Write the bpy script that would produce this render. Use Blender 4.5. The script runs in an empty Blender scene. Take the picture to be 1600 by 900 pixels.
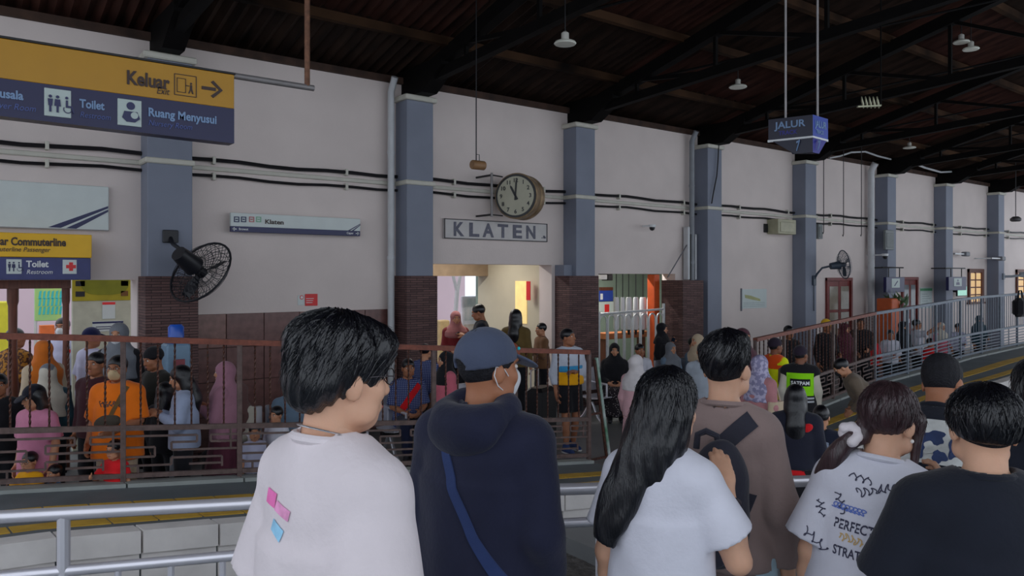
import bpy, math, random
import numpy as np
from mathutils import Vector, Matrix
from mathutils.bvhtree import BVHTree

random.seed(7)
scene = bpy.context.scene
COL = scene.collection
R = math.radians

# ------------------------------------------------------------------ camera
# the station wall runs along world X (its face is y = 0); the camera stands on the
# opposite platform and looks at it askew
TH = R(52.25)
CS, SN = math.cos(TH), math.sin(TH)
CAM = (0.0, -10.5, 1.75)
F = 1200.0
HOR = 431.0
cam_data = bpy.data.cameras.new('camera')
cam_data.sensor_width = 36.0
cam_data.lens = 27.0
cam_data.shift_y = -19.0 / 1600.0
cam_data.clip_start = 0.05
cam_data.clip_end = 300
cam = bpy.data.objects.new('camera', cam_data)
cam.location = CAM
cam.rotation_euler = (R(90), 0, TH - R(90))
COL.objects.link(cam)
scene.camera = cam

# ------------------------------------------------------------------ world, exposure
world = bpy.data.worlds.new('overcast_sky')
scene.world = world
world.use_nodes = True
wn = world.node_tree
wn.nodes.clear()
wo = wn.nodes.new('ShaderNodeOutputWorld')
wb = wn.nodes.new('ShaderNodeBackground')
wb.inputs['Color'].default_value = (0.83, 0.90, 1.0, 1)
wb.inputs['Strength'].default_value = 1.0
wn.links.new(wb.outputs[0], wo.inputs[0])
scene.view_settings.view_transform = 'Standard'
scene.view_settings.look = 'None'
scene.view_settings.gamma = 1.0
scene.view_settings.use_curve_mapping = False
scene.view_settings.exposure = 0.34


# ------------------------------------------------------------------ measuring helpers
def CP(px, d):
    """plan position of something seen in column px at depth d from the camera"""
    X = (px - 800) * d / F
    return (CAM[0] + CS * d + SN * X, CAM[1] + SN * d - CS * X)


def PZ(py, d):
    return CAM[2] - (py - HOR) * d / F


def WS(px, y=0.0):
    k = (px - 800) / F
    return (y - CAM[1]) * (CS + k * SN) / (SN - k * CS)


def WD(px, y=0.0):
    return CS * WS(px, y) + SN * (y - CAM[1])


def WZ(px, py, y=0.0):
    return PZ(py, WD(px, y))


# ------------------------------------------------------------------ materials
def lin(c):
    return tuple(((v / 12.92) if v <= 0.04045 else ((v + 0.055) / 1.055) ** 2.4) for v in c)


def rgb(r, g, b):
    return lin((r / 255, g / 255, b / 255))


MATS = {}


def mat(name, color, rough=0.6, metal=0.0, var=0.12, scale=6.0, bump=0.0, bscale=60.0, stretch=None,
        color2=None, spec=0.5, emit=None, estr=0.0, detail=4.0, sheen=0.0):
    if name in MATS:
        return MATS[name]
    m = bpy.data.materials.new(name)
    m.use_nodes = True
    nt = m.node_tree
    b = nt.nodes['Principled BSDF']
    b.inputs['Roughness'].default_value = rough
    b.inputs['Metallic'].default_value = metal
    b.inputs['Specular IOR Level'].default_value = spec
    if sheen:
        b.inputs['Sheen Weight'].default_value = sheen
    tc = nt.nodes.new('ShaderNodeTexCoord')
    mp = nt.nodes.new('ShaderNodeMapping')
    nt.links.new(tc.outputs['Object'], mp.inputs['Vector'])
    if stretch:
        mp.inputs['Scale'].default_value = stretch
    nz = nt.nodes.new('ShaderNodeTexNoise')
    nz.inputs['Scale'].default_value = scale
    nz.inputs['Detail'].default_value = detail
    nt.links.new(mp.outputs[0], nz.inputs['Vector'])
    cr = nt.nodes.new('ShaderNodeValToRGB')
    c1 = tuple(max(0, v * (1 - var)) for v in color)
    c2 = tuple(min(1, v * (1 + var)) for v in color) if color2 is None else color2
    cr.color_ramp.elements[0].position = 0.3
    cr.color_ramp.elements[1].position = 0.7
    cr.color_ramp.elements[0].color = (*c1, 1)
    cr.color_ramp.elements[1].color = (*c2, 1)
    nt.links.new(nz.outputs['Fac'], cr.inputs[0])
    nt.links.new(cr.outputs[0], b.inputs['Base Color'])
    if bump:
        n2 = nt.nodes.new('ShaderNodeTexNoise')
        n2.inputs['Scale'].default_value = bscale
        n2.inputs['Detail'].default_value = 3
        nt.links.new(mp.outputs[0], n2.inputs['Vector'])
        bp = nt.nodes.new('ShaderNodeBump')
        bp.inputs['Strength'].default_value = bump
        bp.inputs['Distance'].default_value = 0.02
        nt.links.new(n2.outputs['Fac'], bp.inputs['Height'])
        nt.links.new(bp.outputs[0], b.inputs['Normal'])
    if emit:
        b.inputs['Emission Color'].default_value = (*emit, 1)
        b.inputs['Emission Strength'].default_value = estr
    MATS[name] = m
    return m


def brick_mat(name, c1, c2, mortar, bw, bh, ms, var=0.3, bump=0.6):
    """thin stacked stone strips, too fine to pick apart; works on faces along X and along Y"""
    m = bpy.data.materials.new(name)
    m.use_nodes = True
    nt = m.node_tree
    b = nt.nodes['Principled BSDF']
    b.inputs['Roughness'].default_value = 0.7
    tc = nt.nodes.new('ShaderNodeTexCoord')
    sep = nt.nodes.new('ShaderNodeSeparateXYZ')
    nt.links.new(tc.outputs['Object'], sep.inputs[0])
    add = nt.nodes.new('ShaderNodeMath')
    add.operation = 'ADD'
    nt.links.new(sep.outputs[0], add.inputs[0])
    nt.links.new(sep.outputs[1], add.inputs[1])
    com = nt.nodes.new('ShaderNodeCombineXYZ')
    nt.links.new(add.outputs[0], com.inputs[0])
    nt.links.new(sep.outputs[2], com.inputs[1])
    br = nt.nodes.new('ShaderNodeTexBrick')
    br.inputs['Color1'].default_value = (*c1, 1)
    br.inputs['Color2'].default_value = (*c2, 1)
    br.inputs['Mortar'].default_value = (*mortar, 1)
    br.inputs['Scale'].default_value = 1.0
    br.inputs['Mortar Size'].default_value = ms
    br.inputs['Brick Width'].default_value = bw
    br.inputs['Row Height'].default_value = bh
    nt.links.new(com.outputs[0], br.inputs['Vector'])
    nt.links.new(br.outputs['Color'], b.inputs['Base Color'])
    nz = nt.nodes.new('ShaderNodeTexNoise')
    nz.inputs['Scale'].default_value = 40
    nt.links.new(com.outputs[0], nz.inputs['Vector'])
    mx = nt.nodes.new('ShaderNodeMath')
    mx.operation = 'SUBTRACT'
    nt.links.new(nz.outputs['Fac'], mx.inputs[0])
    nt.links.new(br.outputs['Fac'], mx.inputs[1])
    bp = nt.nodes.new('ShaderNodeBump')
    bp.inputs['Strength'].default_value = bump
    bp.inputs['Distance'].default_value = 0.015
    nt.links.new(mx.outputs[0], bp.inputs['Height'])
    nt.links.new(bp.outputs[0], b.inputs['Normal'])
    MATS[name] = m
    return m


def glass_mat(name, color, rough=0.05, trans=0.9):
    m = bpy.data.materials.new(name)
    m.use_nodes = True
    b = m.node_tree.nodes['Principled BSDF']
    b.inputs['Base Color'].default_value = (*color, 1)
    b.inputs['Roughness'].default_value = rough
    b.inputs['Transmission Weight'].default_value = trans
    b.inputs['IOR'].default_value = 1.1
    MATS[name] = m
    return m


M_WALL = mat('white_plaster', rgb(226, 213, 208), 0.75, var=0.05, scale=1.3, bump=0.08, bscale=30)
M_PILLAR = mat('blue_grey_paint', rgb(128, 134, 150), 0.6, var=0.06, scale=2, bump=0.05)
M_STONE = brick_mat('brown_stacked_stone', rgb(112, 82, 78), rgb(84, 58, 58), rgb(40, 28, 28), 0.22, 0.035, 0.004)
M_MOULD = mat('cream_moulding', rgb(205, 202, 190), 0.6, var=0.06)
M_GRANITE = mat('brown_granite', rgb(112, 78, 74), 0.25, var=0.25, scale=9, bump=0.0)
M_GRANITE2 = mat('brown_granite_light', rgb(132, 96, 88), 0.25, var=0.25, scale=9)
M_BLACKPIPE = mat('black_cable', rgb(26, 24, 28), 0.5, var=0.2)
M_PIPE = mat('white_pipe', rgb(200, 202, 205), 0.4, var=0.06)
M_FLOOR = mat('grey_concrete_floor', rgb(112, 114, 116), 0.35, var=0.15, scale=1.5, bump=0.03)
M_PLAT = mat('dark_grey_paving', rgb(96, 104, 108), 0.55, var=0.16, scale=2.5, bump=0.05)
M_KERB = mat('pale_kerb', rgb(150, 155, 152), 0.6, var=0.12, scale=5)
M_EDGE = mat('white_edge_stone', rgb(220, 215, 212), 0.6, var=0.10, scale=4, bump=0.05)
M_YEL = mat('yellow_tactile', rgb(192, 152, 52), 0.6, var=0.18, scale=5)
M_GRAVEL = mat('ballast', rgb(92, 88, 86), 0.9, var=0.4, scale=18, bump=1.0, bscale=25)
M_STEEL = mat('rail_steel', rgb(120, 105, 95), 0.35, 0.8, var=0.2)
M_CHROME = mat('brushed_steel', rgb(226, 224, 232), 0.3, 0.55, var=0.05)
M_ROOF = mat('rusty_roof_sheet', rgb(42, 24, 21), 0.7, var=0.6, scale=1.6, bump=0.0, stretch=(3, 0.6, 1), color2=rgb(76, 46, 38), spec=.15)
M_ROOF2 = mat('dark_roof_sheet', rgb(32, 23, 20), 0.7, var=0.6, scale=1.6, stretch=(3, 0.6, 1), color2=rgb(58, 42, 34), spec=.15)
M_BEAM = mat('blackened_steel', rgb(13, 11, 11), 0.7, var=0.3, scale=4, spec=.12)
M_RUST = mat('rusty_pipe', rgb(120, 82, 62), 0.6, 0.3, var=0.35, scale=20)
M_IRON = mat('rust_red_iron', rgb(128, 70, 54), 0.55, 0.1, var=0.25, scale=18, bump=0.15)
M_IRON_D = mat('dark_brown_iron', rgb(44, 28, 26), 0.5, 0.2, var=0.5, scale=45, color2=rgb(104, 62, 48))
M_IRON_G = mat('brown_grey_iron', rgb(98, 80, 76), 0.55, 0.1, var=0.3, scale=18)
M_IRON_B = mat('blue_grey_iron', rgb(112, 122, 134), 0.5, 0.1, var=0.2, scale=12)
M_NAVY = mat('navy_panel', rgb(24, 29, 84), 0.35, var=0.03)
M_YELSIGN = mat('yellow_panel', rgb(246, 190, 6), 0.4, var=0.03)
M_WHITE = mat('white_print', rgb(232, 234, 236), 0.4, var=0.02)
M_PALEBLUE = mat('pale_blue_print', rgb(120, 150, 190), 0.4, var=0.02)
M_DARKPRINT = mat('dark_brown_print', rgb(52, 28, 22), 0.4, var=0.02)
M_BLACK = mat('black_plastic', rgb(22, 22, 26), 0.4, var=0.1)
M_RED = mat('red_print', rgb(226, 46, 48), 0.45, var=0.03)
M_WOOD = mat('brown_wood', rgb(104, 58, 42), 0.5, var=0.25, scale=5, stretch=(8, 8, 1))
M_CREAMWALL = mat('cream_wall', rgb(206, 196, 172), 0.7, var=0.05, scale=2)
M_PALEGREEN = mat('pale_green_wall', rgb(134, 150, 138), 0.7, var=0.05)


# ------------------------------------------------------------------ mesh helpers
class MB:
    def __init__(self):
        self.v = []
        self.f = []

    def add(self, vs, fs):
        o = len(self.v)
        self.v += [tuple(p) for p in vs]
        self.f += [tuple(i + o for i in f) for f in fs]
        return self

    def box(self, x0, x1, y0, y1, z0, z1):
        vs = [(x0, y0, z0), (x1, y0, z0), (x1, y1, z0), (x0, y1, z0), (x0, y0, z1), (x1, y0, z1), (x1, y1, z1), (x0, y1, z1)]
        return self.add(vs, [(0, 3, 2, 1), (4, 5, 6, 7), (0, 1, 5, 4), (1, 2, 6, 5), (2, 3, 7, 6), (3, 0, 4, 7)])

    def cbox(self, x0, x1, y0, y1, z0, z1, c=0.005):
        """box with chamfered edges"""
        c = min(c, (x1 - x0) * .45, (y1 - y0) * .45, (z1 - z0) * .45)
        P = []
        for z, zi in ((z0, z0 + c), (z1, z1 - c)):
            pass
        rings = [(z0, c), (z0 + c, 0), (z1 - c, 0), (z1, c)]
        for z, i in rings:
            j = c
            P += [(x0 + j + i, y0 + i, z), (x1 - j - i, y0 + i, z), (x1 - i, y0 + j + i, z), (x1 - i, y1 - j - i, z),
                  (x1 - j - i, y1 - i, z), (x0 + j + i, y1 - i, z), (x0 + i, y1 - j - i, z), (x0 + i, y0 + j + i, z)]
        fs = [tuple(range(7, -1, -1)), tuple(range(24, 32))]
        for k in range(3):
            for i in range(8):
                a, b = k * 8 + i, k * 8 + (i + 1) % 8
                fs.append((a, b, b + 8, a + 8))
        return self.add(P, fs)

    def tube(self, pts, r, n=8, cap=True, r2=None):
        pts = [Vector(p) for p in pts]
        m = len(pts)
        vs = []
        prev = None
        for i, p in enumerate(pts):
            t = (pts[min(i + 1, m - 1)] - pts[max(i - 1, 0)]).normalized()
            up = Vector((0, 0, 1)) if abs(t.z) < 0.95 else Vector((1, 0, 0))
            if prev is not None and abs(prev.dot(t)) < 0.95:
                up = prev
            a = t.cross(up).normalized()
            b = a.cross(t).normalized()
            prev = b
            rr = r if r2 is None else r + (r2 - r) * i / max(1, m - 1)
            for k in range(n):
                an = 2 * math.pi * k / n
                vs.append(p + (a * math.cos(an) + b * math.sin(an)) * rr)
        fs = []
        for i in range(m - 1):
            for k in range(n):
                fs.append((i * n + k, i * n + (k + 1) % n, (i + 1) * n + (k + 1) % n, (i + 1) * n + k))
        if cap:
            fs.append(tuple(range(n - 1, -1, -1)))
            fs.append(tuple((m - 1) * n + k for k in range(n)))
        return self.add(vs, fs)

    def bar(self, p, q, w, h):
        """rectangular bar between two points, w sideways, h upright"""
        p, q = Vector(p), Vector(q)
        t = (q - p).normalized()
        if abs(t.z) > 0.98:
            s = Vector((1, 0, 0))
            u = Vector((0, 1, 0))
        else:
            s = Vector((t.y, -t.x, 0)).normalized()
            u = Vector((0, 0, 1))
        s, u = s * (w / 2), u * (h / 2)
        vs = [p - s - u, p + s - u, p + s + u, p - s + u, q - s - u, q + s - u, q + s + u, q - s + u]
        return self.add(vs, [(0, 1, 2, 3), (7, 6, 5, 4), (0, 4, 5, 1), (1, 5, 6, 2), (2, 6, 7, 3), (3, 7, 4, 0)])

    def lathe(self, prof, n=16, axis='z', c=(0, 0, 0)):
        vs = []
        for r, h in prof:
            for k in range(n):
                a = 2 * math.pi * k / n
                x, y = r * math.cos(a), r * math.sin(a)
                if axis == 'z':
                    vs.append((c[0] + x, c[1] + y, c[2] + h))
                elif axis == 'y':
                    vs.append((c[0] + x, c[1] + h, c[2] + y))
                else:
                    vs.append((c[0] + h, c[1] + x, c[2] + y))
        fs = []
        m = len(prof)
        for i in range(m - 1):
            for k in range(n):
                fs.append((i * n + k, i * n + (k + 1) % n, (i + 1) * n + (k + 1) % n, (i + 1) * n + k))
        fs.append(tuple(range(n - 1, -1, -1)))
        fs.append(tuple((m - 1) * n + k for k in range(n)))
        return self.add(vs, fs)

    def prism(self, poly, y0, y1):
        """polygon in local x,z extruded along y"""
        n = len(poly)
        vs = [(x, y0, z) for x, z in poly] + [(x, y1, z) for x, z in poly]
        fs = [tuple(range(n)), tuple(range(2 * n - 1, n - 1, -1))]
        for i in range(n):
            j = (i + 1) % n
            fs.append((i, i + n, j + n, j))
        return self.add(vs, fs)

    def mesh(self, name):
        me = bpy.data.meshes.new(name)
        me.from_pydata(self.v, [], self.f)
        me.update()
        import bmesh
        bm = bmesh.new()
        bm.from_mesh(me)
        bmesh.ops.recalc_face_normals(bm, faces=bm.faces)
        bm.to_mesh(me)
        bm.free()
        return me

    def build(self, name, material, parent=None, loc=None, rz=0, smooth=False):
        return obj(name, self.mesh(name), material, parent, loc, rz, smooth)


def obj(name, me, material=None, parent=None, loc=None, rz=0, smooth=False):
    o = bpy.data.objects.new(name, me)
    COL.objects.link(o)
    if material is not None and len(me.materials) == 0:
        me.materials.append(material)
    if parent is not None:
        o.parent = parent
    if loc is not None:
        o.location = loc
    o.rotation_euler = (0, 0, rz)
    if smooth:
        me.polygons.foreach_set('use_smooth', [True] * len(me.polygons))
        try:
            me.set_sharp_from_angle(angle=R(40))
        except Exception:
            pass
    return o


def empty(name, loc=(0, 0, 0), rz=0):
    o = bpy.data.objects.new(name, None)
    o.empty_display_size = 0.1
    COL.objects.link(o)
    o.location = loc
    o.rotation_euler = (0, 0, rz)
    return o


def tag(o, label, cat, group=None):
    o['label'] = label
    o['category'] = cat
    if group:
        o['group'] = group
    return o


def struct(o):
    o['kind'] = 'structure'
    return o


def share(name, me, parent, loc=(0, 0, 0), rot=(0, 0, 0), scale=(1, 1, 1)):
    o = bpy.data.objects.new(name, me)
    COL.objects.link(o)
    o.parent = parent
    o.location = loc
    o.rotation_euler = rot
    o.scale = scale
    return o


def text_mesh(body, size, bold=0.0, shear=0.0, extrude=0.0015, spacing=1.0):
    cu = bpy.data.curves.new('lettering', 'FONT')
    cu.body = body
    cu.size = size
    cu.offset = bold * size
    cu.shear = shear
    cu.extrude = extrude
    cu.resolution_u = 3
    cu.space_character = spacing
    o = bpy.data.objects.new('lettering', cu)
    COL.objects.link(o)
    dg = bpy.context.evaluated_depsgraph_get()
    me = bpy.data.meshes.new_from_object(o.evaluated_get(dg))
    COL.objects.unlink(o)
    bpy.data.objects.remove(o)
    return me


def text(parent, body, x, z, size, material, y=-0.003, bold=0.02, shear=0.0, width=None, name='lettering', align='l'):
    """flat lettering on a board that faces local -Y; x,z is the left end of the baseline"""
    me = text_mesh(body, size, bold, shear)
    n = len(me.vertices)
    co = np.empty(n * 3)
    me.vertices.foreach_get('co', co)
    co = co.reshape(-1, 3)
    w = co[:, 0].max() if n else 1
    k = width / w if width else 1.0
    new = np.stack([co[:, 0] * k + x - (w * k / 2 if align == 'c' else 0), y - co[:, 2], co[:, 1] + z], 1)
    me.vertices.foreach_set('co', new.ravel())
    me.update()
    return obj(name, me, material, parent)


# ------------------------------------------------------------------ the setting
FLOOR = -0.6
WT = 4.72            # top of the station wall
OPEN = [(WS(-260), WS(214), 1.70), (WS(676), WS(862), 1.945), (WS(935), 12.4, 1.79)]
XL, XR = -3.2, 42.0
wallmb = MB()
x = OPEN[0][1]
for (a, b, zt) in OPEN[1:] + [(XR, XR, 0)]:
    if a > x:
        wallmb.box(x, a, 0, 0.35, FLOOR, WT)
    if b > a:
        wallmb.box(a, b, 0, 0.35, zt, WT)
    x = b
wallmb.box(XL, OPEN[0][1], 0, 0.35, OPEN[0][2], WT)
wall = struct(wallmb.build('wall_back', M_WALL))

floor = struct(MB().box(XL - 6, XR + 6, -5.0, 8.0, FLOOR - 0.2, FLOOR).build('floor', M_FLOOR))

# pillars with stacked stone bases
PILL = [220, 618, 880, 1085, 1238, 1367, 1459, 1542]
PX = [WS(p) for p in PILL]
P_W, P_D = 0.467, 0.35
for i, s in enumerate(PX):
    w = P_W + (0.06 if i == 0 else 0)
    pil = struct(MB().cbox(s, s + w, -P_D, 0.0, FLOOR, 4.42, 0.008).build('pillar_%d' % (i + 1), M_PILLAR))
    MB().cbox(s - 0.05, s + w + 0.05, -P_D - 0.05, 0.0, 4.42, 4.50, 0.015).build('pillar_capital', M_MOULD, pil)
    MB().cbox(s - 0.03, s + w + 0.03, -P_D - 0.03, 0.0, 3.135, 3.205, 0.012).build('pillar_band', M_MOULD, pil)
    if i == 0:
        MB().box(s - 0.03, s + w + 0.06, -P_D - 0.04, 0.0, FLOOR, 1.745).build('stone_cladding', M_STONE, pil)
    elif i == 1:
        MB().box(s - 0.025, s + w + 0.05, -P_D - 0.04, 0.36, FLOOR, 1.75).build('stone_cladding', M_STONE, pil)
    elif i == 2:
        MB().box(s - 0.20, s + w + 0.05, -P_D - 0.04, 0.36, FLOOR, 1.75).build('stone_cladding', M_STONE, pil)
        MB().box(s - 0.20, s + 0.0, -P_D + 0.1, 0.0, 1.75, 1.945).build('jamb_block', M_PILLAR, pil)
pier = struct(MB().box(11.98, 12.62, -0.55, 0.0, FLOOR, 1.66).build('pillar_9', M_STONE))

# moulding along the wall, two conduits with clips
band = struct(MB().cbox(XL, XR, -0.035, 0.0, 3.14, 3.20, 0.01).build('trim_1', M_MOULD))
for zc, nm in ((3.275, 'conduit_upper'), (3.065, 'conduit_lower')):
    c = MB()
    pts = []
    for k in range(110):
        xx = XL + (XR - XL) * k / 109
        yy = -0.05
        for i, s in enumerate(PX):
            if s - 0.15 < xx < s + P_W + 0.15:
                yy = -P_D - 0.05 if False else -0.05
        pts.append((xx, yy, zc + 0.012 * math.sin(k * 1.7) + 0.01 * math.sin(k * 0.61)))
    c.tube(pts, 0.028 if zc > 3.1 else 0.022, 6)
    cab = c.build('cable_conduit', M_BLACKPIPE, None, smooth=True)
    tag(cab, 'black cable run clipped %s the cream moulding along the station wall' % ('just above' if zc > 3.1 else 'just below'), 'cable', 'cable runs on the station wall')
    clip = MB().cbox(-0.02, 0.02, -0.085, 0.0, -0.05, 0.05, 0.005).mesh('clip')
    clip.materials.append(M_MOULD)
    for k in range(16):
        share('clip', clip, cab, (1.2 + k * 1.9, 0, zc))

# granite tiles on the wall between first and second pillar
tiles = struct(MB().box(PX[0] + P_W, PX[1], -0.012, 0, FLOOR, 1.24).build('baseboard_back', mat('tile_grout', rgb(70, 52, 50), 0.8)))
tw, th_ = 0.62, 0.455
cols = 6
span = PX[1] - 0.02 - (PX[0] + P_W + 0.07)
tw = span / cols
tme = [MB().cbox(0.004, tw - 0.004, -0.012, 0, 0.004, th_ - 0.004, 0.004).mesh('tile') for _ in range(2)]
tme[0].materials.append(M_GRANITE)
tme[1].materials.append(M_GRANITE2)
rt = random.Random(3)
for r in range(4):
    for c in range(cols):
        share('tile', tme[rt.random() < 0.25], tiles, (PX[0] + P_W + 0.07 + c * tw, -0.012 - rt.random() * 0.003, 1.245 - (r + 1) * th_))

# dark coping under the eave: a rusty wall plate on top of the wall
plate = struct(MB().box(XL, XR, -0.06, 0.35, WT, WT + 0.10).build('trim_2', mat('old_wall_plate', rgb(62, 42, 32), 0.8, var=0.5, scale=5)))

# ---- roof: sheets on purlins, carried by a truss above each pillar
TANR = 0.25
RZ0 = WT + 0.16       # roof height at y = 0


def RZ(y):
    return RZ0 - y * TANR


bays = [-3.2] + [s + P_W / 2 for s in PX] + [PX[-1] + 0.23 + 3.9 * k for k in (1,)]
slope_len = 1.45
XE = bays[-1]
# added fascia board on the unseen rear eave, deepened to dim the wall top
ceiling = struct(MB().box(XL, XE, -14.6, -14.5, RZ(-14.5) - 1.35, RZ(-14.5) + 0.3).build('ceiling_and_added_fascia', M_BEAM))
nrow = 10
al = math.atan(TANR)


def sheet_mesh(width):
    nw = max(8, int(width / 0.16) * 4)
    vs, fs = [], []
    L = slope_len + 0.12
    for i in range(nw + 1):
        xx = width * i / nw
        zz = 0.028 * math.sin(i * math.pi / 2)
        vs += [(xx, 0, zz), (xx, -L * math.cos(al), zz + L * math.sin(al)),
               (xx, 0, zz + 0.012), (xx, -L * math.cos(al), zz + 0.012 + L * math.sin(al))]
    for i in range(nw):
        a = i * 4
        fs += [(a, a + 1, a + 5, a + 4), (a + 2, a + 6, a + 7, a + 3)]
    me = bpy.data.meshes.new('roof_sheet')
    me.from_pydata(vs, [], fs)
    return me


rr = random.Random(11)
for b in range(len(bays) - 1):
    w = bays[b + 1] - bays[b]
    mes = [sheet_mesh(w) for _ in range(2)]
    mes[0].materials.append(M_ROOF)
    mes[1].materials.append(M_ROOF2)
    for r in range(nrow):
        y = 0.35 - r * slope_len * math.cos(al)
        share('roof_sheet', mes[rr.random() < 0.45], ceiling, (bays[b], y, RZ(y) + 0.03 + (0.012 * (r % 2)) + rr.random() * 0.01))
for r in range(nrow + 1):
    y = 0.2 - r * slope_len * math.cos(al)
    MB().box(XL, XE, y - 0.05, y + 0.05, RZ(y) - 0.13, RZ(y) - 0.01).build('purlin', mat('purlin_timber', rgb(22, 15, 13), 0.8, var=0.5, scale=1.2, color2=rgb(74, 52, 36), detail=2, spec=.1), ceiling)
for i, s in enumerate(PX):
    xc = s + P_W / 2
    tr = struct(empty('roof_truss_%d' % (i + 1), (xc, -0.2, 4.5)))

    def bar(nm, p, q, w, h):
        m = MB().bar((0, p[0] + 0.2, p[1] - 4.5), (0, q[0] + 0.2, q[1] - 4.5), w, h)
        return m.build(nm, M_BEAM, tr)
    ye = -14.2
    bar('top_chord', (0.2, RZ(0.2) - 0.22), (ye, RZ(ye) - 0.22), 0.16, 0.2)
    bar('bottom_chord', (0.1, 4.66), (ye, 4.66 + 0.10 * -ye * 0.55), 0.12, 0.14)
    # heel bracket over the pillar
    MB().prism([(0.35, 0.0), (-0.42, 0.0), (-0.95, 0.30), (-0.95, 0.42), (0.35, 0.42)], -0.13, 0.13).build('heel_bracket', M_BEAM, tr).rotation_euler = (0, 0, R(90))
    ys = [-1.6, -3.2, -5.0, -6.8, -8.8, -11.0, -13.2]
    for j, yy in enumerate(ys):
        zb = 4.66 + 0.055 * -yy
        bar('web_post', (yy, zb), (yy, RZ(yy) - 0.25), 0.05, 0.05)
        if j:
            yp = ys[j - 1]
            bar('web_diagonal', (yp, RZ(yp) - 0.25), (yy, zb), 0.05, 0.06)
    # thin wind-brace to the next bay under the roof
    nx = (PX[i + 1] - s) if i + 1 < len(PX) else 3.9
    MB().tube([(0, -1.5, RZ(-1.7) - 4.5 - 0.30), (nx, -5.6, RZ(-5.8) - 4.5 - 0.30)], 0.02, 6).build('wind_brace', M_BEAM, tr)
    MB().tube([(nx, -5.8, RZ(-6.0) - 4.5 - 0.30), (0, -9.8, RZ(-10.0) - 4.5 - 0.30)], 0.02, 6).build('wind_brace', M_BEAM, tr)

# ---- far platform: two ramps that come down to the crossing, with a fence on each
LF = []   # fence foot points (x, y, z)
A0, B0 = (CP(0, 6.26), -0.01), (CP(920, 8.9), -0.41)
for t in (-0.35, 0.0, 0.35, 0.7, 1.0):
    LF.append((A0[0][0] + (B0[0][0] - A0[0][0]) * t, A0[0][1] + (B0[0][1] - A0[0][1]) * t, A0[1] + (B0[1] - A0[1]) * t if t > 0 else A0[1] - 0.0 * t))
RF = []
for px, d, z in ((1180, 10.5, -0.40), (1279, 12.1, -0.31), (1367, 13.8, -0.20), (1447, 15.0, -0.10), (1511, 16.3, 0.0), (1600, 18.8, 0.04), (1690, 22.5, 0.04)):
    RF.append((*CP(px, d), z))
LE = [(p[0] + 0.15, p[1] - w, p[2]) for p, w in zip(LF, (1.55, 1.53, 1.45, 1.35, 1.25))]
RE = [(p[0] + 0.1, p[1] - w, p[2]) for p, w in zip(RF, (0.95, 1.2, 1.4, 1.5, 1.6, 1.75, 1.8))]


def ramp(name, back, front):
    mb = MB()
    n = len(back)
    for i in range(n - 1):
        b0, b1, f0, f1 = back[i], back[i + 1], front[i], front[i + 1]
        b0 = (b0[0], b0[1] + 0.10, b0[2])
        b1 = (b1[0], b1[1] + 0.10, b1[2])
        zb = -0.75
        vs = [b0, b1, f1, f0] + [(p[0], p[1], zb) for p in (b0, b1, f1, f0)]
        mb.add(vs, [(0, 3, 2, 1), (4, 5, 6, 7), (0, 1, 5, 4), (3, 7, 6, 2)] + ([(0, 4, 7, 3)] if i == 0 else []) + ([(1, 2, 6, 5)] if i == n - 2 else []))
    o = struct(mb.build(name, M_PLAT))
    return o


ramp_l = ramp('platform_ramp_1', LF, LE)
ramp_r = ramp('platform_ramp_2', RF, RE)


def lerp(a, b, t):
    return tuple(a[i] + (b[i] - a[i]) * t for i in range(len(a)))


class Path:
    def __init__(self, pts):
        self.p = [Vector(q) for q in pts]
        self.s = [0]
        for a, b in zip(self.p, self.p[1:]):
            self.s.append(self.s[-1] + (b - a).length)
        self.L = self.s[-1]

    def at(self, s):
        s = max(0, min(self.L, s))
        for i in range(len(self.p) - 1):
            if s <= self.s[i + 1] + 1e-9:
                return self.p[i].lerp(self.p[i + 1], (s - self.s[i]) / (self.s[i + 1] - self.s[i]))
        return self.p[-1]


def strip_tiles(parent, back, front, f0, f1, zoff, h, material, name, L, gap=0.008, jitter=0.0):
    pa = Path([lerp(b, f, f0) for b, f in zip(back, front)])
    pb = Path([lerp(b, f, f1) for b, f in zip(back, front)])
    n = int(pa.L / L)
    for i in range(n):
        t0, t1 = (i + gap / L) / n, (i + 1 - gap / L) / n
        dz = zoff + random.random() * jitter
        q = [pa.at(t0 * pa.L), pa.at(t1 * pa.L), pb.at(t1 * pb.L), pb.at(t0 * pb.L)]
        up = [Vector((p.x, p.y, p.z + dz)) for p in q]
        dn = [Vector((p.x, p.y, p.z + dz - h)) for p in q]
        MB().add(up + dn, [(0, 3, 2, 1), (4, 5, 6, 7), (0, 1, 5, 4), (1, 2, 6, 5), (2, 3, 7, 6), (3, 0, 4, 7)]).build(name, material, parent)


for par, bk, ft in ((ramp_l, LF, LE), (ramp_r, RF, RE)):
    strip_tiles(par, bk, ft, 0.42, 0.56, 0.008, 0.02, M_YEL, 'tactile_tile', 0.3)
    strip_tiles(par, bk, ft, 0.74, 0.84, 0.008, 0.02, M_YEL, 'tactile_tile', 0.3)
    strip_tiles(par, bk, ft, 0.93, 1.04, 0.014, 0.16, M_EDGE, 'edge_stone', 0.5, jitter=0.006)
    strip_tiles(par, bk, ft, 1.0, 1.015, -0.15, 0.45, M_EDGE, 'face_stone', 0.5, jitter=0.006)
    strip_tiles(par, bk, ft, -0.05, 0.07, 0.035, 0.05, M_KERB, 'kerb_stone', 0.9)

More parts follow.
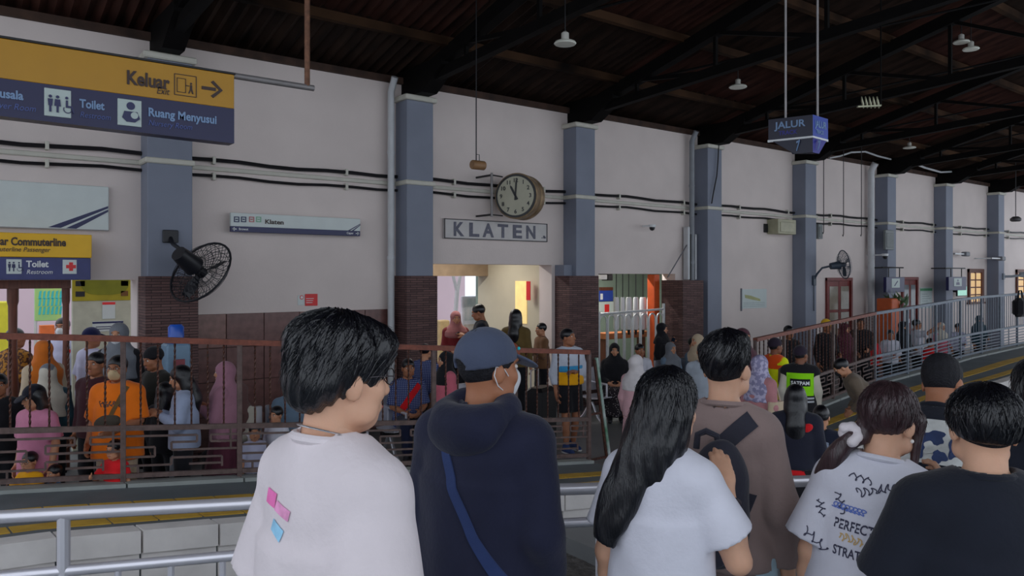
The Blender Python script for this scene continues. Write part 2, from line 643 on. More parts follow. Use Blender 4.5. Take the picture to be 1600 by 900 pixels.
# ---- track bed with sleepers and rails, crossing slab
gr = MB()
NX, NY = 90, 12
rg = random.Random(5)
for j in range(NY + 1):
    for i in range(NX + 1):
        gr.v.append((XL - 6 + 54.0 * i / NX, -8.6 + 4.0 * j / NY, -0.78 + rg.random() * 0.06))
for j in range(NY):
    for i in range(NX):
        a = j * (NX + 1) + i
        gr.f.append((a, a + 1, a + NX + 2, a + NX + 1))
ballast = gr.build('ballast_bed', M_GRAVEL)
ballast['kind'] = 'stuff'
tag(ballast, 'grey crushed stone ballast under the rails', 'gravel')
for yy, lb in ((-6.15, 'station-side steel rail of the track below the far platform edge'), (-7.22, 'near steel rail of the track beside the waiting crowd')):
    t = MB().prism([(-0.06, 0), (0.06, 0), (0.06, 0.015), (0.012, 0.03), (0.012, 0.10), (0.035, 0.112), (0.035, 0.14), (-0.035, 0.14), (-0.035, 0.112), (-0.012, 0.10), (-0.012, 0.03), (-0.06, 0.015)], 0, 50)
    o = t.build('steel_rail', M_STEEL, None, (XL - 4, yy, -0.745), R(-90))
    tag(o, lb, 'rail', 'rails of the first track')
sl = MB().cbox(-0.11, 0.11, -1.1, 1.1, -0.12, 0, 0.02).mesh('sleeper')
sl.materials.append(mat('sleeper_concrete', rgb(110, 106, 102), 0.8, var=0.2))
for k in range(34):
    if 8 < k < 17:
        continue
    share('sleeper', sl, ballast, (XL + k * 0.65, -6.7, -0.72))
cross = struct(MB().box(4.6, 9.6, -8.4, -4.6, -0.74, FLOOR + 0.005).build('crossing_slab', M_FLOOR))

# ---- near platform
np_pts = [CP(-420, 2.75), CP(0, 2.95), CP(380, 3.1), CP(870, 3.3), CP(1330, 3.5), CP(1700, 4.4), CP(2600, 8.0)]
mb = MB()
top = [(p[0], p[1], 0) for p in np_pts] + [(22, -16, 0), (-9, -16, 0), (-9, np_pts[0][1], 0)]
n = len(top)
mb.add(top + [(p[0], p[1], -0.8) for p in top], [tuple(range(n)), tuple(range(2 * n - 1, n - 1, -1))] + [(i, i + n, (i + 1) % n + n, (i + 1) % n) for i in range(n)])
struct(mb.build('near_platform', M_PLAT))

# ---- beyond the openings: lobby partitions, ceiling, outdoor court
struct(MB().box(WS(862), WS(862) + 0.12, 0.35, 2.3, FLOOR, 2.6).build('wall_lobby', M_CREAMWALL))
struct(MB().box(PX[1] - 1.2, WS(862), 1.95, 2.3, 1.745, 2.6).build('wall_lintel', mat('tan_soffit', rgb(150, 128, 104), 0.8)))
struct(MB().box(PX[1] - 1.2, WS(862) + 0.1, 0.35, 2.3, 2.45, 2.6).build('ceiling_lobby', M_CREAMWALL))
struct(MB().box(WS(862) + 0.12, 14.2, 2.4, 2.55, FLOOR, 2.6).build('wall_waiting', M_PALEGREEN))
struct(MB().box(WS(862) + 0.12, 14.2, 0.35, 2.55, 2.5, 2.6).build('ceiling_waiting', M_PALEGREEN))
struct(MB().box(14.1, 14.2, 0.35, 2.55, FLOOR, 2.6).build('wall_waiting_end', M_PALEGREEN))
court = struct(MB().box(-25, 16, 6.0, 22, FLOOR - 0.3, FLOOR - 0.02).build('court_paving', mat('pale_paving', rgb(176, 165, 165), 0.8, var=0.06)))
struct(MB().box(-25, 16, 13.0, 13.3, FLOOR - 0.3, 4.4).build('court_wall', mat('pale_pink_render', rgb(214, 190, 198), 0.8, var=0.04, scale=0.6)))
# back of the station rooms to the right of the waiting hall
struct(MB().box(14.2, XR, 2.0, 2.1, FLOOR, WT).build('wall_rooms', M_CREAMWALL))

# ------------------------------------------------------------------ signs and things on the wall
class Board:
    """a sign or panel parallel to the wall in plane y; parts are measured in picture columns and rows"""
    def __init__(self, name, label, cat, px, py, y, group=None):
        self.y = y
        self.x0, self.z0 = WS(px, y), WZ(px, py, y)
        self.o = tag(empty(name, (self.x0, y, self.z0)), label, cat, group)

    def xz(self, px, py):
        return WS(px, self.y) - self.x0, WZ(px, py, self.y) - self.z0

    def rect(self, px0, py0, px1, h, material, name, y0=0.0, y1=-0.004, parent=None, w=None):
        """py0 is the bottom row at column px0, h the height in metres"""
        x0, z0 = self.xz(px0, py0)
        x1 = self.xz(px1, py0)[0] if w is None else x0 + w
        return MB().cbox(x0, x1, y1, y0, z0, z0 + h, 0.003).build(name, material, parent or self.o)

    def text(self, body, px, py, size, material, y=-0.006, px1=None, bold=0.02, shear=0.0, name='lettering'):
        x, z = self.xz(px, py)
        w = self.xz(px1, py)[0] - x if px1 else None
        return text(self.o, body, x, z, size, material, y, bold, shear, w, name)

    def poly(self, pts, material, name, y0=-0.004, y1=-0.008):
        return MB().prism([self.xz(*p) for p in pts], y1, y0).build(name, material, self.o)


def pict_people(b, px, py, s, material, y=-0.012, wheel=True):
    """two standing figures and a wheelchair user, as flat print"""
    x, z = b.xz(px, py)
    m = MB()

    def disc(cx, cz, r):
        m.prism([(cx + r * math.cos(a * math.pi / 6), cz + r * math.sin(a * math.pi / 6)) for a in range(12)], y - 0.002, y)
    for k, cx in enumerate((0.16 * s, 0.38 * s)):
        disc(x + cx, z + 0.70 * s, 0.055 * s)
        m.prism([(x + cx - 0.08 * s, z + 0.62 * s), (x + cx - (0.06 if k == 0 else 0.10) * s, z + 0.38 * s), (x + cx - 0.035 * s, z + 0.38 * s), (x + cx - 0.035 * s, z + 0.16 * s),
                 (x + cx + 0.035 * s, z + 0.16 * s), (x + cx + 0.035 * s, z + 0.38 * s), (x + cx + (0.06 if k == 0 else 0.10) * s, z + 0.38 * s), (x + cx + 0.08 * s, z + 0.62 * s)], y - 0.002, y)
    if wheel:
        cx = 0.66 * s
        disc(x + cx, z + 0.70 * s, 0.05 * s)
        m.prism([(x + cx - 0.03 * s, z + 0.62 * s), (x + cx - 0.03 * s, z + 0.36 * s), (x + cx + 0.14 * s, z + 0.36 * s), (x + cx + 0.2 * s, z + 0.18 * s),
                 (x + cx + 0.25 * s, z + 0.2 * s), (x + cx + 0.18 * s, z + 0.43 * s), (x + cx + 0.04 * s, z + 0.43 * s), (x + cx + 0.04 * s, z + 0.62 * s)], y - 0.002, y)
        ring = [(x + cx + 0.03 * s + 0.14 * s * math.cos(a), z + 0.3 * s + 0.14 * s * math.sin(a)) for a in [R(150 + 20 * i) for i in range(11)]]
        ring += [(x + cx + 0.03 * s + 0.11 * s * math.cos(a), z + 0.3 * s + 0.11 * s * math.sin(a)) for a in [R(150 + 20 * i) for i in range(10, -1, -1)]]
        m.prism(ring, y - 0.002, y)
    return m.build('pictogram', material, b.o)


# big exit sign hung under the roof
yA = CP(366, 6.3)[1]
zt, zm, zb = WZ(366, 117, yA), WZ(366, 170, yA), WZ(366, 224, yA)
b = Board('exit_sign', 'large hanging yellow and navy exit sign with arrow, top left', 'sign', 366, 224, yA)
xl = WS(-190, yA) - b.x0
H_ = zt - zb
hm = zm - zb
MB().cbox(xl, 0, 0.0, 0.14, hm, H_, 0.004).build('yellow_panel', mat('shaded_yellow_panel', rgb(186, 134, 14), .4, var=.03), b.o)  # yellow deepened to put the dim upper-corner light into the colour
MB().prism([(xl, 0.03), (xl, hm), (0, hm), (0, 0.0), (-0.0, 0.0), (-0.09, -0.0)], 0.0, 0.14).build('navy_panel', mat('shaded_navy_panel', rgb(20, 22, 72), .35, var=.03), b.o)  # navy deepened too, its dimness is painted in
MB().cbox(xl, 0.01, -0.006, 0.146, H_, H_ + 0.015, 0.003).build('top_edge', M_BLACK, b.o)
b.text('Keluar', 197, 130.5, 0.145, M_DARKPRINT, px1=265, bold=0.03)
b.text('Exit', 244, 146, 0.075, M_DARKPRINT, px1=265, shear=0.25, bold=0.0)
# exit pictogram: thin square outline, door, runner
x0, z0 = b.xz(272, 148)
S = b.xz(307, 148)[0] - x0


def outline(mb, x0, z0, x1, z1, t, y=-0.006):
    mb.box(x0, x1, y, 0, z0, z0 + t)
    mb.box(x0, x1, y, 0, z1 - t, z1)
    mb.box(x0, x0 + t, y, 0, z0 + t, z1 - t)
    mb.box(x1 - t, x1, y, 0, z0 + t, z1 - t)
    return mb


m = outline(MB(), x0, z0, x0 + S, z0 + S, 0.005)
outline(m, x0 + 0.12 * S, z0 + 0.15 * S, x0 + 0.52 * S, z0 + 0.82 * S, 0.004)
m.box(x0 + 0.50 * S, x0 + 0.66 * S, -0.006, 0, z0 + 0.48 * S, z0 + 0.52 * S)
m.prism([(x0 + (0.75 + 0.05 * math.cos(a)) * S, z0 + (0.62 + 0.05 * math.sin(a)) * S) for a in [R(30 * i) for i in range(12)]], -0.006, 0)
m.prism([(x0 + 0.70 * S, z0 + 0.55 * S), (x0 + 0.70 * S, z0 + 0.35 * S), (x0 + 0.62 * S, z0 + 0.15 * S), (x0 + 0.68 * S, z0 + 0.15 * S), (x0 + 0.75 * S, z0 + 0.33 * S), (x0 + 0.80 * S, z0 + 0.15 * S), (x0 + 0.86 * S, z0 + 0.15 * S), (x0 + 0.80 * S, z0 + 0.38 * S), (x0 + 0.80 * S, z0 + 0.55 * S)], -0.006, 0)
m.build('exit_pictogram', M_DARKPRINT, b.o)
ax, az = b.xz(315, 137)
m = MB().box(ax, ax + 0.11, -0.006, 0, az - 0.012, az + 0.014)
m.prism([(ax + 0.07, az + 0.055), (ax + 0.135, az), (ax + 0.07, az - 0.055), (ax + 0.09, az - 0.07), (ax + 0.165, az), (ax + 0.09, az + 0.07)], -0.006, 0)
m.build('arrow', M_DARKPRINT, b.o)
b.text('usala', -1, 152, 0.085, M_PALEBLUE, px1=36.5, bold=0.03)
b.text('ayer Room', -9, 168, 0.062, mat('dim_blue_print', rgb(66, 84, 150), 0.4), px1=56, shear=0.25, bold=0.0)
b.text('M', -17, 149.5, 0.085, M_PALEBLUE, px1=-2, bold=0.03)
b.text('Toilet', 124, 167.5, 0.085, M_PALEBLUE, px1=163, bold=0.03)
b.text('Restroom', 124, 183, 0.06, MATS['dim_blue_print'], px1=173, shear=0.25, bold=0.0)
b.text('Ruang Menyusui', 231, 181, 0.09, M_PALEBLUE, px1=338, bold=0.03)
b.text('Nursery Room', 231, 195.5, 0.06, MATS['dim_blue_print'], px1=300, shear=0.25, bold=0.0)
t1 = b.rect(69, 180.5, 111, 0.20, mat('pale_pictogram_tile', rgb(186, 200, 196), 0.4, var=0.03), 'pictogram_tile', 0, -0.006)
pict_people(b, 70, 181, 0.205, M_NAVY)
t2 = b.rect(183.5, 195, 221, 0.20, MATS['pale_pictogram_tile'], 'pictogram_tile', 0, -0.006)
x0, z0 = b.xz(183.5, 195)
m = MB().lathe([(0.03, 0), (0.03, 0.003)], 14, 'y', (x0 + 0.09, -0.009, z0 + 0.152))
m.prism([(x0 + 0.045, z0 + 0.11), (x0 + 0.135, z0 + 0.11), (x0 + 0.155, z0 + 0.06), (x0 + 0.12, z0 + 0.03), (x0 + 0.06, z0 + 0.03), (x0 + 0.03, z0 + 0.06)], -0.012, -0.009)
m.build('nursing_pictogram', M_NAVY, b.o)
MB().lathe([(0.026, 0), (0.026, 0.003)], 12, 'y', (x0 + 0.115, -0.014, z0 + 0.082)).build('baby_head', MATS['pale_pictogram_tile'], b.o)
# its hanging pipe frame
pe = tag(empty('hanger_pipe', (WS(485, yA), yA + 0.07, WZ(485, 134, yA))), 'rusty upright pipe and grey cross tube that carry the exit sign', 'pipe')
ztop = RZ(yA) + 0.03 - WZ(485, 134, yA)
MB().tube([(0, 0, 0), (0, 0, ztop)], 0.024, 10).build('upright', M_RUST, pe, smooth=True)
MB().tube([(xl + b.x0 - WS(485, yA), 0, 0), (0.06, 0, 0)], 0.026, 10).build('cross_tube', mat('grey_tube', rgb(140, 136, 136), 0.5, 0.4), pe, smooth=True)
MB().tube([(-2.6, 0, 0), (-2.6, 0, ztop)], 0.024, 10).build('upright', M_RUST, pe, smooth=True)

# white board with blue stripes above the left doorway
b = Board('stripe_board', 'white wall board with two slanting navy stripes left of the first pillar', 'board', 170, 361, -0.07)
xl = WS(-150, -0.07) - b.x0
hh = WZ(170, 292, -0.07) - b.z0
MB().cbox(xl, 0, 0, 0.06, 0, hh, 0.006).build('panel', mat('white_board', rgb(214, 222, 220), 0.45, var=0.03), b.o)
MB().box(xl, 0, -0.004, 0.0, 0, 0.012).build('bottom_edge', MATS['grey_tube'], b.o)
b.poly([(75, 355), (95, 356), (169, 325.5), (169, 322)], M_NAVY, 'stripe', 0, -0.004)
b.poly([(103, 356.5), (119, 357.5), (169, 331), (169, 327.5)], M_NAVY, 'stripe', 0, -0.004)

b = Board('commuter_sign', 'yellow and navy commuter line sign with toilet pictogram over the doorway', 'sign', 143.5, 437, -0.28)
xl = WS(-180, -0.28) - b.x0
hA = WZ(143.5, 403, -0.28) - b.z0
hB = WZ(143.5, 367, -0.28) - b.z0
MB().cbox(xl, 0, 0, 0.14, hA, hB, 0.006).build('yellow_panel', M_YELSIGN, b.o)
MB().cbox(xl, -0.01, 0.01, 0.13, 0, hA, 0.006).build('navy_panel', mat('faded_navy', rgb(62, 66, 120), 0.45), b.o)
b.text('ar Commuterline', 0, 382.5, 0.125, M_DARKPRINT, px1=103, bold=0.03)
b.text('Commuterline Passenger', -33, 392, 0.075, M_DARKPRINT, px1=79, shear=0.25, bold=0.0)
b.text('Toilet', 41, 417, 0.10, M_WHITE, px1=76, bold=0.03, y=0.004)
b.text('Restroom', 41, 428, 0.07, M_WHITE, px1=82.5, shear=0.25, bold=0.0, y=0.004)
b.rect(10, 428, 34, 0.165, MATS['white_board'], 'pictogram_tile', 0.01, 0.004)
pict_people(b, 10, 428, 0.18, M_NAVY, y=0.003)
b.rect(98, 428, 120, 0.165, MATS['white_board'], 'pictogram_tile', 0.01, 0.004)
x0, z0 = b.xz(98, 428)
MB().prism([(x0 + .065, z0 + .035), (x0 + .105, z0 + .035), (x0 + .105, z0 + .065), (x0 + .135, z0 + .065), (x0 + .135, z0 + .105), (x0 + .105, z0 + .105), (x0 + .105, z0 + .135), (x0 + .065, z0 + .135), (x0 + .065, z0 + .105), (x0 + .035, z0 + .105), (x0 + .035, z0 + .065), (x0 + .065, z0 + .065)], 0.0, 0.004).build('red_cross', M_RED, b.o)

# station name sign on the wall
b = Board('station_name_sign', 'long white and navy station name sign reading Klaten between the first two pillars', 'sign', 360.5, 362, -0.14)
w = WS(563, -0.14) - b.x0
hz = WZ(360.5, 332, -0.14) - b.z0
nv = 0.075
MB().cbox(0, w, 0, 0.05, nv, hz, 0.004).build('white_panel', MATS['white_board'], b.o)
MB().cbox(0, w, 0, 0.05, 0, nv, 0.004).build('navy_panel', M_NAVY, b.o)
for xx in (0.1, w - 0.1):
    MB().box(xx - 0.02, xx + 0.02, 0.05, 0.14, 0.1, 0.14).build('bracket', M_BLACK, b.o)
b.text('Klaten', 413.5, 349.5, 0.085, M_DARKPRINT, px1=443, bold=0.025)
cc = [rgb(40, 50, 90), rgb(40, 50, 90), rgb(190, 120, 120), rgb(130, 180, 150)]
for i, px in enumerate((365.5, 376.5, 389, 400)):
    x0, z0 = b.xz(px, 347)
    outline(MB(), x0, z0, x0 + 0.07, z0 + 0.075, 0.013).box(x0 + .02, x0 + .05, -0.006, 0, z0 + .03, z0 + .045).build('service_icon', mat('icon_%d' % i, cc[i], 0.4), b.o)
x0, z0 = 0.02, 0.038
for sgn, xx, wd, word in ((1, 0.02, 0.0, 'Srowot'), (-1, w - 0.02, 0.0, 'Ceper')):
    MB().box(*sorted((xx, xx + sgn * .055)), -0.006, 0, z0 - .006, z0 + .006).prism([(xx, z0), (xx + sgn * .028, z0 + .026), (xx + sgn * .028, z0 - .026)], -0.006, 0).build('arrow', M_WHITE, b.o)
    text(b.o, word, xx + (0.085 if sgn > 0 else -0.20), z0 - 0.012, 0.042, M_WHITE, -0.003, 0.02)
MB().prism([(w - .20, nv), (w - .17, nv), (w - .0, nv + .10), (w, nv + .11)], -0.004, 0).prism([(w - .14, nv), (w - .11, nv), (w, nv + .085), (w, nv + .095)], -0.004, 0).build('stripe', M_NAVY, b.o)

# small red notice
b = Board('no_smoking_notice', 'small red and white prohibition notice low on the white wall', 'sign', 465, 476, -0.004)
b.rect(465, 477, 475.5, 0.14, MATS['white_board'], 'white_half', 0, -0.006)
b.rect(476.5, 478, 496, 0.17, M_RED, 'red_half', 0, -0.006)
for k in range(3):
    b.rect(478, 466.5 + k * 3.2 + 0.5, 490 - k, 0.008, M_WHITE, 'text_line', -0.006, -0.008)
x0, z0 = b.xz(469, 468)
MB().lathe([(0.030, 0), (0.030, 0.003)], 14, 'y', (x0 + .02, -0.009, z0 + .03)).build('ban_ring', M_RED, b.o)
MB().lathe([(0.020, 0), (0.020, 0.003)], 14, 'y', (x0 + .02, -0.0105, z0 + .03)).build('ban_centre', M_WHITE, b.o)

# KLATEN board
b = Board('klaten_board', 'white board with grey block letters KLATEN under the clock', 'sign', 694, 372.5, -0.05)
w = WS(855, -0.05) - b.x0
hz = WZ(694, 341, -0.05) - b.z0
MB().cbox(0, w, 0, 0.05, 0, hz, 0.004).build('panel', mat('old_white', rgb(206, 202, 200), 0.6, var=0.06), b.o)
M_SLATE = mat('slate_print', rgb(92, 92, 108), 0.5, var=0.25, scale=25)
for r in ((0, w, 0, .014), (0, w, hz - .014, hz), (0, .016, 0, hz), (w - .016, w, 0, hz)):
    MB().box(r[0], r[1], -0.008, 0.0, r[2], r[3]).build('frame_strip', mat('frame_dark', rgb(60, 56, 58), 0.5), b.o)
cellw = (w - 0.36) / 6
for k, ch in enumerate('KLATEN'):
    x0 = 0.17 + k * cellw
    text(b.o, ch, x0, 0.055, 0.31, M_SLATE, -0.004, 0.035, 0, cellw * 0.72, 'letter')
for xx, hh_ in ((.13, .02), (.095, .05), (.075, .05), (.055, .035)):
    MB().box(w - xx, w - xx + .014, -.008, 0, .06, .06 + hh_).build('small_mark', M_SLATE, b.o)

# ---- double faced round clock on a wall bracket
yc = -0.55
d = WD(806, yc)
cl = tag(empty('station_clock', (WS(806, yc), yc, WZ(806, 306, yc))), 'round double-faced station clock with bronze rim above the KLATEN board', 'clock')
rc = 34 * d / F
cface = R(-60)
hub = empty('clock_body', (0, 0, 0), cface)
hub.parent = cl
M_BRONZE = mat('aged_bronze', rgb(146, 122, 92), 0.45, 0.35, var=0.35, scale=9)
MB().lathe([(rc * .97, 0.0), (rc * 1.06, 0.01), (rc * 1.06, 0.17), (rc * 1.0, 0.20), (rc * 1.0, 0.24), (rc * 1.06, 0.26), (rc * 1.06, 0.36), (rc * .97, 0.37)], 40, 'y').build('case', M_BRONZE, cl, rz=cface, smooth=True)
COL.objects.unlink(hub)
bpy.data.objects.remove(hub)
MB().lathe([(rc * 1.0, -0.012), (rc * 1.0, 0.004)], 40, 'y').build('black_rim', M_BLACK, cl, rz=cface)
face = MB().lathe([(rc * .90, -0.016), (rc * .90, 0.0)], 40, 'y').build('dial', mat('cream_dial', rgb(186, 182, 160), 0.4, var=0.05), cl, rz=cface)
for h in range(1, 13):
    a = R(90 - 30 * h)
    text(face, str(h), rc * .72 * math.cos(a), rc * .72 * math.sin(a) - rc * .09, rc * .26, M_BLACK, -0.018, 0.025, 0, None, 'numeral', 'c')
for nm, ang, L, wd in (('hour_hand', 90 + 28, .56, .05), ('minute_hand', 90 - 4, .80, .04)):
    a = R(ang)
    c_, s_ = math.cos(a), math.sin(a)
    pts = [(-.2, -wd), (L * .8, -wd), (L, 0), (L * .8, wd), (-.2, wd)]
    MB().prism([((u * c_ - v * s_) * rc, (u * s_ + v * c_) * rc) for u, v in pts], -0.026, -0.022).build(nm, M_BLACK, face)
MB().tube([(-rc * 1.13, 0.12, -rc * 1.0), (-rc * 1.13, 0.12, rc * 1.0)], 0.02, 8).build('bracket_post', MATS['grey_tube'], cl, smooth=True)
for zz in (-.9, .9):
    MB().bar((-rc * 1.13, 0.12, rc * zz), (-rc * .35, 0.2, rc * zz), 0.02, 0.02).build('bracket_arm', M_BLACK, cl)
MB().bar((-rc * 1.13, 0.12, -rc * .9), (-rc * 1.13, 0.55, -rc * .9), 0.03, 0.03).build('wall_arm', M_BLACK, cl)
MB().bar((-rc * 1.13, 0.12, rc * .9), (-rc * 1.13, 0.55, rc * .9), 0.03, 0.03).build('wall_arm', M_BLACK, cl)

# ---- pendant loudspeaker in front of the clock bay
yp = -2.2
sp = tag(empty('pendant_speaker', (WS(747, yp), yp, WZ(747, 258, yp))), 'small brown drum loudspeaker hanging on a thin rod left of the clock', 'loudspeaker')
MB().lathe([(0.055, -.10), (0.062, -.09), (0.062, .09), (0.055, .10)], 16, 'x').build('drum', mat('brown_drum', rgb(140, 104, 70), 0.5, var=0.2), sp, smooth=True)
MB().tube([(-.03, 0, .06), (-.03, 0, RZ(yp) + .03 - sp.location.z)], 0.008, 6).build('rod', M_BLACK, sp)
MB().tube([(-.03, 0, .14), (.02, 0, .14), (.02, 0, .05)], 0.005, 6).build('hook', M_BLACK, sp)
# far pendant speaker at the right edge
yp = -1.4
sp = tag(empty('pendant_speaker', (WS(1587, yp), yp, WZ(1587, 343, yp))), 'small dark loudspeaker on a rod near the last pillar, far right', 'loudspeaker')
MB().lathe([(0.11, -.06), (0.15, -.03), (0.15, .03), (0.08, .09)], 16, 'z').build('drum', mat('grey_drum', rgb(80, 76, 78), 0.5), sp, smooth=True)
MB().tube([(0, 0, .06), (0, 0, RZ(yp) + .03 - sp.location.z)], 0.012, 6).build('rod', M_BLACK, sp)

# ---- wedge shaped track sign
yj = CP(1270, 9.0)[1]
xj, dj = CP(1270, 9.0)[0], 9.0
zj = PZ(178, 9.0)
js = tag(empty('track_sign', (xj, yj, zj)), 'hanging wedge-shaped navy track sign reading JALUR 1 on two faces', 'sign')
M_BRIGHTBLUE = mat('bright_blue_panel', rgb(48, 74, 170), 0.35, var=0.03)
M_ROYAL = mat('royal_blue_panel', rgb(28, 28, 140), 0.35, var=0.03)
M_DEEPNAVY = mat('deep_navy_panel', rgb(14, 16, 46), 0.35, var=0.03)
rgt = Vector((SN, -CS, 0))
fwd = Vector((CS, SN, 0))
px2m = dj / F
Lc = -rgt * (56 * px2m) + fwd * 0.30          # left rear corner
Rc = rgt * (38 * px2m) + fwd * 0.26           # right rear corner
zu, zl, zbt = -1 * px2m, -34 * px2m, -60 * px2m


def panel(name, a, b2, z0, z1, material, inset0=1.0, thick=0.02):
    a, b2 = Vector(a), Vector(b2)
    n_ = (b2 - a).cross(Vector((0, 0, 1))).normalized()
    cen = (a + b2) / 2
    lo = [a, b2]
    vs = []
    for off in (0, -thick):
        vs += [Vector((a.x * inset0, a.y * inset0, z0)) + n_ * off, Vector((b2.x * inset0, b2.y * inset0, z0)) + n_ * off, Vector((b2.x, b2.y, z1)) + n_ * off, Vector((a.x, a.y, z1)) + n_ * off]
    return MB().add(vs, [(0, 1, 2, 3), (7, 6, 5, 4), (0, 4, 5, 1), (1, 5, 6, 2), (2, 6, 7, 3), (3, 7, 4, 0)]).build(name, material, js)


O3 = Vector((0, 0, 0))
panel('left_upper_panel', Lc, O3, zl, zu, M_DEEPNAVY)
panel('right_upper_panel', O3, Rc, zl, zu, M_BRIGHTBLUE)
panel('left_lower_panel', Lc * 0.9, O3, zbt, zl - 0.02, M_DEEPNAVY, 0.45)
panel('right_lower_panel', O3, Rc * 0.9, zbt, zl - 0.02, M_ROYAL, 0.45)
panel('white_stripe', Lc * 1.02, O3, zl - 0.025, zl, M_WHITE, thick=0.03)
panel('white_stripe', O3, Rc * 1.02, zl - 0.025, zl, M_WHITE, thick=0.03)
MB().add([Lc + Vector((0, 0, zu)), O3 + Vector((0, 0, zu)), Rc + Vector((0, 0, zu)), Lc * .45 + Vector((0, 0, zbt)), Vector((0, 0, zbt)), Rc * .45 + Vector((0, 0, zbt))], [(0, 1, 2), (5, 4, 3), (0, 2, 5, 3)]).build('back_panel', M_DEEPNAVY, js)


def face_text(a, b2, body, u, z, size, material, width, name='lettering', bold=0.02, tilt=0.0):
    a, b2 = Vector(a), Vector(b2)
    t = (b2 - a).normalized()
    n_ = t.cross(Vector((0, 0, 1))).normalized()
    me = text_mesh(body, size, bold)
    co = np.empty(len(me.vertices) * 3)
    me.vertices.foreach_get('co', co)
    co = co.reshape(-1, 3)
    k = width / co[:, 0].max()
    T = np.array(t)
    N = np.array(n_)
    P0 = np.array(a) + T * u
    new = P0 + (co[:, 0] * k)[:, None] * T + (co[:, 1] + z)[:, None] * np.array([0, 0, 1]) + (co[:, 2] + 0.004 - (z - zl + co[:, 1]) * tilt)[:, None] * N
    me.vertices.foreach_set('co', new.ravel())
    me.update()
    return obj(name, me, material, js)


wl, wr = Lc.length, Rc.length
face_text(Lc, O3, 'JALUR', wl * .16, zl + 0.125, 0.115, M_PALEBLUE, wl * .68)
face_text(Lc, O3, 'TRACK', wl * .24, zl + 0.045, 0.07, M_ROYAL, wl * .42)
face_text(O3, Rc, 'JALUR', wr * .14, zl + 0.115, 0.115, M_PALEBLUE, wr * .72)
face_text(O3, Rc, 'TRACK', wr * .2, zl + 0.04, 0.065, M_PALEBLUE, wr * .5)
for (a, c, f) in ((Lc, O3, 0.52), (O3, Rc, 0.30)):
    a2, c2 = a * .72, c * .72
    t = (c2 - a2).normalized()
    n_ = t.cross(Vector((0, 0, 1))).normalized()
    p = a2.lerp(c2, f) + n_ * 0.02
    z0 = zl - 0.155
    m = MB()
    for (u0, v0, u1, v1) in ((0, 0, 0.035, 0.11), (0.035, 0.11, 0.0, 0.09)):
        pa, pb = p + t * u0 + Vector((0, 0, z0 + v0)), p + t * u1 + Vector((0, 0, z0 + v1)) + n_ * 0.012
        m.bar(pa, pb, 0.012, 0.022)
    m.build('numeral', M_PALEBLUE, js)
for off in (-rgt * (33 * px2m) + fwd * .2, rgt * (18 * px2m) + fwd * .2):
    MB().tube([(off.x, off.y, zu - 0.02), (off.x, off.y, RZ(yj) - zj + 0.03)], 0.013, 8).build('hanging_rod', mat('pale_rod', rgb(170, 165, 165), 0.5), js, smooth=True)

# ---- pendant lamps and horn loudspeakers under the roof
for (px, py, d, lb) in ((883, 68, 9.0, 'pale round disc lamp under the roof above the clock bay'), (1153, 136, 13.0, 'white disc pendant lamp under the roof left of the track sign'),
                        (1421, 231, 19.0, 'small white disc lamp under the roof right of the track sign'), (1502, 66, 13.0, 'upper of the two white disc lamps near the top right corner'),
                        (1517, 77, 13.0, 'lower of the two white disc lamps near the top right corner')):
    xx, yy = CP(px, d)
    zz = PZ(py, d)
    lp = tag(empty('disc_lamp', (xx, yy, zz)), lb, 'lamp', 'disc lamps under the roof')
    r_ = 17.5 * d / F if px < 900 else (0.15 if px < 1450 else 0.13)
    MB().lathe([(r_ * .92, -0.012), (r_, 0.0), (r_ * .9, 0.02), (r_ * .35, 0.045), (0.04, 0.05)], 20, 'z').build('reflector', mat('white_enamel', rgb(226, 226, 214), 0.4), lp, smooth=True)
    MB().lathe([(0.045, 0.045), (0.045, 0.12), (0.02, 0.14)], 10, 'z').build('socket', mat('pale_socket', rgb(190, 188, 180), 0.5), lp, smooth=True)
    MB().tube([(0, 0, 0.13), (0, 0, max(0.2, RZ(yy) - zz + 0.03))], 0.008, 6).build('stem', M_BLACK, lp)

d = 10.5
xx, yy = CP(1358, d)
hs = tag(empty('folded_bracket', (xx, yy, PZ(160, d))), 'pale ribbed metal bracket strapped to the roof steel beside the track sign', 'bracket')
M_ZINC = mat('pale_zinc', rgb(176, 176, 150), 0.4, 0.4)
for k in range(5):
    o = rgt * ((-12 + k * 6) * d / F)
    MB().bar((o.x, o.y, 0.05), (o.x + rgt.x * .03, o.y + rgt.y * .03, -0.05), 0.03, 0.06).build('rib', M_ZINC, hs)
e = rgt * 0.16
MB().bar((-e.x, -e.y, -0.06), (e.x, e.y, -0.045), 0.04, 0.02).build('plate', M_ZINC, hs)
MB().tube([(e.x, e.y, -0.04), (e.x, e.y, RZ(yy) - PZ(160, d) + .03)], 0.012, 6).build('strap', M_BEAM, hs)

# loose cables with hooks on the far wall
for px, y0, y1 in ((1287, 245, 362), (1318, 243, 366), (1346, 240, 366)):
    yy = -0.5
    x_, z0, z1 = WS(px, yy), WZ(px, y1, yy), WZ(px, y0, yy)
    c = MB().tube([(0, 0, RZ(yy) + .03 - z0), (0, 0, 0), (-.03, 0, -.05), (-.05, 0, -.02)], 0.011, 6)
    tag(c.build('hanging_cable', M_BLACKPIPE, None, (x_, yy, z0), smooth=True), {1287: 'left', 1318: 'middle', 1346: 'right'}[px] + ' of three thin hooked cables hanging before the wall right of the track sign', 'cable', 'hooked cables')

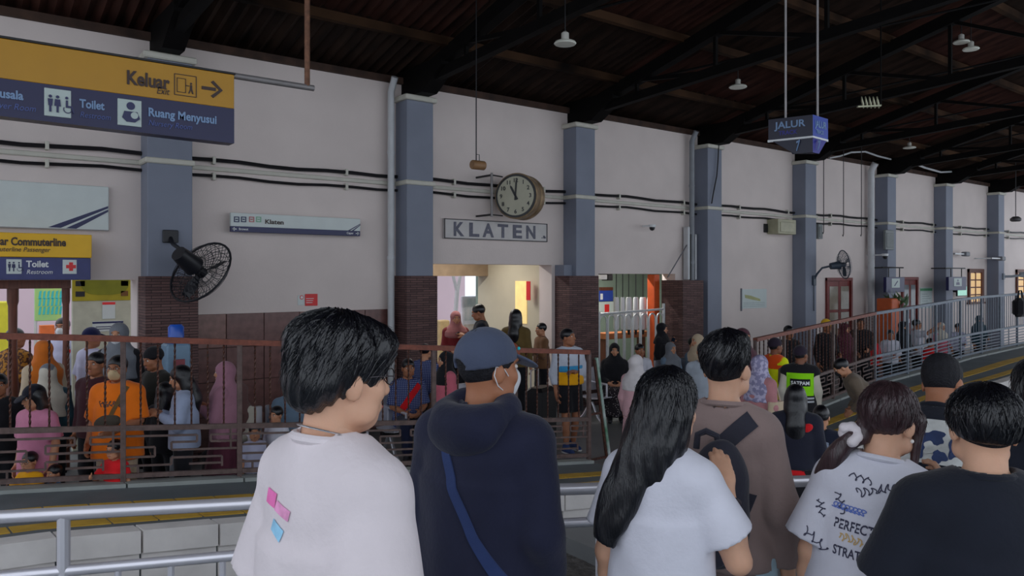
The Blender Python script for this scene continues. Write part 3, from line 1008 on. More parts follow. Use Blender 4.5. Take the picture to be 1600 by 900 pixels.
# drain pipes
for px, ytop, nm, material, r_ in ((611, 132, 'white drain pipe running down beside the second pillar', M_PIPE, 0.052), (1361, 262, 'white drain pipe running down left of the sixth pillar', M_PIPE, 0.085), (1081, 215, 'grey drain pipe running down left of the fourth pillar', mat('grey_pipe', rgb(136, 140, 146), 0.5), 0.055)):
    yy = -0.14
    x_ = WS(px, yy)
    p = tag(empty('drain_pipe', (x_, yy, FLOOR)), nm, 'pipe')
    MB().tube([(0, 0, 0), (0, 0, 4.55 - FLOOR), (0, -0.12, 4.75 - FLOOR)], r_, 12).build('pipe', material, p, smooth=True)
    for zz in (1.0, 2.6, 4.2):
        MB().lathe([(r_ + .008, zz), (r_ + .008, zz + .05)], 12, 'z').build('clamp', material, p)

# beige box, dark vent, small switch boxes, cctv
b = Board('junction_box', 'beige metal junction box beside the fifth pillar under the cables', 'box', 1216, 365, -0.30)
x1 = WS(1244, -0.30) - b.x0
MB().cbox(0, x1, 0, 0.30, 0, WZ(1216, 341.5, -0.30) - b.z0, 0.01).build('case', mat('beige_metal', rgb(172, 168, 140), 0.5), b.o)
MB().cbox(0.08, x1 - .08, -0.012, 0, 0.05, WZ(1216, 343, -0.30) - b.z0 - .05, 0.006).build('door', mat('beige_metal2', rgb(180, 176, 150), 0.5), b.o)
b = Board('wall_vent', 'small square black vent hole left of the beige junction box', 'vent', 1194, 363, -0.02)
m = b.rect(1194, 363, 1203, 0.2, M_BLACK, 'grille', 0.02, -0.01)
for k in range(4):
    b.rect(1194, 361.5 - k * 2.5, 1203, 0.015, mat('dark_slat', rgb(50, 50, 54), 0.5), 'slat', -0.01, -0.02)
b = Board('control_box', 'tall grey control box hung on the side of the sixth pillar', 'box', 1384, 390, -0.42)
x1 = WS(1397, -0.42) - b.x0
MB().cbox(0, x1, 0, 0.07, 0, WZ(1384, 359, -0.42) - b.z0, 0.01).build('case', mat('grey_box', rgb(118, 124, 124), 0.5), b.o)
MB().cbox(.05, x1 - .05, -.01, 0, 0.06, WZ(1384, 361, -0.42) - b.z0 - .05, 0.005).build('door', mat('grey_box2', rgb(106, 112, 112), 0.5), b.o)
b = Board('control_box', 'small grey box on the wall right of the fifth pillar', 'box', 1279, 373, -0.10)
MB().cbox(0, .2, 0, 0.10, 0, WZ(1279, 350, -0.1) - b.z0, 0.01).build('case', mat('grey_box', rgb(118, 124, 124), 0.5), b.o)
MB().cbox(.03, .17, -.01, 0, 0.04, 0.3, 0.005).build('door', MATS['grey_box2'], b.o)


def cctv(px, py, y, lb, s=1.0):
    c = tag(empty('security_camera', (WS(px, y), y, WZ(px, py, y))), lb, 'camera')
    MB().lathe([(.06 * s, 0), (.07 * s, .03 * s), (.07 * s, .05 * s)], 14, 'z').build('mount', M_WHITE, c, smooth=True)
    MB().lathe([(.01, -.07 * s), (.04 * s, -.055 * s), (.055 * s, -.02 * s), (.055 * s, 0)], 14, 'z').build('dome', M_BLACK, c, smooth=True)
    MB().bar((0, 0, .03), (0, -y, .03), .03, .03).build('bracket', M_WHITE, c)


cctv(1019, 355, -0.25, 'small white dome security camera on the wall right of the third pillar', 1.0)
cctv(1383, 400, -0.50, 'tiny dome security camera on the sixth pillar', 1.2)


def bullet(px, py, y, lb):
    c = tag(empty('security_camera', (WS(px, y), y, WZ(px, py, y))), lb, 'camera')
    MB().bar((-.75, 0, 0), (-.1, 0, 0), .04, .04).build('arm', M_WHITE, c)
    MB().bar((-.73, 0, 0), (-.73, -y + .01, 0), .04, .04).build('wall_arm', M_WHITE, c)
    MB().cbox(-.1, .18, -.08, .08, -.07, .07, .02).build('housing', mat('camera_grey', rgb(120, 122, 128), 0.5), c)
    MB().lathe([(.05, .18), (.05, .22)], 12, 'x').build('lens', M_BLACK, c)


bullet(1508, 397, -0.25, 'bullet security camera on an arm above the brown window')
bullet(1564, 404, -0.50, 'bullet security camera on an arm at the last pillar')

# white air duct box above the stone pier
b = Board('pipe_bundle', 'pale pipes and cable box standing on top of the stone pier', 'pipes', 1072, 437, -0.12)
for k, (dx, w_, m_) in enumerate(((0.0, .07, M_PIPE), (0.09, .13, M_BLACK), (0.24, .05, M_PIPE))):
    MB().cbox(dx, dx + w_, -.05, .08, 0, .95 if k else 1.1, .01).build('upright_pipe', m_, b.o)
MB().tube([(-.55, .02, .05), (0, -.02, .72)], .012, 6).build('slanting_cable', mat('grey_cable', rgb(110, 110, 116), .6), b.o)

# framed notice right of the fourth pillar
b = Board('wall_poster', 'pale framed notice poster on the white wall right of the stone pier', 'poster', 1158.5, 482.5, -0.012)
x1 = WS(1198, -0.012) - b.x0
hz = WZ(1158.5, 452, -0.012) - b.z0
MB().cbox(0, x1, -.0, .012, 0, hz, .004).build('sheet', mat('poster_paper', rgb(206, 216, 214), .5, var=.03), b.o)
MB().box(-.02, 0.01, -.015, .012, -.05, hz + .02).build('frame_edge', mat('grey_edge', rgb(120, 124, 132), .5), b.o)
MB().prism([(.12, hz * .72), (.35, hz * .66), (.7, hz * .48), (.72, hz * .36), (.4, hz * .45), (.14, hz * .55)], -.003, 0).build('printed_swash', mat('olive_print', rgb(176, 178, 120), .5), b.o)
for k in range(3):
    MB().box(.06, x1 - .08, -.003, 0, hz * (.10 + .09 * k), hz * (.115 + .09 * k)).build('text_line', mat('grey_text', rgb(130, 150, 150), .5), b.o)


# ---- wall fans
def wire_fan(name, lb, loc, head_dir, r, parts):
    f = tag(empty(name, loc), lb, 'fan')
    hd = Vector(head_dir).normalized()
    upv = Vector((0, 0, 1))
    a = hd.cross(upv).normalized()
    bb = a.cross(hd).normalized()
    c = Vector(parts['head'])

    def P(u, v, w):
        return c + a * u + bb * v + hd * w

    def circ(rad, w, n=28):
        return [P(rad * math.cos(2 * math.pi * i / n), rad * math.sin(2 * math.pi * i / n), w) for i in range(n + 1)]
    mt = parts['mat']
    MB().tube(circ(r, 0), r * .035, 6, False).build('rim', mt, f, smooth=True)
    for w, nm in ((r * .28, 'front_grille'), (-r * .28, 'rear_grille')):
        g = MB()
        for k in range(36):
            an = 2 * math.pi * k / 36
            g.tube([P(r * math.cos(an), r * math.sin(an), 0), P(r * .7 * math.cos(an), r * .7 * math.sin(an), w * .8), P(r * .15 * math.cos(an + .15), r * .15 * math.sin(an + .15), w)], r * .008, 4)
        for rad in (.35, .6, .82):
            g.tube(circ(r * rad, w * (1.0 - rad * .35)), r * .009, 4, False)
        o = g.build(nm, mt, f)
        o['kind'] = 'stuff'
    for k in range(3):
        an = 2 * math.pi * k / 3 + .4
        pts = []
        for i in range(7):
            t = i / 6
            for sgn in (-1, 1):
                w_ = sgn * (.10 + .22 * math.sin(math.pi * min(1, t * .9 + .1)))
                rad = r * (.12 + .72 * t)
                pts.append(P(rad * math.cos(an + w_), rad * math.sin(an + w_), sgn * r * .07))
        MB().add(pts, [(2 * i, 2 * i + 1, 2 * i + 3, 2 * i + 2) for i in range(6)]).build('blade', parts.get('blade', mt), f)
    MB().tube([P(0, 0, .1 * r), P(0, 0, .02 * r), P(0, 0, -.30 * r)], r * .16, 14).build('hub', mt, f, smooth=True)
    MB().tube([P(0, 0, -.28 * r), P(0, 0, -.45 * r), P(0, 0, -.75 * r), P(0, 0, -.95 * r)], r * .30, 16, r2=r * .22).build('motor', mt, f, smooth=True)
    MB().tube([Vector(p) for p in parts['arm']], parts.get('ar', .025), 8).build('arm', mt, f, smooth=True)
    MB().cbox(*parts['plate'], .008).build('mount_plate', mt, f)
    return f


M_FAN = mat('black_fan', rgb(24, 25, 32), .45, var=.1)
s0 = PX[0] + .26
zf = WZ(262, 372, -P_D)
wire_fan('wall_fan', 'big black wire-cage wall fan on the first pillar, seen from behind', (s0, -P_D, zf), (0.74, 0.40, -0.54), 0.42,
         dict(head=(.22, -.52, -.42), mat=M_FAN, arm=[(0, -.03, 0), (0, -.14, -.08), (-.02, -.40, -.12), (.02, -.60, -.20)], plate=(-.09, .09, -.04, 0, -.06, .10)))
zf = WZ(1270, 437, -P_D)
M_FAN2 = mat('grey_blue_fan', rgb(64, 74, 88), .45, var=.1)
wire_fan('wall_fan', 'grey-blue wall fan on a curved arm at the fifth pillar', (PX[4] + .33, -P_D, zf), (0.75, -0.6, 0.12), 0.34,
         dict(head=(.40, -.55, .36), mat=M_FAN2, arm=[(0, -.02, 0), (0, -.10, .14), (.05, -.2, .28), (.2, -.4, .34)], plate=(-.06, .06, -.05, 0, -.14, .10)))
MB().tube([(0, -.02, -.1), (0, -.02, -.75)], .012, 6).build('power_cable', M_FAN2, bpy.data.objects['wall_fan.001'])
zf = WZ(1562, 432, -P_D)
wire_fan('wall_fan', 'pale grey wall fan at the last pillar near the right edge', (PX[7] + .35, -P_D, zf), (0.7, -0.7, 0.0), 0.36,
         dict(head=(.65, -.6, .06), mat=mat('pale_fan', rgb(150, 156, 164), .45), arm=[(0, 0, 0), (.15, -.2, .0), (.4, -.4, .04)], plate=(-.06, .06, -.05, 0, -.1, .1), ar=.04))

# ---- doors, windows of the rooms on the right
def door(n, px0, px1, py, lb_mat, glass, panes=2):
    x0, x1 = WS(px0, -.03), WS(px1, -.03)
    zt = WZ(px0, py, -.03)
    D = struct(empty('door_%d' % n, (x0, 0, FLOOR)))
    W_, H = x1 - x0, zt - FLOOR
    for a in ((0, .08, FLOOR, H), (W_ - .08, W_, 0, H)):
        MB().cbox(a[0], a[1], -.06, .0, 0, H, .006).build('jamb', lb_mat, D)
    MB().cbox(0, W_, -.062, 0, H - .08, H, .006).build('head', lb_mat, D)
    lw = (W_ - .16) / panes
    for k in range(panes):
        lx = .08 + k * lw
        lf = MB().cbox(lx + .005, lx + lw - .005, -.02, 0, .01, H - .085, .004).build('leaf', lb_mat, D)
        for r in range(3):
            z0 = .15 + r * (H - .3) / 3
            MB().cbox(lx + .05 * lw / .5 + .03, lx + lw - .06, -.03, -.02, z0, z0 + (H - .3) / 3 - .07, .004).build('pane', glass, lf)
    MB().cbox(W_ / 2 - .09, W_ / 2 - .06, -.05, -.02, 1.0, 1.12, .004).build('handle', M_CHROME, D)


M_PANE = mat('dull_pane', rgb(150, 142, 128), .15, var=.1)
M_PANE2 = mat('grey_pane', rgb(126, 130, 134), .15, var=.1)
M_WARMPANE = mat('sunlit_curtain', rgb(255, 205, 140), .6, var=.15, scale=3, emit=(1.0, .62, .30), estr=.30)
M_REDWOOD = mat('red_brown_wood', rgb(120, 44, 40), .5, var=.2)
door(1, 1291, 1331, 434, M_REDWOOD, M_PANE)
door(2, 1409, 1434, 433, M_REDWOOD, M_PANE2)


def window(n, px0, px1, py0, py1):
    x0, x1 = WS(px0, -.03), WS(px1, -.03)
    zt, zb_ = WZ(px0, py0, -.03), 0.9
    W_ = struct(empty('window_%d' % n, (x0, 0, zb_)))
    w, h = x1 - x0, zt - zb_
    for a in ((0, .09), (w - .16, w)):
        MB().cbox(a[0], a[1], -.07, 0, 0, h, .006).build('frame_post', M_WOOD, W_)
    MB().cbox(0, w, -.072, 0, h - .12, h, .006).build('frame_head', M_WOOD, W_)
    MB().cbox(-.05, w + .05, -.10, 0, -.06, 0, .006).build('window_sill', M_WOOD, W_)
    gw = (w - .25) / 2
    gh = (h - .12) / 4
    for c in range(2):
        for r in range(4):
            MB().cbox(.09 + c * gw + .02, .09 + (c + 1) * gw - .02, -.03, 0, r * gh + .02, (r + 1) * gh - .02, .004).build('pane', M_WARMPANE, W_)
    MB().cbox(.09 + gw - .02, .09 + gw + .02, -.05, 0, 0, h - .12, .004).build('mullion', M_WOOD, W_)
    for r in range(1, 4):
        MB().cbox(.09, w - .16, -.045, 0, r * gh - .02, r * gh + .02, .004).build('glazing_bar', M_WOOD, W_)


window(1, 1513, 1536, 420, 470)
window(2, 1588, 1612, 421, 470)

# blue projecting signs
def flag_sign(px0, px1, py0, py1, icon, lb):
    yy = -.75
    b = Board('flag_sign', lb, 'sign', px0, py1, yy)
    w = WS(px1, yy) - b.x0
    h = WZ(px0, py0, yy) - b.z0
    MB().cbox(0, w, 0, .08, 0, h, .006).build('panel', M_NAVY, b.o)
    MB().cbox(.28 * w, .72 * w, -.006, 0, h * .3, h * .9, .003).build('pictogram_tile', MATS['pale_pictogram_tile'], b.o)
    if icon == 'pen':
        MB().prism([(.40 * w, h * .42), (.45 * w, h * .40), (.62 * w, h * .72), (.58 * w, h * .77)], -.009, -.006).build('pictogram', M_NAVY, b.o)
    else:
        MB().lathe([(h * .09, 0), (h * .09, .003)], 12, 'y', (.5 * w, -.009, h * .72)).build('pictogram', M_NAVY, b.o)
        MB().prism([(.40 * w, h * .40), (.60 * w, h * .40), (.58 * w, h * .60), (.42 * w, h * .60)], -.009, -.006).build('pictogram_shoulders', M_NAVY, b.o)
    for xx in (.2 * w, .8 * w):
        MB().tube([(xx, .04, h), (xx, .04, h + .25)], .015, 6).build('hanger', M_BLACK, b.o)
    MB().tube([(-.15, .04, h + .25), (w, .04, h + .25)], .02, 6).build('rail', M_BLACK, b.o)
    MB().tube([(w * .5, .04, h + .25), (w * .5, .74, h + .25)], .02, 6).build('wall_arm', M_BLACK, b.o)


flag_sign(1385, 1413.5, 433, 457, 'pen', 'small navy projecting sign with a pen pictogram at the second door')
flag_sign(1482.5, 1510, 432.5, 454, 'man', 'small navy projecting sign with a person pictogram near the brown window')
b = Board('green_headed_notice', 'white notice with a green heading strip right of the second door', 'poster', 1438, 482, -.012)
x1 = WS(1456.5, -.012) - b.x0
hz = WZ(1438, 449.5, -.012) - b.z0
MB().cbox(0, x1, 0, .012, 0, hz, .004).build('sheet', MATS['poster_paper'], b.o)
MB().box(0, x1, -.004, 0, hz * .84, hz * .96).build('heading_strip', mat('green_print', rgb(80, 160, 110), .5), b.o)
for k in range(6):
    MB().box(.1, x1 - .1 - .1 * (k % 3), -.003, 0, hz * (.12 + .11 * k), hz * (.14 + .11 * k)).build('text_line', MATS['grey_text'], b.o)
# potted plant in an orange box, glowing counter screen
xx, yy = WS(1388, -.9), -.9
pp = tag(empty('potted_plant', (xx, yy, FLOOR)), 'leafy plant in an orange planter below the pen sign', 'plant')
zt_ = WZ(1388, 466, yy) - FLOOR
MB().cbox(-.22, .22, -.2, .2, 0, zt_, .02).build('planter', mat('orange_planter', rgb(206, 96, 48), .5), pp)
rl = random.Random(9)
leaf = MB().add([(0, 0, 0), (.05, .0, .10), (.0, .02, .3), (-.05, .0, .10)], [(0, 1, 2, 3)]).mesh('leaf')
leaf.materials.append(mat('leaf_green', rgb(66, 96, 56), .5))
for k in range(34):
    o = share('leaf', leaf, pp, (.35 + rl.uniform(-.25, .25), rl.uniform(-.2, .2), zt_ - .35 + rl.uniform(0, .35)), (rl.uniform(-.9, .9), rl.uniform(-.3, 1.1), rl.uniform(0, 6.28)))
MB().tube([(.1, 0, zt_ - .6), (.35, 0, zt_ - .15)], .03, 6).build('stem', M_WOOD, pp)
b = Board('counter_screen', 'glowing pale green counter screen below the person sign', 'screen', 1496, 463, -.3)
MB().cbox(0, WS(1511, -.3) - b.x0, 0, .05, 0, .32, .01).build('case', M_BLACK, b.o)
MB().box(.1, .2, .05, .31, .12, .2).build('bracket', M_BLACK, b.o)
MB().box(.02, WS(1511, -.3) - b.x0 - .02, -.004, 0, .02, .30).build('screen', mat('screen_green', rgb(150, 215, 190), .4, emit=(.45, .85, .7), estr=.35), b.o)

# ---- doorway on the left: turned posts, notice partition, court things beyond
posts = [(20, 0.15, .06), (103, 0.15, .045)]
for px, yy, r_ in posts:
    o = MB().lathe([(r_, 0), (r_, .5), (r_ * .8, .55), (r_ * 1.05, 1.0), (r_ * .75, 1.5), (r_ * .8, 2.0), (r_, 2.05), (r_, 1.70 - FLOOR)], 12, 'z')
    struct(o.build('trim_post_%d' % (1 if px < 50 else 2), M_WOOD, None, (WS(px, yy), yy, FLOOR), smooth=True))
struct(MB().box(WS(-260, .1), WS(110, .1), .05, .25, 1.60, 1.70).build('trim_3', M_WOOD))
yy = 1.2
x0, x1 = WS(112.5, yy), WS(206, yy)
pa = tag(empty('notice_partition', (x0, yy, FLOOR)), 'pale partition with a yellow map banner and notices inside the left doorway', 'partition')
MB().cbox(0, x1 - x0, 0, .06, 0, 2.4, .01).build('panel', mat('pale_partition', rgb(190, 192, 172), .6), pa)
z0 = WZ(150, 470, yy) - FLOOR
ban = MB().cbox(0, x1 - x0 - .02, -.01, 0, z0, z0 + .45, .003).build('banner', mat('olive_banner', rgb(168, 156, 30), .6), pa)
MB().prism([(.25 + .2 * (x1 - x0) + .30 * math.cos(a), z0 + .26 + .20 * math.sin(a) + .02 * math.sin(3 * a)) for a in [R(18 * k) for k in range(20)]], -.014, -.01).build('printed_map', mat('map_green', rgb(126, 130, 22), .6), ban)
for zz in (z0 + .06, z0 + .2, z0 + .33):
    MB().box(.04, .15, -.014, -.01, zz, zz + .07).build('printed_icon', M_BLACK, ban)
    MB().box(x1 - x0 - .14, x1 - x0 - .05, -.014, -.01, zz, zz + .07).build('printed_icon', mat('brown_icon', rgb(110, 74, 30), .6), ban)
n1 = MB().cbox(.36, .52, -.01, 0, z0 - .25, z0 - .015, .003).build('notice', MATS['poster_paper'], pa)
MB().box(.36, .52, -.013, -.01, z0 - .055, z0 - .02).build('red_heading', M_RED, n1)
n2 = MB().cbox(.24, .62, -.01, 0, z0 - .42, z0 - .28, .003).build('notice', MATS['poster_paper'], pa)
MB().box(.24, .62, -.013, -.01, z0 - .31, z0 - .285).build('navy_heading', M_NAVY, n2)
for k in range(2):
    MB().box(.28, .56, -.013, -.01, z0 - .39 + .03 * k, z0 - .38 + .03 * k).build('text_line', M_NAVY, n2)
# green banner outside
yy = 6.5
b = Board('green_banner', 'bright green and cyan printed banner in the court beyond the left doorway', 'banner', 54, 502, yy)
w = WS(96, yy) - b.x0
hz = WZ(54, 446, yy) - b.z0
MB().cbox(0, w, 0, .04, 0, hz, .01).build('cloth', mat('green_banner_cloth', rgb(150, 226, 160), .7, var=.15, scale=2, color2=rgb(206, 226, 120)), b.o)
for k, zz in enumerate((.18, .42, .62)):
    for q in range(6):
        xq = .06 + q * w * .155
        MB().prism([(xq, hz * zz), (xq + .085 * w, hz * zz), (xq + .125 * w, hz * zz + .16), (xq + .04 * w, hz * zz + .14)], -.006, 0).build('printed_mark', mat('cyan_print', rgb(70, 200, 200), .6), b.o)
for xx in (0.02, w - .02):
    MB().tube([(xx, .03, -2.0), (xx, .03, hz + .1)], .03, 6).build('pole', M_PIPE, b.o)
o = tag(empty('orange_barrier', CP(73, 14.0) + (FLOOR,)), 'small orange plastic barrier in the court beyond the left doorway', 'barrier')
MB().prism([(-.16, 0), (.16, 0), (.11, 1.45), (-.11, 1.45)], -.1, .1).build('body', mat('orange_plastic', rgb(240, 120, 60), .5), o)
MB().cbox(-.135, .135, -.11, .11, 1.15, 1.28, .01).build('reflector_band', M_WHITE, o)
# yellow wall piece far left
o = tag(MB().cbox(-.2, .2, -.2, .2, 0, 1.9, .02).build('bollard', mat('lemon_paint', rgb(232, 220, 60), .5), None, (*CP(4, 13.5), FLOOR)), 'lemon yellow painted post outside at the left edge', 'post')

# ---- lobby behind the clock bay
xs = WS(862)
b2 = MB().cbox(-.01, 0, .7, 1.05, 1.45, 2.25, .003)
tag(b2.build('lit_ad_panel', mat('warm_lit_panel', rgb(250, 214, 130), .4, emit=(1.0, .78, .36), estr=.35), None, (xs - .005, 0, FLOOR)), 'narrow warm-lit advertisement on the cream lobby wall', 'poster')
tag(MB().cbox(-.012, 0, .2, .32, 1.9, 2.25, .003).build('red_wall_box', M_RED, None, (xs - .12, 0.25, FLOOR)), 'small red alarm box on the lobby door jamb', 'alarm box')
yy = 2.9
x0, x1 = WS(722, yy), WS(758, yy)
b = Board('poster_stand', 'bright poster stand with pale print behind the lobby', 'poster', 722, 532, yy)
hz = WZ(722, 463, yy) - b.z0
MB().cbox(0, x1 - x0, 0, .06, -1.0, hz, .01).build('frame', mat('pale_stand', rgb(226, 220, 228), .5), b.o)
MB().box(.05, x1 - x0 - .05, -.006, 0, hz * .45, hz * .95).build('upper_print', mat('pale_cyan_print', rgb(200, 214, 220), .5, var=.3, scale=4, color2=rgb(236, 226, 226)), b.o)
MB().box(.05, x1 - x0 - .05, -.006, 0, hz * .08, hz * .36).build('lower_print', mat('pinkish_print', rgb(226, 200, 180), .5, var=.3, scale=5, color2=rgb(236, 226, 226)), b.o)
yy = 7.0
tr_ = tag(empty('bare_tree', (WS(712, yy), yy, FLOOR)), 'thin forked tree outside behind the lobby', 'tree')
MB().tube([(0, 0, 0), (0, 0, 1.4), (.05, 0, 2.0)], .06, 8).build('trunk', MATS['old_white'], tr_)
MB().tube([(.05, 0, 1.9), (.3, 0, 3.1), (.38, 0, 3.8)], .05, 8, r2=.02).build('branch', MATS['old_white'], tr_)
MB().tube([(.05, 0, 1.9), (-.25, 0, 2.9), (-.36, 0, 3.6)], .05, 8, r2=.02).build('branch', MATS['old_white'], tr_)
lf2 = MB().add([(0, 0, 0), (.12, .0, .12), (.0, .03, .3), (-.12, .0, .12)], [(0, 1, 2, 3)]).mesh('leaf')
lf2.materials.append(mat('yellow_leaf', rgb(190, 180, 70), .6))
for k in range(50):
    share('leaf', lf2, tr_, (.1 + rl.gauss(0, .35), rl.gauss(0, .3), 3.55 + rl.uniform(-.2, .6)), (rl.uniform(-1.5, 1.5), rl.uniform(-1.5, 1.5), rl.uniform(0, 6)))
yy = 2.35
tag(MB().cbox(-.12, .12, -.1, .1, 0, WZ(690, 500, yy) - FLOOR, .02).build('timber_post', mat('tan_timber', rgb(206, 178, 130), .6), None, (WS(691, yy), yy, FLOOR)), 'short tan wooden post beside the second pillar in the lobby', 'post')

# ---- waiting room behind the third bay: orange column, arched rail, white rolled umbrellas
yy = .18
tag(MB().cbox(-.08, .08, -.10, .10, 0, 1.78 - FLOOR, .01).build('orange_column', mat('orange_paint', rgb(222, 92, 40), .5), None, (WS(1021, yy), yy, FLOOR)), 'square orange column inside the waiting room', 'column')
# white arched railing
yy = -.15
x0, x1 = WS(935.5, yy), WS(1037, yy)
wr_ = tag(empty('arched_railing', (x0, yy, FLOOR)), 'white metal railing with arched bars in front of the waiting room', 'railing')
M_WMETAL = mat('white_metal', rgb(206, 208, 210), .4, .2)
hz = WZ(936, 491, yy) - FLOOR
L = x1 - x0
MB().tube([(0, 0, hz), (L, 0, hz + .05)], .022, 8).build('top_rail', M_WMETAL, wr_, smooth=True)
MB().tube([(0, 0, .25), (L, 0, .25)], .018, 8).build('bottom_rail', M_WMETAL, wr_, smooth=True)
nb = 8
for k in range(nb):
    xa, xb = L * k / nb + .02, L * (k + 1) / nb - .02
    pts = [(xa, 0, .25)] + [((xa + xb) / 2 - (xb - xa) / 2 * math.cos(a), 0, hz - .14 + .11 * math.sin(a)) for a in [R(18 * i) for i in range(11)]] + [(xb, 0, .25)]
    MB().tube(pts, .016, 6).build('arched_bar', M_WMETAL, wr_, smooth=True)
MB().tube([(L, 0, 0), (L, 0, hz + .16)], .03, 8).build('end_post', M_WMETAL, wr_, smooth=True)
MB().tube([(0, 0, 0), (0, 0, hz + .05)], .03, 8).build('end_post', M_WMETAL, wr_, smooth=True)
# white rolled covers hanging in a row
yy = .42
hang = [(963, 9), (973, 7), (982.5, 10), (993.5, 9), (1004.5, 11), (1016, 11)]
for k, (px, wpx) in enumerate(hang):
    xx = WS(px, yy)
    ztop, zbt_ = WZ(px, 464.5, yy), WZ(px, 515, yy)
    r_ = wpx * WD(px, yy) / F / 2
    o = tag(empty('white_rolled_cover', (xx, yy, zbt_)), '%s of the six white rolled cloth covers hanging behind the arched railing' % ('leftmost', 'second from left', 'third from left', 'fourth from left', 'fifth from left', 'rightmost')[k], 'cover', 'white rolled covers')
    MB().lathe([(r_ * .8, 0), (r_, .04), (r_ * 1.02, .3), (r_ * .94, ztop - zbt_ - .05), (r_ * .8, ztop - zbt_)], 14, 'z').build('roll', mat('white_cloth', rgb(226, 226, 230), .8, var=.04), o, smooth=True)
    MB().lathe([(r_ * .35, -.10), (r_ * .5, 0.0)], 10, 'z').build('foot', M_BLACK, o)
    MB().tube([(0, 0, ztop - zbt_ - .01), (0, 0, 2.51 - zbt_)], .01, 6).build('hanger', M_BLACK, o)
yy = 2.37
b = Board('blue_poster', 'blue poster with white figures on the waiting room wall', 'poster', 937, 471, yy)
MB().cbox(0, WS(958, yy) - b.x0, 0, .03, 0, .25, .004).build('sheet', M_BRIGHTBLUE, b.o)
MB().cbox(0, WS(958, yy) - b.x0, -.0, .03, .25, .33, .004).build('brown_heading', M_WOOD, b.o)
MB().box(.02, .10, -.004, 0, .04, .18).build('printed_figure', M_WHITE, b.o)
b = Board('red_poster', 'white poster with a red block on the waiting room wall', 'poster', 937, 490, yy)
MB().cbox(0, WS(959, yy) - b.x0, 0, .03, 0, .27, .004).build('sheet', MATS['poster_paper'], b.o)
MB().box(.16, .31, -.004, 0, .03, .21).build('red_block', M_RED, b.o)
b = Board('ceiling_speaker_box', 'white boxy loudspeakers under the waiting room ceiling', 'loudspeaker', 938, 437, .6)
MB().cbox(0, .2, 0, .2, 0, .10, .01).build('white_box', M_WMETAL, b.o)
MB().cbox(.22, .36, .0, .2, -.02, .10, .01).build('dark_box', M_BLACK, b.o)
MB().cbox(-.0, .36, .0, .2, .10, .85, .01).build('hanger_plate', M_BLACK, b.o)
tb = tag(empty('wooden_counter', (WS(940, .95), .95, FLOOR)), 'brown wooden counter shelf behind the arched railing', 'counter')
zc_ = WZ(960, 522, .95) - FLOOR
MB().cbox(0, 1.25, -.15, .15, zc_ - .09, zc_ + .04, .01).build('top', mat('orange_wood', rgb(170, 104, 64), .5, var=.2), tb)
for xx in (.06, 1.19):
    MB().cbox(xx - .04, xx + .04, -.1, .1, 0, zc_ - .09, .01).build('leg', M_WOOD, tb)

# fluorescent fittings in the waiting room and lobby
def tube_light(name, label, x, y, z, L, power):
    t = tag(empty(name, (x, y, z)), label, 'lamp')
    MB().cbox(-L / 2, L / 2, -.05, .05, 0, .06, .01).build('housing', M_WMETAL, t)
    MB().tube([(-L / 2 + .03, 0, -.02), (L / 2 - .03, 0, -.02)], .016, 10).build('tube', mat('lit_tube', rgb(255, 255, 250), .4, emit=(1, 1, .95), estr=4.0), t)
    ld = bpy.data.lights.new('tube_glow', 'AREA')
    ld.shape = 'RECTANGLE'
    ld.size, ld.size_y = L, .05
    ld.energy = power
    ld.color = (1.0, .98, .93)
    lo = bpy.data.objects.new('tube_glow', ld)
    COL.objects.link(lo)
    lo.parent = t
    lo.location = (0, 0, -.045)


tube_light('fluorescent_lamp', 'white fluorescent ceiling lamp inside the waiting room', 11.2, .9, 2.43, 1.2, 55)
tube_light('fluorescent_lamp', 'white fluorescent ceiling lamp inside the lobby', 7.8, 1.1, 2.38, 1.2, 18)

# loose pale and dark cables under the eave
for pts_px, yy, r_, m_, lb in (([(1296, 247), (1312, 244), (1330, 238), (1352, 237), (1372, 244), (1392, 249)], -.45, .022, M_PIPE, 'pale drooping cable under the eave left of the sixth pillar'),
                               ([(1404, 257), (1425, 254), (1445, 262), (1470, 269), (1492, 268)], -.45, .028, M_PIPE, 'pale drooping cable under the eave between the sixth and seventh pillars'),
                               ([(1123, 226), (1122, 250), (1120, 275), (1115, 300), (1112, 318)], -.40, .014, M_BLACKPIPE, 'thin black cable sagging down the front of the fourth pillar')):
    P3 = [Vector((WS(a, yy), yy, WZ(a, b_, yy))) for a, b_ in pts_px]
    o = P3[0].copy()
    tag(MB().tube([p - o for p in P3], r_, 6).build('loose_cable', m_, None, o, smooth=True), lb, 'cable')

# ------------------------------------------------------------------ fences on the ramps
def twisted_bar(h, s=0.017, seg=14, turns=3.0):
    vs, fs = [], []
    for i in range(seg + 1):
        a0 = turns * 2 * math.pi * i / seg
        for k in range(4):
            a = a0 + math.pi / 2 * k
            vs.append((s * .72 * math.cos(a), s * .72 * math.sin(a), h * i / seg))
    for i in range(seg):
        for k in range(4):
            fs.append((i * 4 + k, i * 4 + (k + 1) % 4, i * 4 + 4 + (k + 1) % 4, i * 4 + 4 + k))
    me = bpy.data.meshes.new('baluster')
    me.from_pydata(vs, [], fs)
    return me


FH = 1.30
MIDH = 0.50


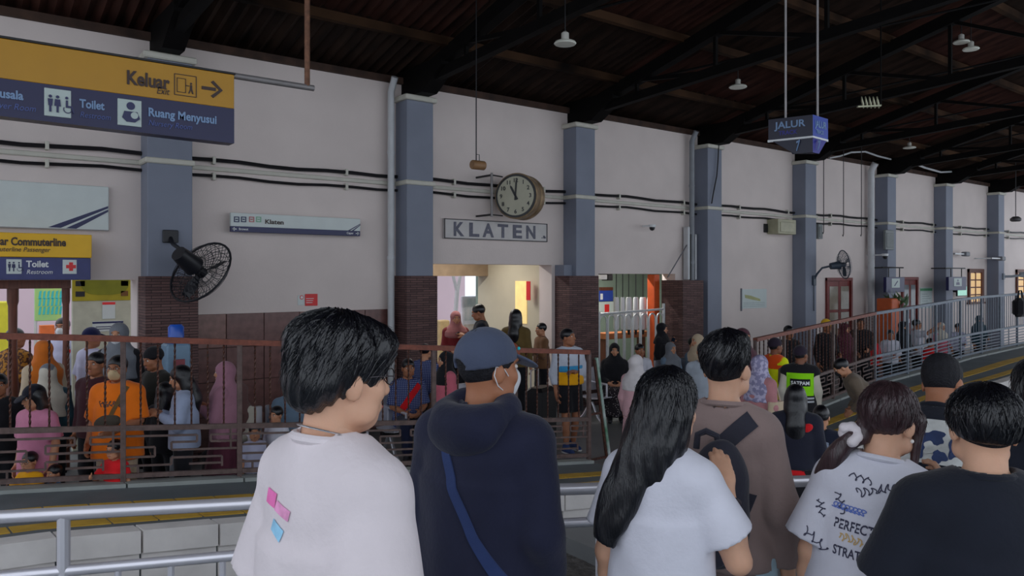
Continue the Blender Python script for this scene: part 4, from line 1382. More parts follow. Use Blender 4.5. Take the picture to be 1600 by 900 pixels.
def fence(name, label, pts, spacing, per_panel, m_top, m_bar, m_low, start=0.0, tw=True, slim=False):
    path = Path(pts)
    f = tag(empty(name, pts[0]), label, 'fence')
    o = Vector(pts[0])
    bar_me = twisted_bar(FH - MIDH - .04, .015 if not slim else .013, 16 if tw else 1, 3.5 if tw else 0)
    bar_me.materials.append(m_bar)
    post_me = MB().cbox(-.022, .022, -.022, .022, 0, FH - .03, .004).mesh('post')
    post_me.materials.append(m_low)
    L = path.L
    npan = max(1, int(round((L - start) / (spacing * per_panel))))
    pl = L / npan
    for i in range(npan):
        a, b = path.at(i * pl), path.at((i + 1) * pl)

        def pt(u, h):
            p = a.lerp(b, u) - o
            return Vector((p.x, p.y, p.z + h))
        MB().bar(pt(0, FH - .025), pt(1, FH - .025), .065, .05).build('top_rail', m_top, f)
        MB().bar(pt(0, MIDH), pt(1, MIDH), .04, .045).build('middle_rail', m_low, f)
        MB().bar(pt(0, .085), pt(1, .085), .035, .04).build('bottom_rail', m_low, f)
        ang = math.atan2((b - a).y, (b - a).x)
        q = pt(0, 0)
        share('post', post_me, f, q, (0, 0, ang))
        for k in range(1, per_panel):
            share('baluster', bar_me, f, pt(k / per_panel, MIDH + .02), (0, 0, ang + k))
        segs = [(0, .86, .62, .86), (.62, .86, .62, .70), (.62, .70, .40, .70), (0, .60, .26, .60), (.26, .60, .26, .38), (0, .38, .26, .38), (.40, .52, 1, .52), (.40, .70, .40, .52),
                (.74, .86, 1, .86), (.74, .70, 1, .70), (.74, .86, .74, .70), (.40, .34, .84, .34), (.40, .34, .40, .18), (0, .18, .40, .18), (.84, .34, .84, .10), (.55, .18, .84, .18), (.12, .18, .12, .02), (.92, 1, .92, .52)]
        if slim:
            segs = [(0, .84, 1, .84), (0, .66, 1, .66), (0, .48, 1, .48), (0, .30, 1, .30), (0, .14, 1, .14), (.5, 1, .5, 0)]
        lo, hi = .10, MIDH - .02
        for (u0, v0, u1, v1) in segs:
            MB().bar(pt(u0, lo + (hi - lo) * v0), pt(u1, lo + (hi - lo) * v1), .016, .018 if u0 != u1 else .016).build('lattice_bar', m_low, f)
    share('post', post_me, f, path.at(L) - o)
    return f


fence('ramp_fence', 'rust-red iron fence with twisted bars along the left ramp', LF, 0.138, 7, M_IRON, M_IRON_D, M_IRON_G)
# lean-to gate frame at the end of the left fence
e = Vector(LF[-1])
gt = tag(empty('gate_frame', e), 'dark open gate frame with a green-white leaning post ending the left fence', 'gate')
d1 = Vector((.95, .05, 0)).normalized()
g1 = d1 * .22
M_GREENWHITE = mat('worn_green_paint', rgb(80, 160, 110), .5, var=.4, scale=5, color2=rgb(196, 206, 206))
MB().tube([(g1.x * .6, g1.y, 1.2), (g1.x * 1.6, g1.y, -.03)], .022, 8).build('leaning_post', M_GREENWHITE, gt, smooth=True)
MB().tube([(g1.x * .45, g1.y, 1.18), (g1.x * 1.4, g1.y, -.03)], .018, 6).build('leaning_bar', M_IRON_D, gt)
for hgt, k in ((.02, 1.4), (.55, 1.0)):
    MB().bar((0, 0, hgt), (g1.x * k, g1.y, hgt), .02, .025).build('cross_bar', M_IRON_D, gt)

k = 3
fence('ramp_fence', 'rust-red iron fence along the lower end of the right ramp', RF[:3], 0.145, 7, M_IRON, M_IRON_D, M_IRON_G)
fence('ramp_fence', 'blue-grey iron fence along the upper end of the right ramp', RF[2:], 0.15, 8, M_IRON_B, M_IRON_B, M_IRON_B, tw=False, slim=True)

# ------------------------------------------------------------------ chrome queue barrier on the near platform
BP = [(px, 0.85 * F / (py - HOR)) for px, py in ((-260, 821), (0, 808), (380, 787), (620, 773), (870, 765), (1250, 752), (1330, 749))]
BW = [Vector((*CP(px, d), 0.0)) for px, d in BP]
bar_ = tag(empty('queue_barrier', BW[0]), 'shiny tubular steel queue barrier in front of the waiting people', 'barrier')
o = BW[0]
bp_ = Path(BW)
MB().tube([p - o + Vector((0, 0, .9)) for p in BW], .024, 12).build('top_rail', M_CHROME, bar_, smooth=True)
MZ = (.69, .69, .71, .735, .765, .78, .78)
MB().tube([p - o + Vector((0, 0, z_)) for p, z_ in zip(BW, MZ)], .02, 12).build('middle_rail', M_CHROME, bar_, smooth=True)
MB().tube([p - o + Vector((0, 0, .12)) for p in BW], .018, 10).build('bottom_rail', M_CHROME, bar_, smooth=True)
post_me = MB().tube([(0, 0, 0), (0, 0, .9)], .022, 10).mesh('post')
post_me.materials.append(M_CHROME)
bal_me = MB().tube([(0, 0, .12), (0, 0, .70)], .012, 8).mesh('baluster')
bal_me.materials.append(M_CHROME)
n = int(bp_.L / .175)
for i in range(n + 1):
    p = bp_.at(bp_.L * i / n) - o
    share('post' if i % 7 == 4 else 'baluster', post_me if i % 7 == 4 else bal_me, bar_, p)


# ------------------------------------------------------------------ waiting benches
def bench(x, y, rz, nseat, label):
    b = tag(empty('waiting_bench', (x, y, FLOOR), rz), label, 'bench')
    W_ = nseat * .55
    seat = MB()
    for k in range(nseat):
        x0 = -W_ / 2 + k * .55
        MB().add([(x0 + .02, -.02, .42), (x0 + .53, -.02, .42), (x0 + .53, .22, .40), (x0 + .02, .22, .40), (x0 + .02, .44, .43), (x0 + .53, .44, .43)] +
                 [(x0 + .02, -.02, .40), (x0 + .53, -.02, .40), (x0 + .53, .22, .38), (x0 + .02, .22, .38), (x0 + .02, .44, .41), (x0 + .53, .44, .41)],
                 [(0, 1, 2, 3), (3, 2, 5, 4), (9, 8, 7, 6), (10, 11, 8, 9), (4, 5, 11, 10), (1, 0, 6, 7), (0, 3, 9, 6), (3, 4, 10, 9), (2, 1, 7, 8), (5, 2, 8, 11)]).build('seat', M_CHROME, b)
        MB().cbox(x0 + .02, x0 + .53, -.10, -.06, .47, .85, .01).build('backrest', M_CHROME, b)
    MB().cbox(-W_ / 2, W_ / 2, .12, .18, .33, .38, .005).build('beam', M_BLACK, b)
    for sx in (-W_ / 2 + .12, W_ / 2 - .12):
        MB().tube([(sx, .42, 0), (sx, .30, .10), (sx, .15, .36), (sx, -.02, .10), (sx, -.14, 0)], .022, 8).build('leg', M_CHROME, b, smooth=True)
        MB().tube([(sx - .1, .40, .42), (sx - .1, .40, .62), (sx - .1, -.06, .64), (sx - .1, -.06, .45)], .018, 8).build('armrest', M_CHROME, b, smooth=True)
    return b


def seat_at(px, d):
    return CP(px, d)


B1 = CP(962, 12.9)
B2 = (B1[0] + 1.85, B1[1])
B3 = CP(452, 9.0)
B4 = (B3[0] + 2.0, B3[1] + .1)
bench(*B1, R(180), 3, 'steel waiting bench in front of the arched railing')
bench(*B2, R(180), 3, 'steel waiting bench in front of the stone pier')
bench(*B3, R(180), 3, 'steel waiting bench against the brown tiled wall')
bench(*B4, R(180), 3, 'steel waiting bench beside the second pillar')

# ------------------------------------------------------------------ people: smooth implicit bodies turned into meshes
V3 = lambda *a: np.array(a, dtype=np.float32)


def rot(yaw=0, pitch=0, roll=0):
    """yaw to the left (+), pitch forward/down (+), roll to the right (+); degrees"""
    y, p, r = R(yaw), R(pitch), R(roll)
    Rz = np.array([[math.cos(y), -math.sin(y), 0], [math.sin(y), math.cos(y), 0], [0, 0, 1]])
    Rx = np.array([[1, 0, 0], [0, math.cos(p), math.sin(p)], [0, -math.sin(p), math.cos(p)]])
    Ry = np.array([[math.cos(r), 0, math.sin(r)], [0, 1, 0], [-math.sin(r), 0, math.cos(r)]])
    return Rz @ Rx @ Ry


I3 = np.eye(3)


def cone(a, b, ra, rb, k=.03, clip=()):
    a, b = np.asarray(a, float), np.asarray(b, float)
    return dict(t='c', a=a, b=b, ra=ra, rb=rb, k=k, clip=clip, lo=np.minimum(a - ra, b - rb), hi=np.maximum(a + ra, b + rb))


def ell(c, r, M=I3, k=.03, clip=()):
    c, r = np.asarray(c, float), np.asarray(r, float)
    ext = np.abs(M) @ r
    return dict(t='e', c=c, r=r, M=np.asarray(M), k=k, clip=clip, lo=c - ext, hi=c + ext)


def etube(o, M, z0, z1, r0, r1, k=.03, clip=()):
    """elliptic tube along local z of frame (o, M), flat ends"""
    o = np.asarray(o, float)
    r = max(*r0, *r1)
    pts = np.array([o + M @ np.array([sx * r, sy * r, z]) for sx in (-1, 1) for sy in (-1, 1) for z in (z0, z1)])
    return dict(t='t', o=o, M=np.asarray(M), z0=z0, z1=z1, r0=r0, r1=r1, k=k, clip=clip, lo=pts.min(0), hi=pts.max(0))


def prim_eval(p, X, Y, Z):
    if p['t'] == 'c':
        a, ba = p['a'], p['b'] - p['a']
        L2 = float(ba @ ba) + 1e-9
        px, py, pz = X - a[0], Y - a[1], Z - a[2]
        t = np.clip((px * ba[0] + py * ba[1] + pz * ba[2]) / L2, 0, 1)
        d = np.sqrt((px - t * ba[0]) ** 2 + (py - t * ba[1]) ** 2 + (pz - t * ba[2]) ** 2) - (p['ra'] + (p['rb'] - p['ra']) * t)
    elif p['t'] == 'e':
        c, M, r = p['c'], p['M'], p['r']
        px, py, pz = X - c[0], Y - c[1], Z - c[2]
        u = (px * M[0, 0] + py * M[1, 0] + pz * M[2, 0]) / r[0]
        v = (px * M[0, 1] + py * M[1, 1] + pz * M[2, 1]) / r[1]
        w = (px * M[0, 2] + py * M[1, 2] + pz * M[2, 2]) / r[2]
        k0 = np.sqrt(u * u + v * v + w * w)
        k1 = np.sqrt((u / r[0]) ** 2 + (v / r[1]) ** 2 + (w / r[2]) ** 2)
        d = np.where(k0 < 1e-3, -r.min(), k0 * (k0 - 1.0) / np.maximum(k1, 1e-6))
    else:
        c, M = p['o'], p['M']
        px, py, pz = X - c[0], Y - c[1], Z - c[2]
        u = px * M[0, 0] + py * M[1, 0] + pz * M[2, 0]
        v = px * M[0, 1] + py * M[1, 1] + pz * M[2, 1]
        w = px * M[0, 2] + py * M[1, 2] + pz * M[2, 2]
        t = np.clip((w - p['z0']) / (p['z1'] - p['z0']), 0, 1)
        rx = p['r0'][0] + (p['r1'][0] - p['r0'][0]) * t
        ry = p['r0'][1] + (p['r1'][1] - p['r0'][1]) * t
        d = (np.sqrt((u / rx) ** 2 + (v / ry) ** 2) - 1) * np.minimum(rx, ry)
        d = np.maximum(d, np.maximum(p['z0'] - w, w - p['z1']))
    for (p0, n) in p['clip']:
        d = np.maximum(d, (X - p0[0]) * n[0] + (Y - p0[1]) * n[1] + (Z - p0[2]) * n[2])
    return d


def sdf_mesh(prims, h, cuts=(), planes=(), disp=None, keep=None):
    lo = np.min([p['lo'] for p in prims], 0) - 3 * h
    hi = np.max([p['hi'] for p in prims], 0) + 3 * h
    if keep is not None:
        lo, hi = np.maximum(lo, keep[0]), np.minimum(hi, keep[1])
    n = np.maximum(((hi - lo) / h).astype(int) + 2, 4)
    ax = [(lo[i] + h * np.arange(n[i])).astype(np.float32) for i in range(3)]
    Fd = np.full(tuple(n), 2.0, np.float32)

    def sub(p, m):
        i0 = np.clip(((p['lo'] - m - lo) / h).astype(int), 0, n)
        i1 = np.clip(((p['hi'] + m - lo) / h).astype(int) + 2, 0, n)
        return tuple(slice(i0[i], i1[i]) for i in range(3))

    def grids(s):
        return ax[0][s[0]][:, None, None], ax[1][s[1]][None, :, None], ax[2][s[2]][None, None, :]
    for p in prims:
        s = sub(p, p['k'] + 3 * h)
        if any(q.start >= q.stop for q in s):
            continue
        d = prim_eval(p, *grids(s)).astype(np.float32)
        f = Fd[s]
        k = p['k']
        hh = np.maximum(k - np.abs(f - d), 0) / k
        Fd[s] = np.minimum(f, d) - hh * hh * k * .25
    for p in cuts:
        s = sub(p, 3 * h + .02)
        if any(q.start >= q.stop for q in s):
            continue
        d = -prim_eval(p, *grids(s)).astype(np.float32)
        Fd[s] = np.maximum(Fd[s], d)
    full = tuple(slice(0, m) for m in n)
    if disp is not None:
        X, Y, Z = grids(full)
        Fd += disp(X, Y, Z).astype(np.float32)
    for (p0, nn) in planes:
        X, Y, Z = grids(full)
        Fd = np.maximum(Fd, ((X - p0[0]) * nn[0] + (Y - p0[1]) * nn[1] + (Z - p0[2]) * nn[2]).astype(np.float32))
    # naive surface nets
    S = Fd < 0
    nx, ny, nz = Fd.shape
    cnt = np.zeros((nx - 1, ny - 1, nz - 1), np.float32)
    sx, sy, sz = np.zeros_like(cnt), np.zeros_like(cnt), np.zeros_like(cnt)
    E = []
    for a in range(3):
        A = [slice(None)] * 3
        B = [slice(None)] * 3
        A[a], B[a] = slice(0, -1), slice(1, None)
        f0, f1 = Fd[tuple(A)], Fd[tuple(B)]
        e = S[tuple(A)] != S[tuple(B)]
        E.append(e)
        idx = np.nonzero(e)
        t = f0[idx] / (f0[idx] - f1[idx])
        pos = [q.astype(np.float32) for q in idx]
        pos[a] = pos[a] + t
        o1, o2 = [q for q in range(3) if q != a]
        for da in (0, 1):
            for db in (0, 1):
                ci = [idx[0].copy(), idx[1].copy(), idx[2].copy()]
                ci[o1] -= da
                ci[o2] -= db
                ok = (ci[o1] >= 0) & (ci[o2] >= 0) & (ci[o1] < cnt.shape[o1]) & (ci[o2] < cnt.shape[o2])
                c3 = tuple(q[ok] for q in ci)
                np.add.at(cnt, c3, 1)
                np.add.at(sx, c3, pos[0][ok])
                np.add.at(sy, c3, pos[1][ok])
                np.add.at(sz, c3, pos[2][ok])
    act = cnt > 0
    nv = int(act.sum())
    if nv == 0:
        return np.zeros((0, 3)), np.zeros((0, 4), int)
    vid = np.full(cnt.shape, -1, np.int64)
    vid[act] = np.arange(nv)
    c = cnt[act]
    V = np.stack([sx[act] / c, sy[act] / c, sz[act] / c], 1) * h + lo
    Q = []
    for a in range(3):
        e = E[a].copy()
        o1, o2 = [(1, 2), (2, 0), (0, 1)][a]
        idx = np.nonzero(e)
        ok = (idx[o1] > 0) & (idx[o2] > 0) & (idx[o1] < cnt.shape[o1]) & (idx[o2] < cnt.shape[o2])
        idx = [q[ok] for q in idx]
        ins = S[tuple(idx)]

        def cell(d1, d2):
            ci = [q.copy() for q in idx]
            ci[o1] = ci[o1] - d1
            ci[o2] = ci[o2] - d2
            return vid[tuple(ci)]
        q = np.stack([cell(1, 1), cell(0, 1), cell(0, 0), cell(1, 0)], 1)
        q[~ins] = q[~ins][:, ::-1]
        Q.append(q)
    Q = np.concatenate(Q)
    Q = Q[(Q >= 0).all(1)]
    return V, Q


def np_mesh(name, V, Q, materials, midx=None):
    me = bpy.data.meshes.new(name)
    me.vertices.add(len(V))
    me.vertices.foreach_set('co', np.asarray(V, np.float32).ravel())
    me.loops.add(len(Q) * 4)
    me.loops.foreach_set('vertex_index', Q.astype(np.int32).ravel())
    me.polygons.add(len(Q))
    me.polygons.foreach_set('loop_start', (np.arange(len(Q)) * 4).astype(np.int32))
    me.polygons.foreach_set('use_smooth', np.ones(len(Q), bool))
    for m in materials:
        me.materials.append(m)
    if midx is not None:
        me.polygons.foreach_set('material_index', midx.astype(np.int32))
    me.update(calc_edges=True)
    me.validate()
    return me


def join(parts):
    Vs, Qs, o = [], [], 0
    for V, Q in parts:
        Vs.append(V)
        Qs.append(Q + o)
        o += len(V)
    return np.concatenate(Vs), np.concatenate(Qs)


# ---- cloth, skin and hair materials
def cloth(name, c, rough=.85, var=.10, scale=9, color2=None, bump=.12):
    return mat('cloth_' + name, c, rough, 0, var, scale, bump, 70, color2=color2, spec=.25, sheen=.15)


def pattern(name, kind, c1, c2, scale=20.0, thr=.5):
    key = 'pattern_' + name
    if key in MATS:
        return MATS[key]
    m = bpy.data.materials.new(key)
    m.use_nodes = True
    nt = m.node_tree
    b = nt.nodes['Principled BSDF']
    b.inputs['Roughness'].default_value = .85
    tc = nt.nodes.new('ShaderNodeTexCoord')
    mx = nt.nodes.new('ShaderNodeMix')
    mx.data_type = 'RGBA'
    mx.inputs[6].default_value = (*c1, 1)
    mx.inputs[7].default_value = (*c2, 1)
    if kind == 'plaid':
        w1 = nt.nodes.new('ShaderNodeTexWave')
        w1.inputs['Scale'].default_value = scale
        w2 = nt.nodes.new('ShaderNodeTexWave')
        w2.bands_direction = 'Z'
        w2.inputs['Scale'].default_value = scale
        ad = nt.nodes.new('ShaderNodeMath')
        ad.operation = 'MULTIPLY'
        for w in (w1, w2):
            nt.links.new(tc.outputs['Object'], w.inputs['Vector'])
        nt.links.new(w1.outputs['Fac'], ad.inputs[0])
        nt.links.new(w2.outputs['Fac'], ad.inputs[1])
        src = ad.outputs[0]
    elif kind == 'dots':
        v = nt.nodes.new('ShaderNodeTexVoronoi')
        v.inputs['Scale'].default_value = scale
        nt.links.new(tc.outputs['Object'], v.inputs['Vector'])
        src = v.outputs['Distance']
    else:
        v = nt.nodes.new('ShaderNodeTexNoise')
        v.inputs['Scale'].default_value = scale
        v.inputs['Detail'].default_value = 2
        nt.links.new(tc.outputs['Object'], v.inputs['Vector'])
        src = v.outputs['Fac']
    cr = nt.nodes.new('ShaderNodeValToRGB')
    cr.color_ramp.elements[0].position = thr - .04
    cr.color_ramp.elements[1].position = thr + .04
    nt.links.new(src, cr.inputs[0])
    nt.links.new(cr.outputs[0], mx.inputs[0])
    nt.links.new(mx.outputs[2], b.inputs['Base Color'])
    MATS[key] = m
    return m


def skin(name, c):
    m = mat('skin_' + name, c, .5, 0, .07, 14, .04, 120, spec=.35)
    b = m.node_tree.nodes['Principled BSDF']
    b.inputs['Subsurface Weight'].default_value = .12
    b.inputs['Subsurface Radius'].default_value = (.03, .012, .008)
    b.inputs['Subsurface Scale'].default_value = .3
    return m


SKIN = [skin('tan', rgb(196, 140, 108)), skin('brown', rgb(168, 112, 82)), skin('light', rgb(214, 166, 138)), skin('deep', rgb(138, 90, 66))]
HAIRM = mat('hair_black', rgb(12, 13, 20), .30, 0, .3, 14, .22, 40, stretch=(5, 5, .7), spec=.6)
HAIRM_R = mat('hair_brown_black', rgb(58, 40, 44), .32, 0, .3, 14, .22, 40, stretch=(5, 5, .7), spec=.6)
HAIRM_S = mat('hair_stubble', rgb(24, 24, 30), .7, 0, .3, 60, .4, 160, spec=.3)
EYEW = mat('eye_white', rgb(225, 220, 215), .3, var=.02)
EYED = mat('eye_dark', rgb(28, 18, 16), .25, var=.05)
LIP = mat('lip', rgb(156, 88, 82), .5, var=.05)
MASKM = mat('mask_white', rgb(222, 224, 228), .8, var=.03)
SHOEM = mat('shoe_dark', rgb(40, 40, 46), .5, var=.1)
SOLE = mat('shoe_sole', rgb(210, 212, 214), .6, var=.05)


def uvball(c, r, M=I3, nu=10, nvv=7):
    V, Fq = [], []
    for j in range(nvv + 1):
        ph = math.pi * j / nvv
        for i in range(nu):
            a = 2 * math.pi * i / nu
            V.append(np.asarray(c) + M @ (np.array([math.sin(ph) * math.cos(a), math.sin(ph) * math.sin(a), math.cos(ph)]) * np.asarray(r)))
    for j in range(nvv):
        for i in range(nu):
            Fq.append((j * nu + i, j * nu + (i + 1) % nu, (j + 1) * nu + (i + 1) % nu, (j + 1) * nu + i))
    return np.array(V), np.array(Fq)[:, ::-1]


ARMS = {  # elbow, wrist offsets from the shoulder: outward, forward, up (for a 1.7 m body)
    'down': ((.055, -.03, -.27), (.065, .04, -.51)),
    'phone': ((.04, .05, -.265), (-.09, .26, -.15)),
    'lap': ((.05, .04, -.265), (-.07, .26, -.32)),
    'cross': ((.06, .05, -.26), (-.22, .20, -.22)),
    'wave': ((.12, .18, -.12), (.12, .30, .10)),
    'bag': ((.06, -.02, -.27), (.05, .12, -.46)),
    'reach': ((.08, .22, -.08), (.05, .46, .06)),
    'fence': ((.10, .12, -.22), (.02, .34, -.14)),
    'chin': ((.06, .12, -.24), (-.09, .22, -.02)),
    'hug': ((.08, .10, -.24), (-.16, .24, -.14)),
}


def hand_prims(w, f, tdir, sgn_n, s=1.0, curl=.5, spread=.0):
    """palm and five fingers from the wrist w along f; tdir points to the thumb side; palm faces n"""
    f = f / np.linalg.norm(f)
    t = tdir - f * float(tdir @ f)
    t = t / (np.linalg.norm(t) + 1e-9)
    n = np.cross(f, t) * sgn_n
    P = []
    M = np.stack([t, n, f], 1)
    P.append(ell(w + f * .052 * s, (.040 * s, .017 * s, .056 * s), M, .012))
    P.append(cone(w - f * .03 * s, w + f * .03 * s, .026 * s, .026 * s, .02))
    base = [(.027, .088, .072), (.009, .096, .082), (-.009, .093, .076), (-.026, .084, .060)]
    for i, (u, v, L) in enumerate(base):
        b0 = w + (t * u + f * v) * s
        dirs = f * math.cos(curl * .6) + n * math.sin(curl * .6) + t * spread * (u * 8)
        b1 = b0 + dirs * (L * .45 * s)
        d2 = f * math.cos(curl * 1.6) + n * math.sin(curl * 1.6) + t * spread * (u * 8)
        b2 = b1 + d2 * (L * .32 * s)
        d3 = f * math.cos(curl * 2.3) + n * math.sin(curl * 2.3)
        b3 = b2 + d3 * (L * .24 * s)
        r = (.0095 - .0006 * abs(i - 1)) * s
        P += [cone(b0, b1, r * 1.1, r, .006), cone(b1, b2, r, r * .95, .004), cone(b2, b3, r * .95, r * .8, .004)]
    t0 = w + (t * .026 + f * .022) * s
    t1 = t0 + (t * .75 + f * .65 + n * .25) * .042 * s
    t2 = t1 + (t * .35 + f * .85 + n * .35) * .034 * s
    P += [cone(t0, t1, .014 * s, .0115 * s, .012), cone(t1, t2, .0112 * s, .009 * s, .004)]
    return P


def noise3(X, Y, Z, f, seed):
    return (np.sin(f * X * 1.0 + seed + 1.7 * np.sin(f * .6 * Z + seed * 2)) + np.sin(f * Y * 1.13 + seed * 1.3 + 1.5 * np.sin(f * .7 * X + seed)) + np.sin(f * Z * .9 + seed * .7 + 1.9 * np.sin(f * .5 * Y - seed))) / 3


class Person:
    def __init__(self, label, px, d, face=180, top=None, floor=FLOOR, H=None, sit=False, lean=(0, 0), head=(0, 0, 0), arms=('down', 'down'), sk=0, sh=.175, girth=1.0,
                 hi=False, hands=(.5, .5), legs=None, twist=0, group=None, hs=None, thumbs=(None, None), dz=0.0, at=None):
        self.hi = hi
        x, y = CP(px, d) if at is None else at
        if H is None:
            H = (PZ(top, d) - floor) * (1.7 / 1.705)
        self.s = s = H / 1.7
        self.hs = hs if hs is not None else (1.0 if H > 1.45 else (1.45 / H) ** .55)
        self.hb = (.012 if hi else .021)
        self.hg = (.0105 if hi else .02)
        self.hh = (.0055 if hi else .0105)
        # frames
        pel = np.array([0, 0, .52 if sit else .92])
        Rt = rot(twist, lean[0], lean[1])
        self.Rt, self.pel = Rt, pel
        T = lambda v: pel + Rt @ np.asarray(v, float)
        self.T = T
        Rh = Rt @ rot(head[0], head[1] - lean[0] * .6, head[2])
        self.Rh = Rh
        neck = T((0, -.012, .535))
        self.neck = neck
        hc = neck + Rh @ (np.array([0, .022, .125]) * (1 + (self.hs - 1) * .9))
        self.hc = hc
        Hd = lambda v: hc + Rh @ (np.asarray(v, float) * self.hs)
        self.Hd = Hd
        self.sh = sh = sh * .93
        g = girth
        self.g = g
        # arms
        self.arm = []
        for side, spec in ((-1, arms[0]), (1, arms[1])):
            e, w = ARMS[spec] if isinstance(spec, str) else spec
            S0 = T((side * sh, 0, .432))
            Ep = S0 + Rt @ np.array([side * e[0], e[1], e[2]])
            Wp = S0 + Rt @ np.array([side * w[0], w[1], w[2]])
            self.arm.append((side, S0, Ep, Wp))
        # legs
        if legs is None:
            if sit:
                legs = [((-.11, .42, .50), (-.10, .40, .09)), ((.11, .42, .50), (.10, .42, .09))]
            else:
                legs = [((-.10, .015, .49), (-.105, -.02, .085)), ((.10, .025, .49), (.105, .0, .085))]
        self.legs = []
        for side, (kn, an) in zip((-1, 1), legs):
            self.legs.append((side, pel + np.array([side * .088, 0, -.03]), np.array(kn, float), np.array(an, float)))
        self.sit = sit
        # ---- body mesh
        B = self.torso(0) + self.limbs(0)
        B.append(cone(neck + Rt @ np.array([0, -.005, -.04]), Hd((0, -.018, -.06)), .058, .053, .03))
        parts = [sdf_mesh(B, self.hb)]
        parts.append(sdf_mesh(self.head_prims(), self.hh, cuts=[ell(Hd((sx * .031, .104, .012)), np.array((.018, .016, .011)) * self.hs, Rh) for sx in (-1, 1)]))
        for i, (side, S0, Ep, Wp) in enumerate(self.arm):
            f = Wp - Ep
            f = f / np.linalg.norm(f)
            td = thumbs[i]
            if td is None:
                fwd_ = Rt @ np.array([0, 1.0, 0])
                td = fwd_ if abs(f @ fwd_) < .8 else np.array([0, 0, 1.0])
            td = np.asarray(td, float)
            t = td - f * (td @ f)
            t = t / np.linalg.norm(t)
            n = np.cross(f, t)
            inward = Rt @ np.array([-side, 0, 0])
            sg = 1 if n @ inward > 0 else -1
            hp = hand_prims(Wp, f, t, sg, 1.0, hands[i])
            self.handinfo = getattr(self, 'handinfo', []) + [(Wp, f, t, n * sg)]
            hp.append(cone(Ep + f * .10, Wp, .036 * (.9 + .1 * g), .027, .01))
            parts.append(sdf_mesh(hp, .006 if hi else .0095))
        V, Q = join(parts)
        me = np_mesh('person', V * s, Q, [SKIN[sk]])
        self.o = obj('person', me, None, None, (x, y, floor + dz), (TH - R(face)) - R(90))
        tag(self.o, label, 'person', group)
        self.face()

    def torso(self, e, k=.06):
        T, Rt, g, sh = self.T, self.Rt, self.g, self.sh
        P = [ell(T((0, -.012, .0)), (.160 * g + e, .118 * g + e, .13 + e), Rt, k),
             ell(T((0, .005 * g, .17)), (.140 * g + e, .105 * g + e, .17 + e), Rt, k),
             ell(T((0, .0, .35)), (.158 * (.6 + .4 * g) + e, .112 * g + e, .18 + e), Rt, k),
             cone(T((-sh, 0, .428)), T((sh, 0, .428)), .050 + e, .050 + e, k)]
        for sx in (-1, 1):
            P.append(cone(T((sx * .015, -.022, .510)), T((sx * sh * .9, -.008, .438)), .034 + e * .6, .044 + e, .04))
        return P

    def limbs(self, e, arms=True, legs=True):
        P = []
        gg = .8 + .2 * self.g
        if arms:
            for side, S0, Ep, Wp in self.arm:
                P.append(cone(S0, Ep, .053 * gg + e, .042 * gg + e, .03))
                P.append(cone(Ep, Ep * .65 + Wp * .35, .041 * gg + e, .040 * gg + e, .02))
                P.append(cone(Ep * .65 + Wp * .35, Wp, .040 * gg + e, .027 + e, .02))
        if legs:
            for side, hp, kn, an in self.legs:
                P.append(cone(hp, kn, .088 * gg + e, .056 * gg + e, .04))
                P.append(cone(kn, kn * .6 + an * .4, .055 * gg + e, .056 * gg + e, .02))
                P.append(cone(kn * .6 + an * .4, an, .055 * gg + e, .036 + e, .02))
                P.append(cone(an + np.array([0, -.03, -.04]), an + np.array([0, .12, -.05]), .040, .034, .02))
        return P

    def head_prims(self):
        Hd, Rh, q = self.Hd, self.Rh, self.hs
        E = lambda c, r, k=.02, M=None: ell(Hd(c), np.array(r) * q, Rh if M is None else Rh @ M, k * q)
        P = [E((0, -.014, .032), (.076, .096, .092)), E((0, .028, -.03), (.060, .068, .086), .03), E((0, .052, -.088), (.036, .036, .026), .03),
             cone(Hd((0, .094, .012)), Hd((0, .110, -.026)), .009 * q, .0135 * q, .012), E((0, .100, -.030), (.018, .012, .009), .008),
             E((0, .086, -.062), (.026, .014, .012), .012), E((0, .085, .036), (.05, .016, .012), .02),
             cone(self.neck + self.Rt @ np.array([0, -.01, -.03]), Hd((0, -.02, -.05)), .057, .054 * q, .03)]
        for sx in (-1, 1):
            P.append(E((sx * .078, -.008, -.008), (.010, .021, .033), .006, rot(sx * -22, 0, 0)))
            P.append(E((sx * .05, .06, -.022), (.02, .02, .022), .03))
            P.append(E((sx * .056, .03, -.07), (.016, .03, .02), .03))
        return P

    def child(self, name, V, Q, material):
        me = np_mesh(name, np.asarray(V) * self.s, np.asarray(Q), [material])
        return obj(name, me, None, self.o)

    def face(self):
        q = self.hs
        for sx in (-1, 1):
            V, Q = uvball(self.Hd((sx * .031, .0835, .012)), np.array((.0135, .0105, .0085)) * q, self.Rh)
            self.child('eye', V, Q, EYEW)
            V, Q = uvball(self.Hd((sx * .031, .0915, .012)), np.array((.0062, .004, .0068)) * q, self.Rh, 8, 5)
            self.child('iris', V, Q, EYED)
            V, Q = uvball(self.Hd((sx * .032, .0935, .034)), np.array((.018, .006, .0042)) * q, self.Rh @ rot(0, 0, sx * 6), 8, 5)
            self.child('eyebrow', V, Q, HAIRM)
        V, Q = uvball(self.Hd((0, .0975, -.063)), np.array((.021, .006, .0065)) * q, self.Rh, 10, 5)
        self.child('lips', V, Q, LIP)

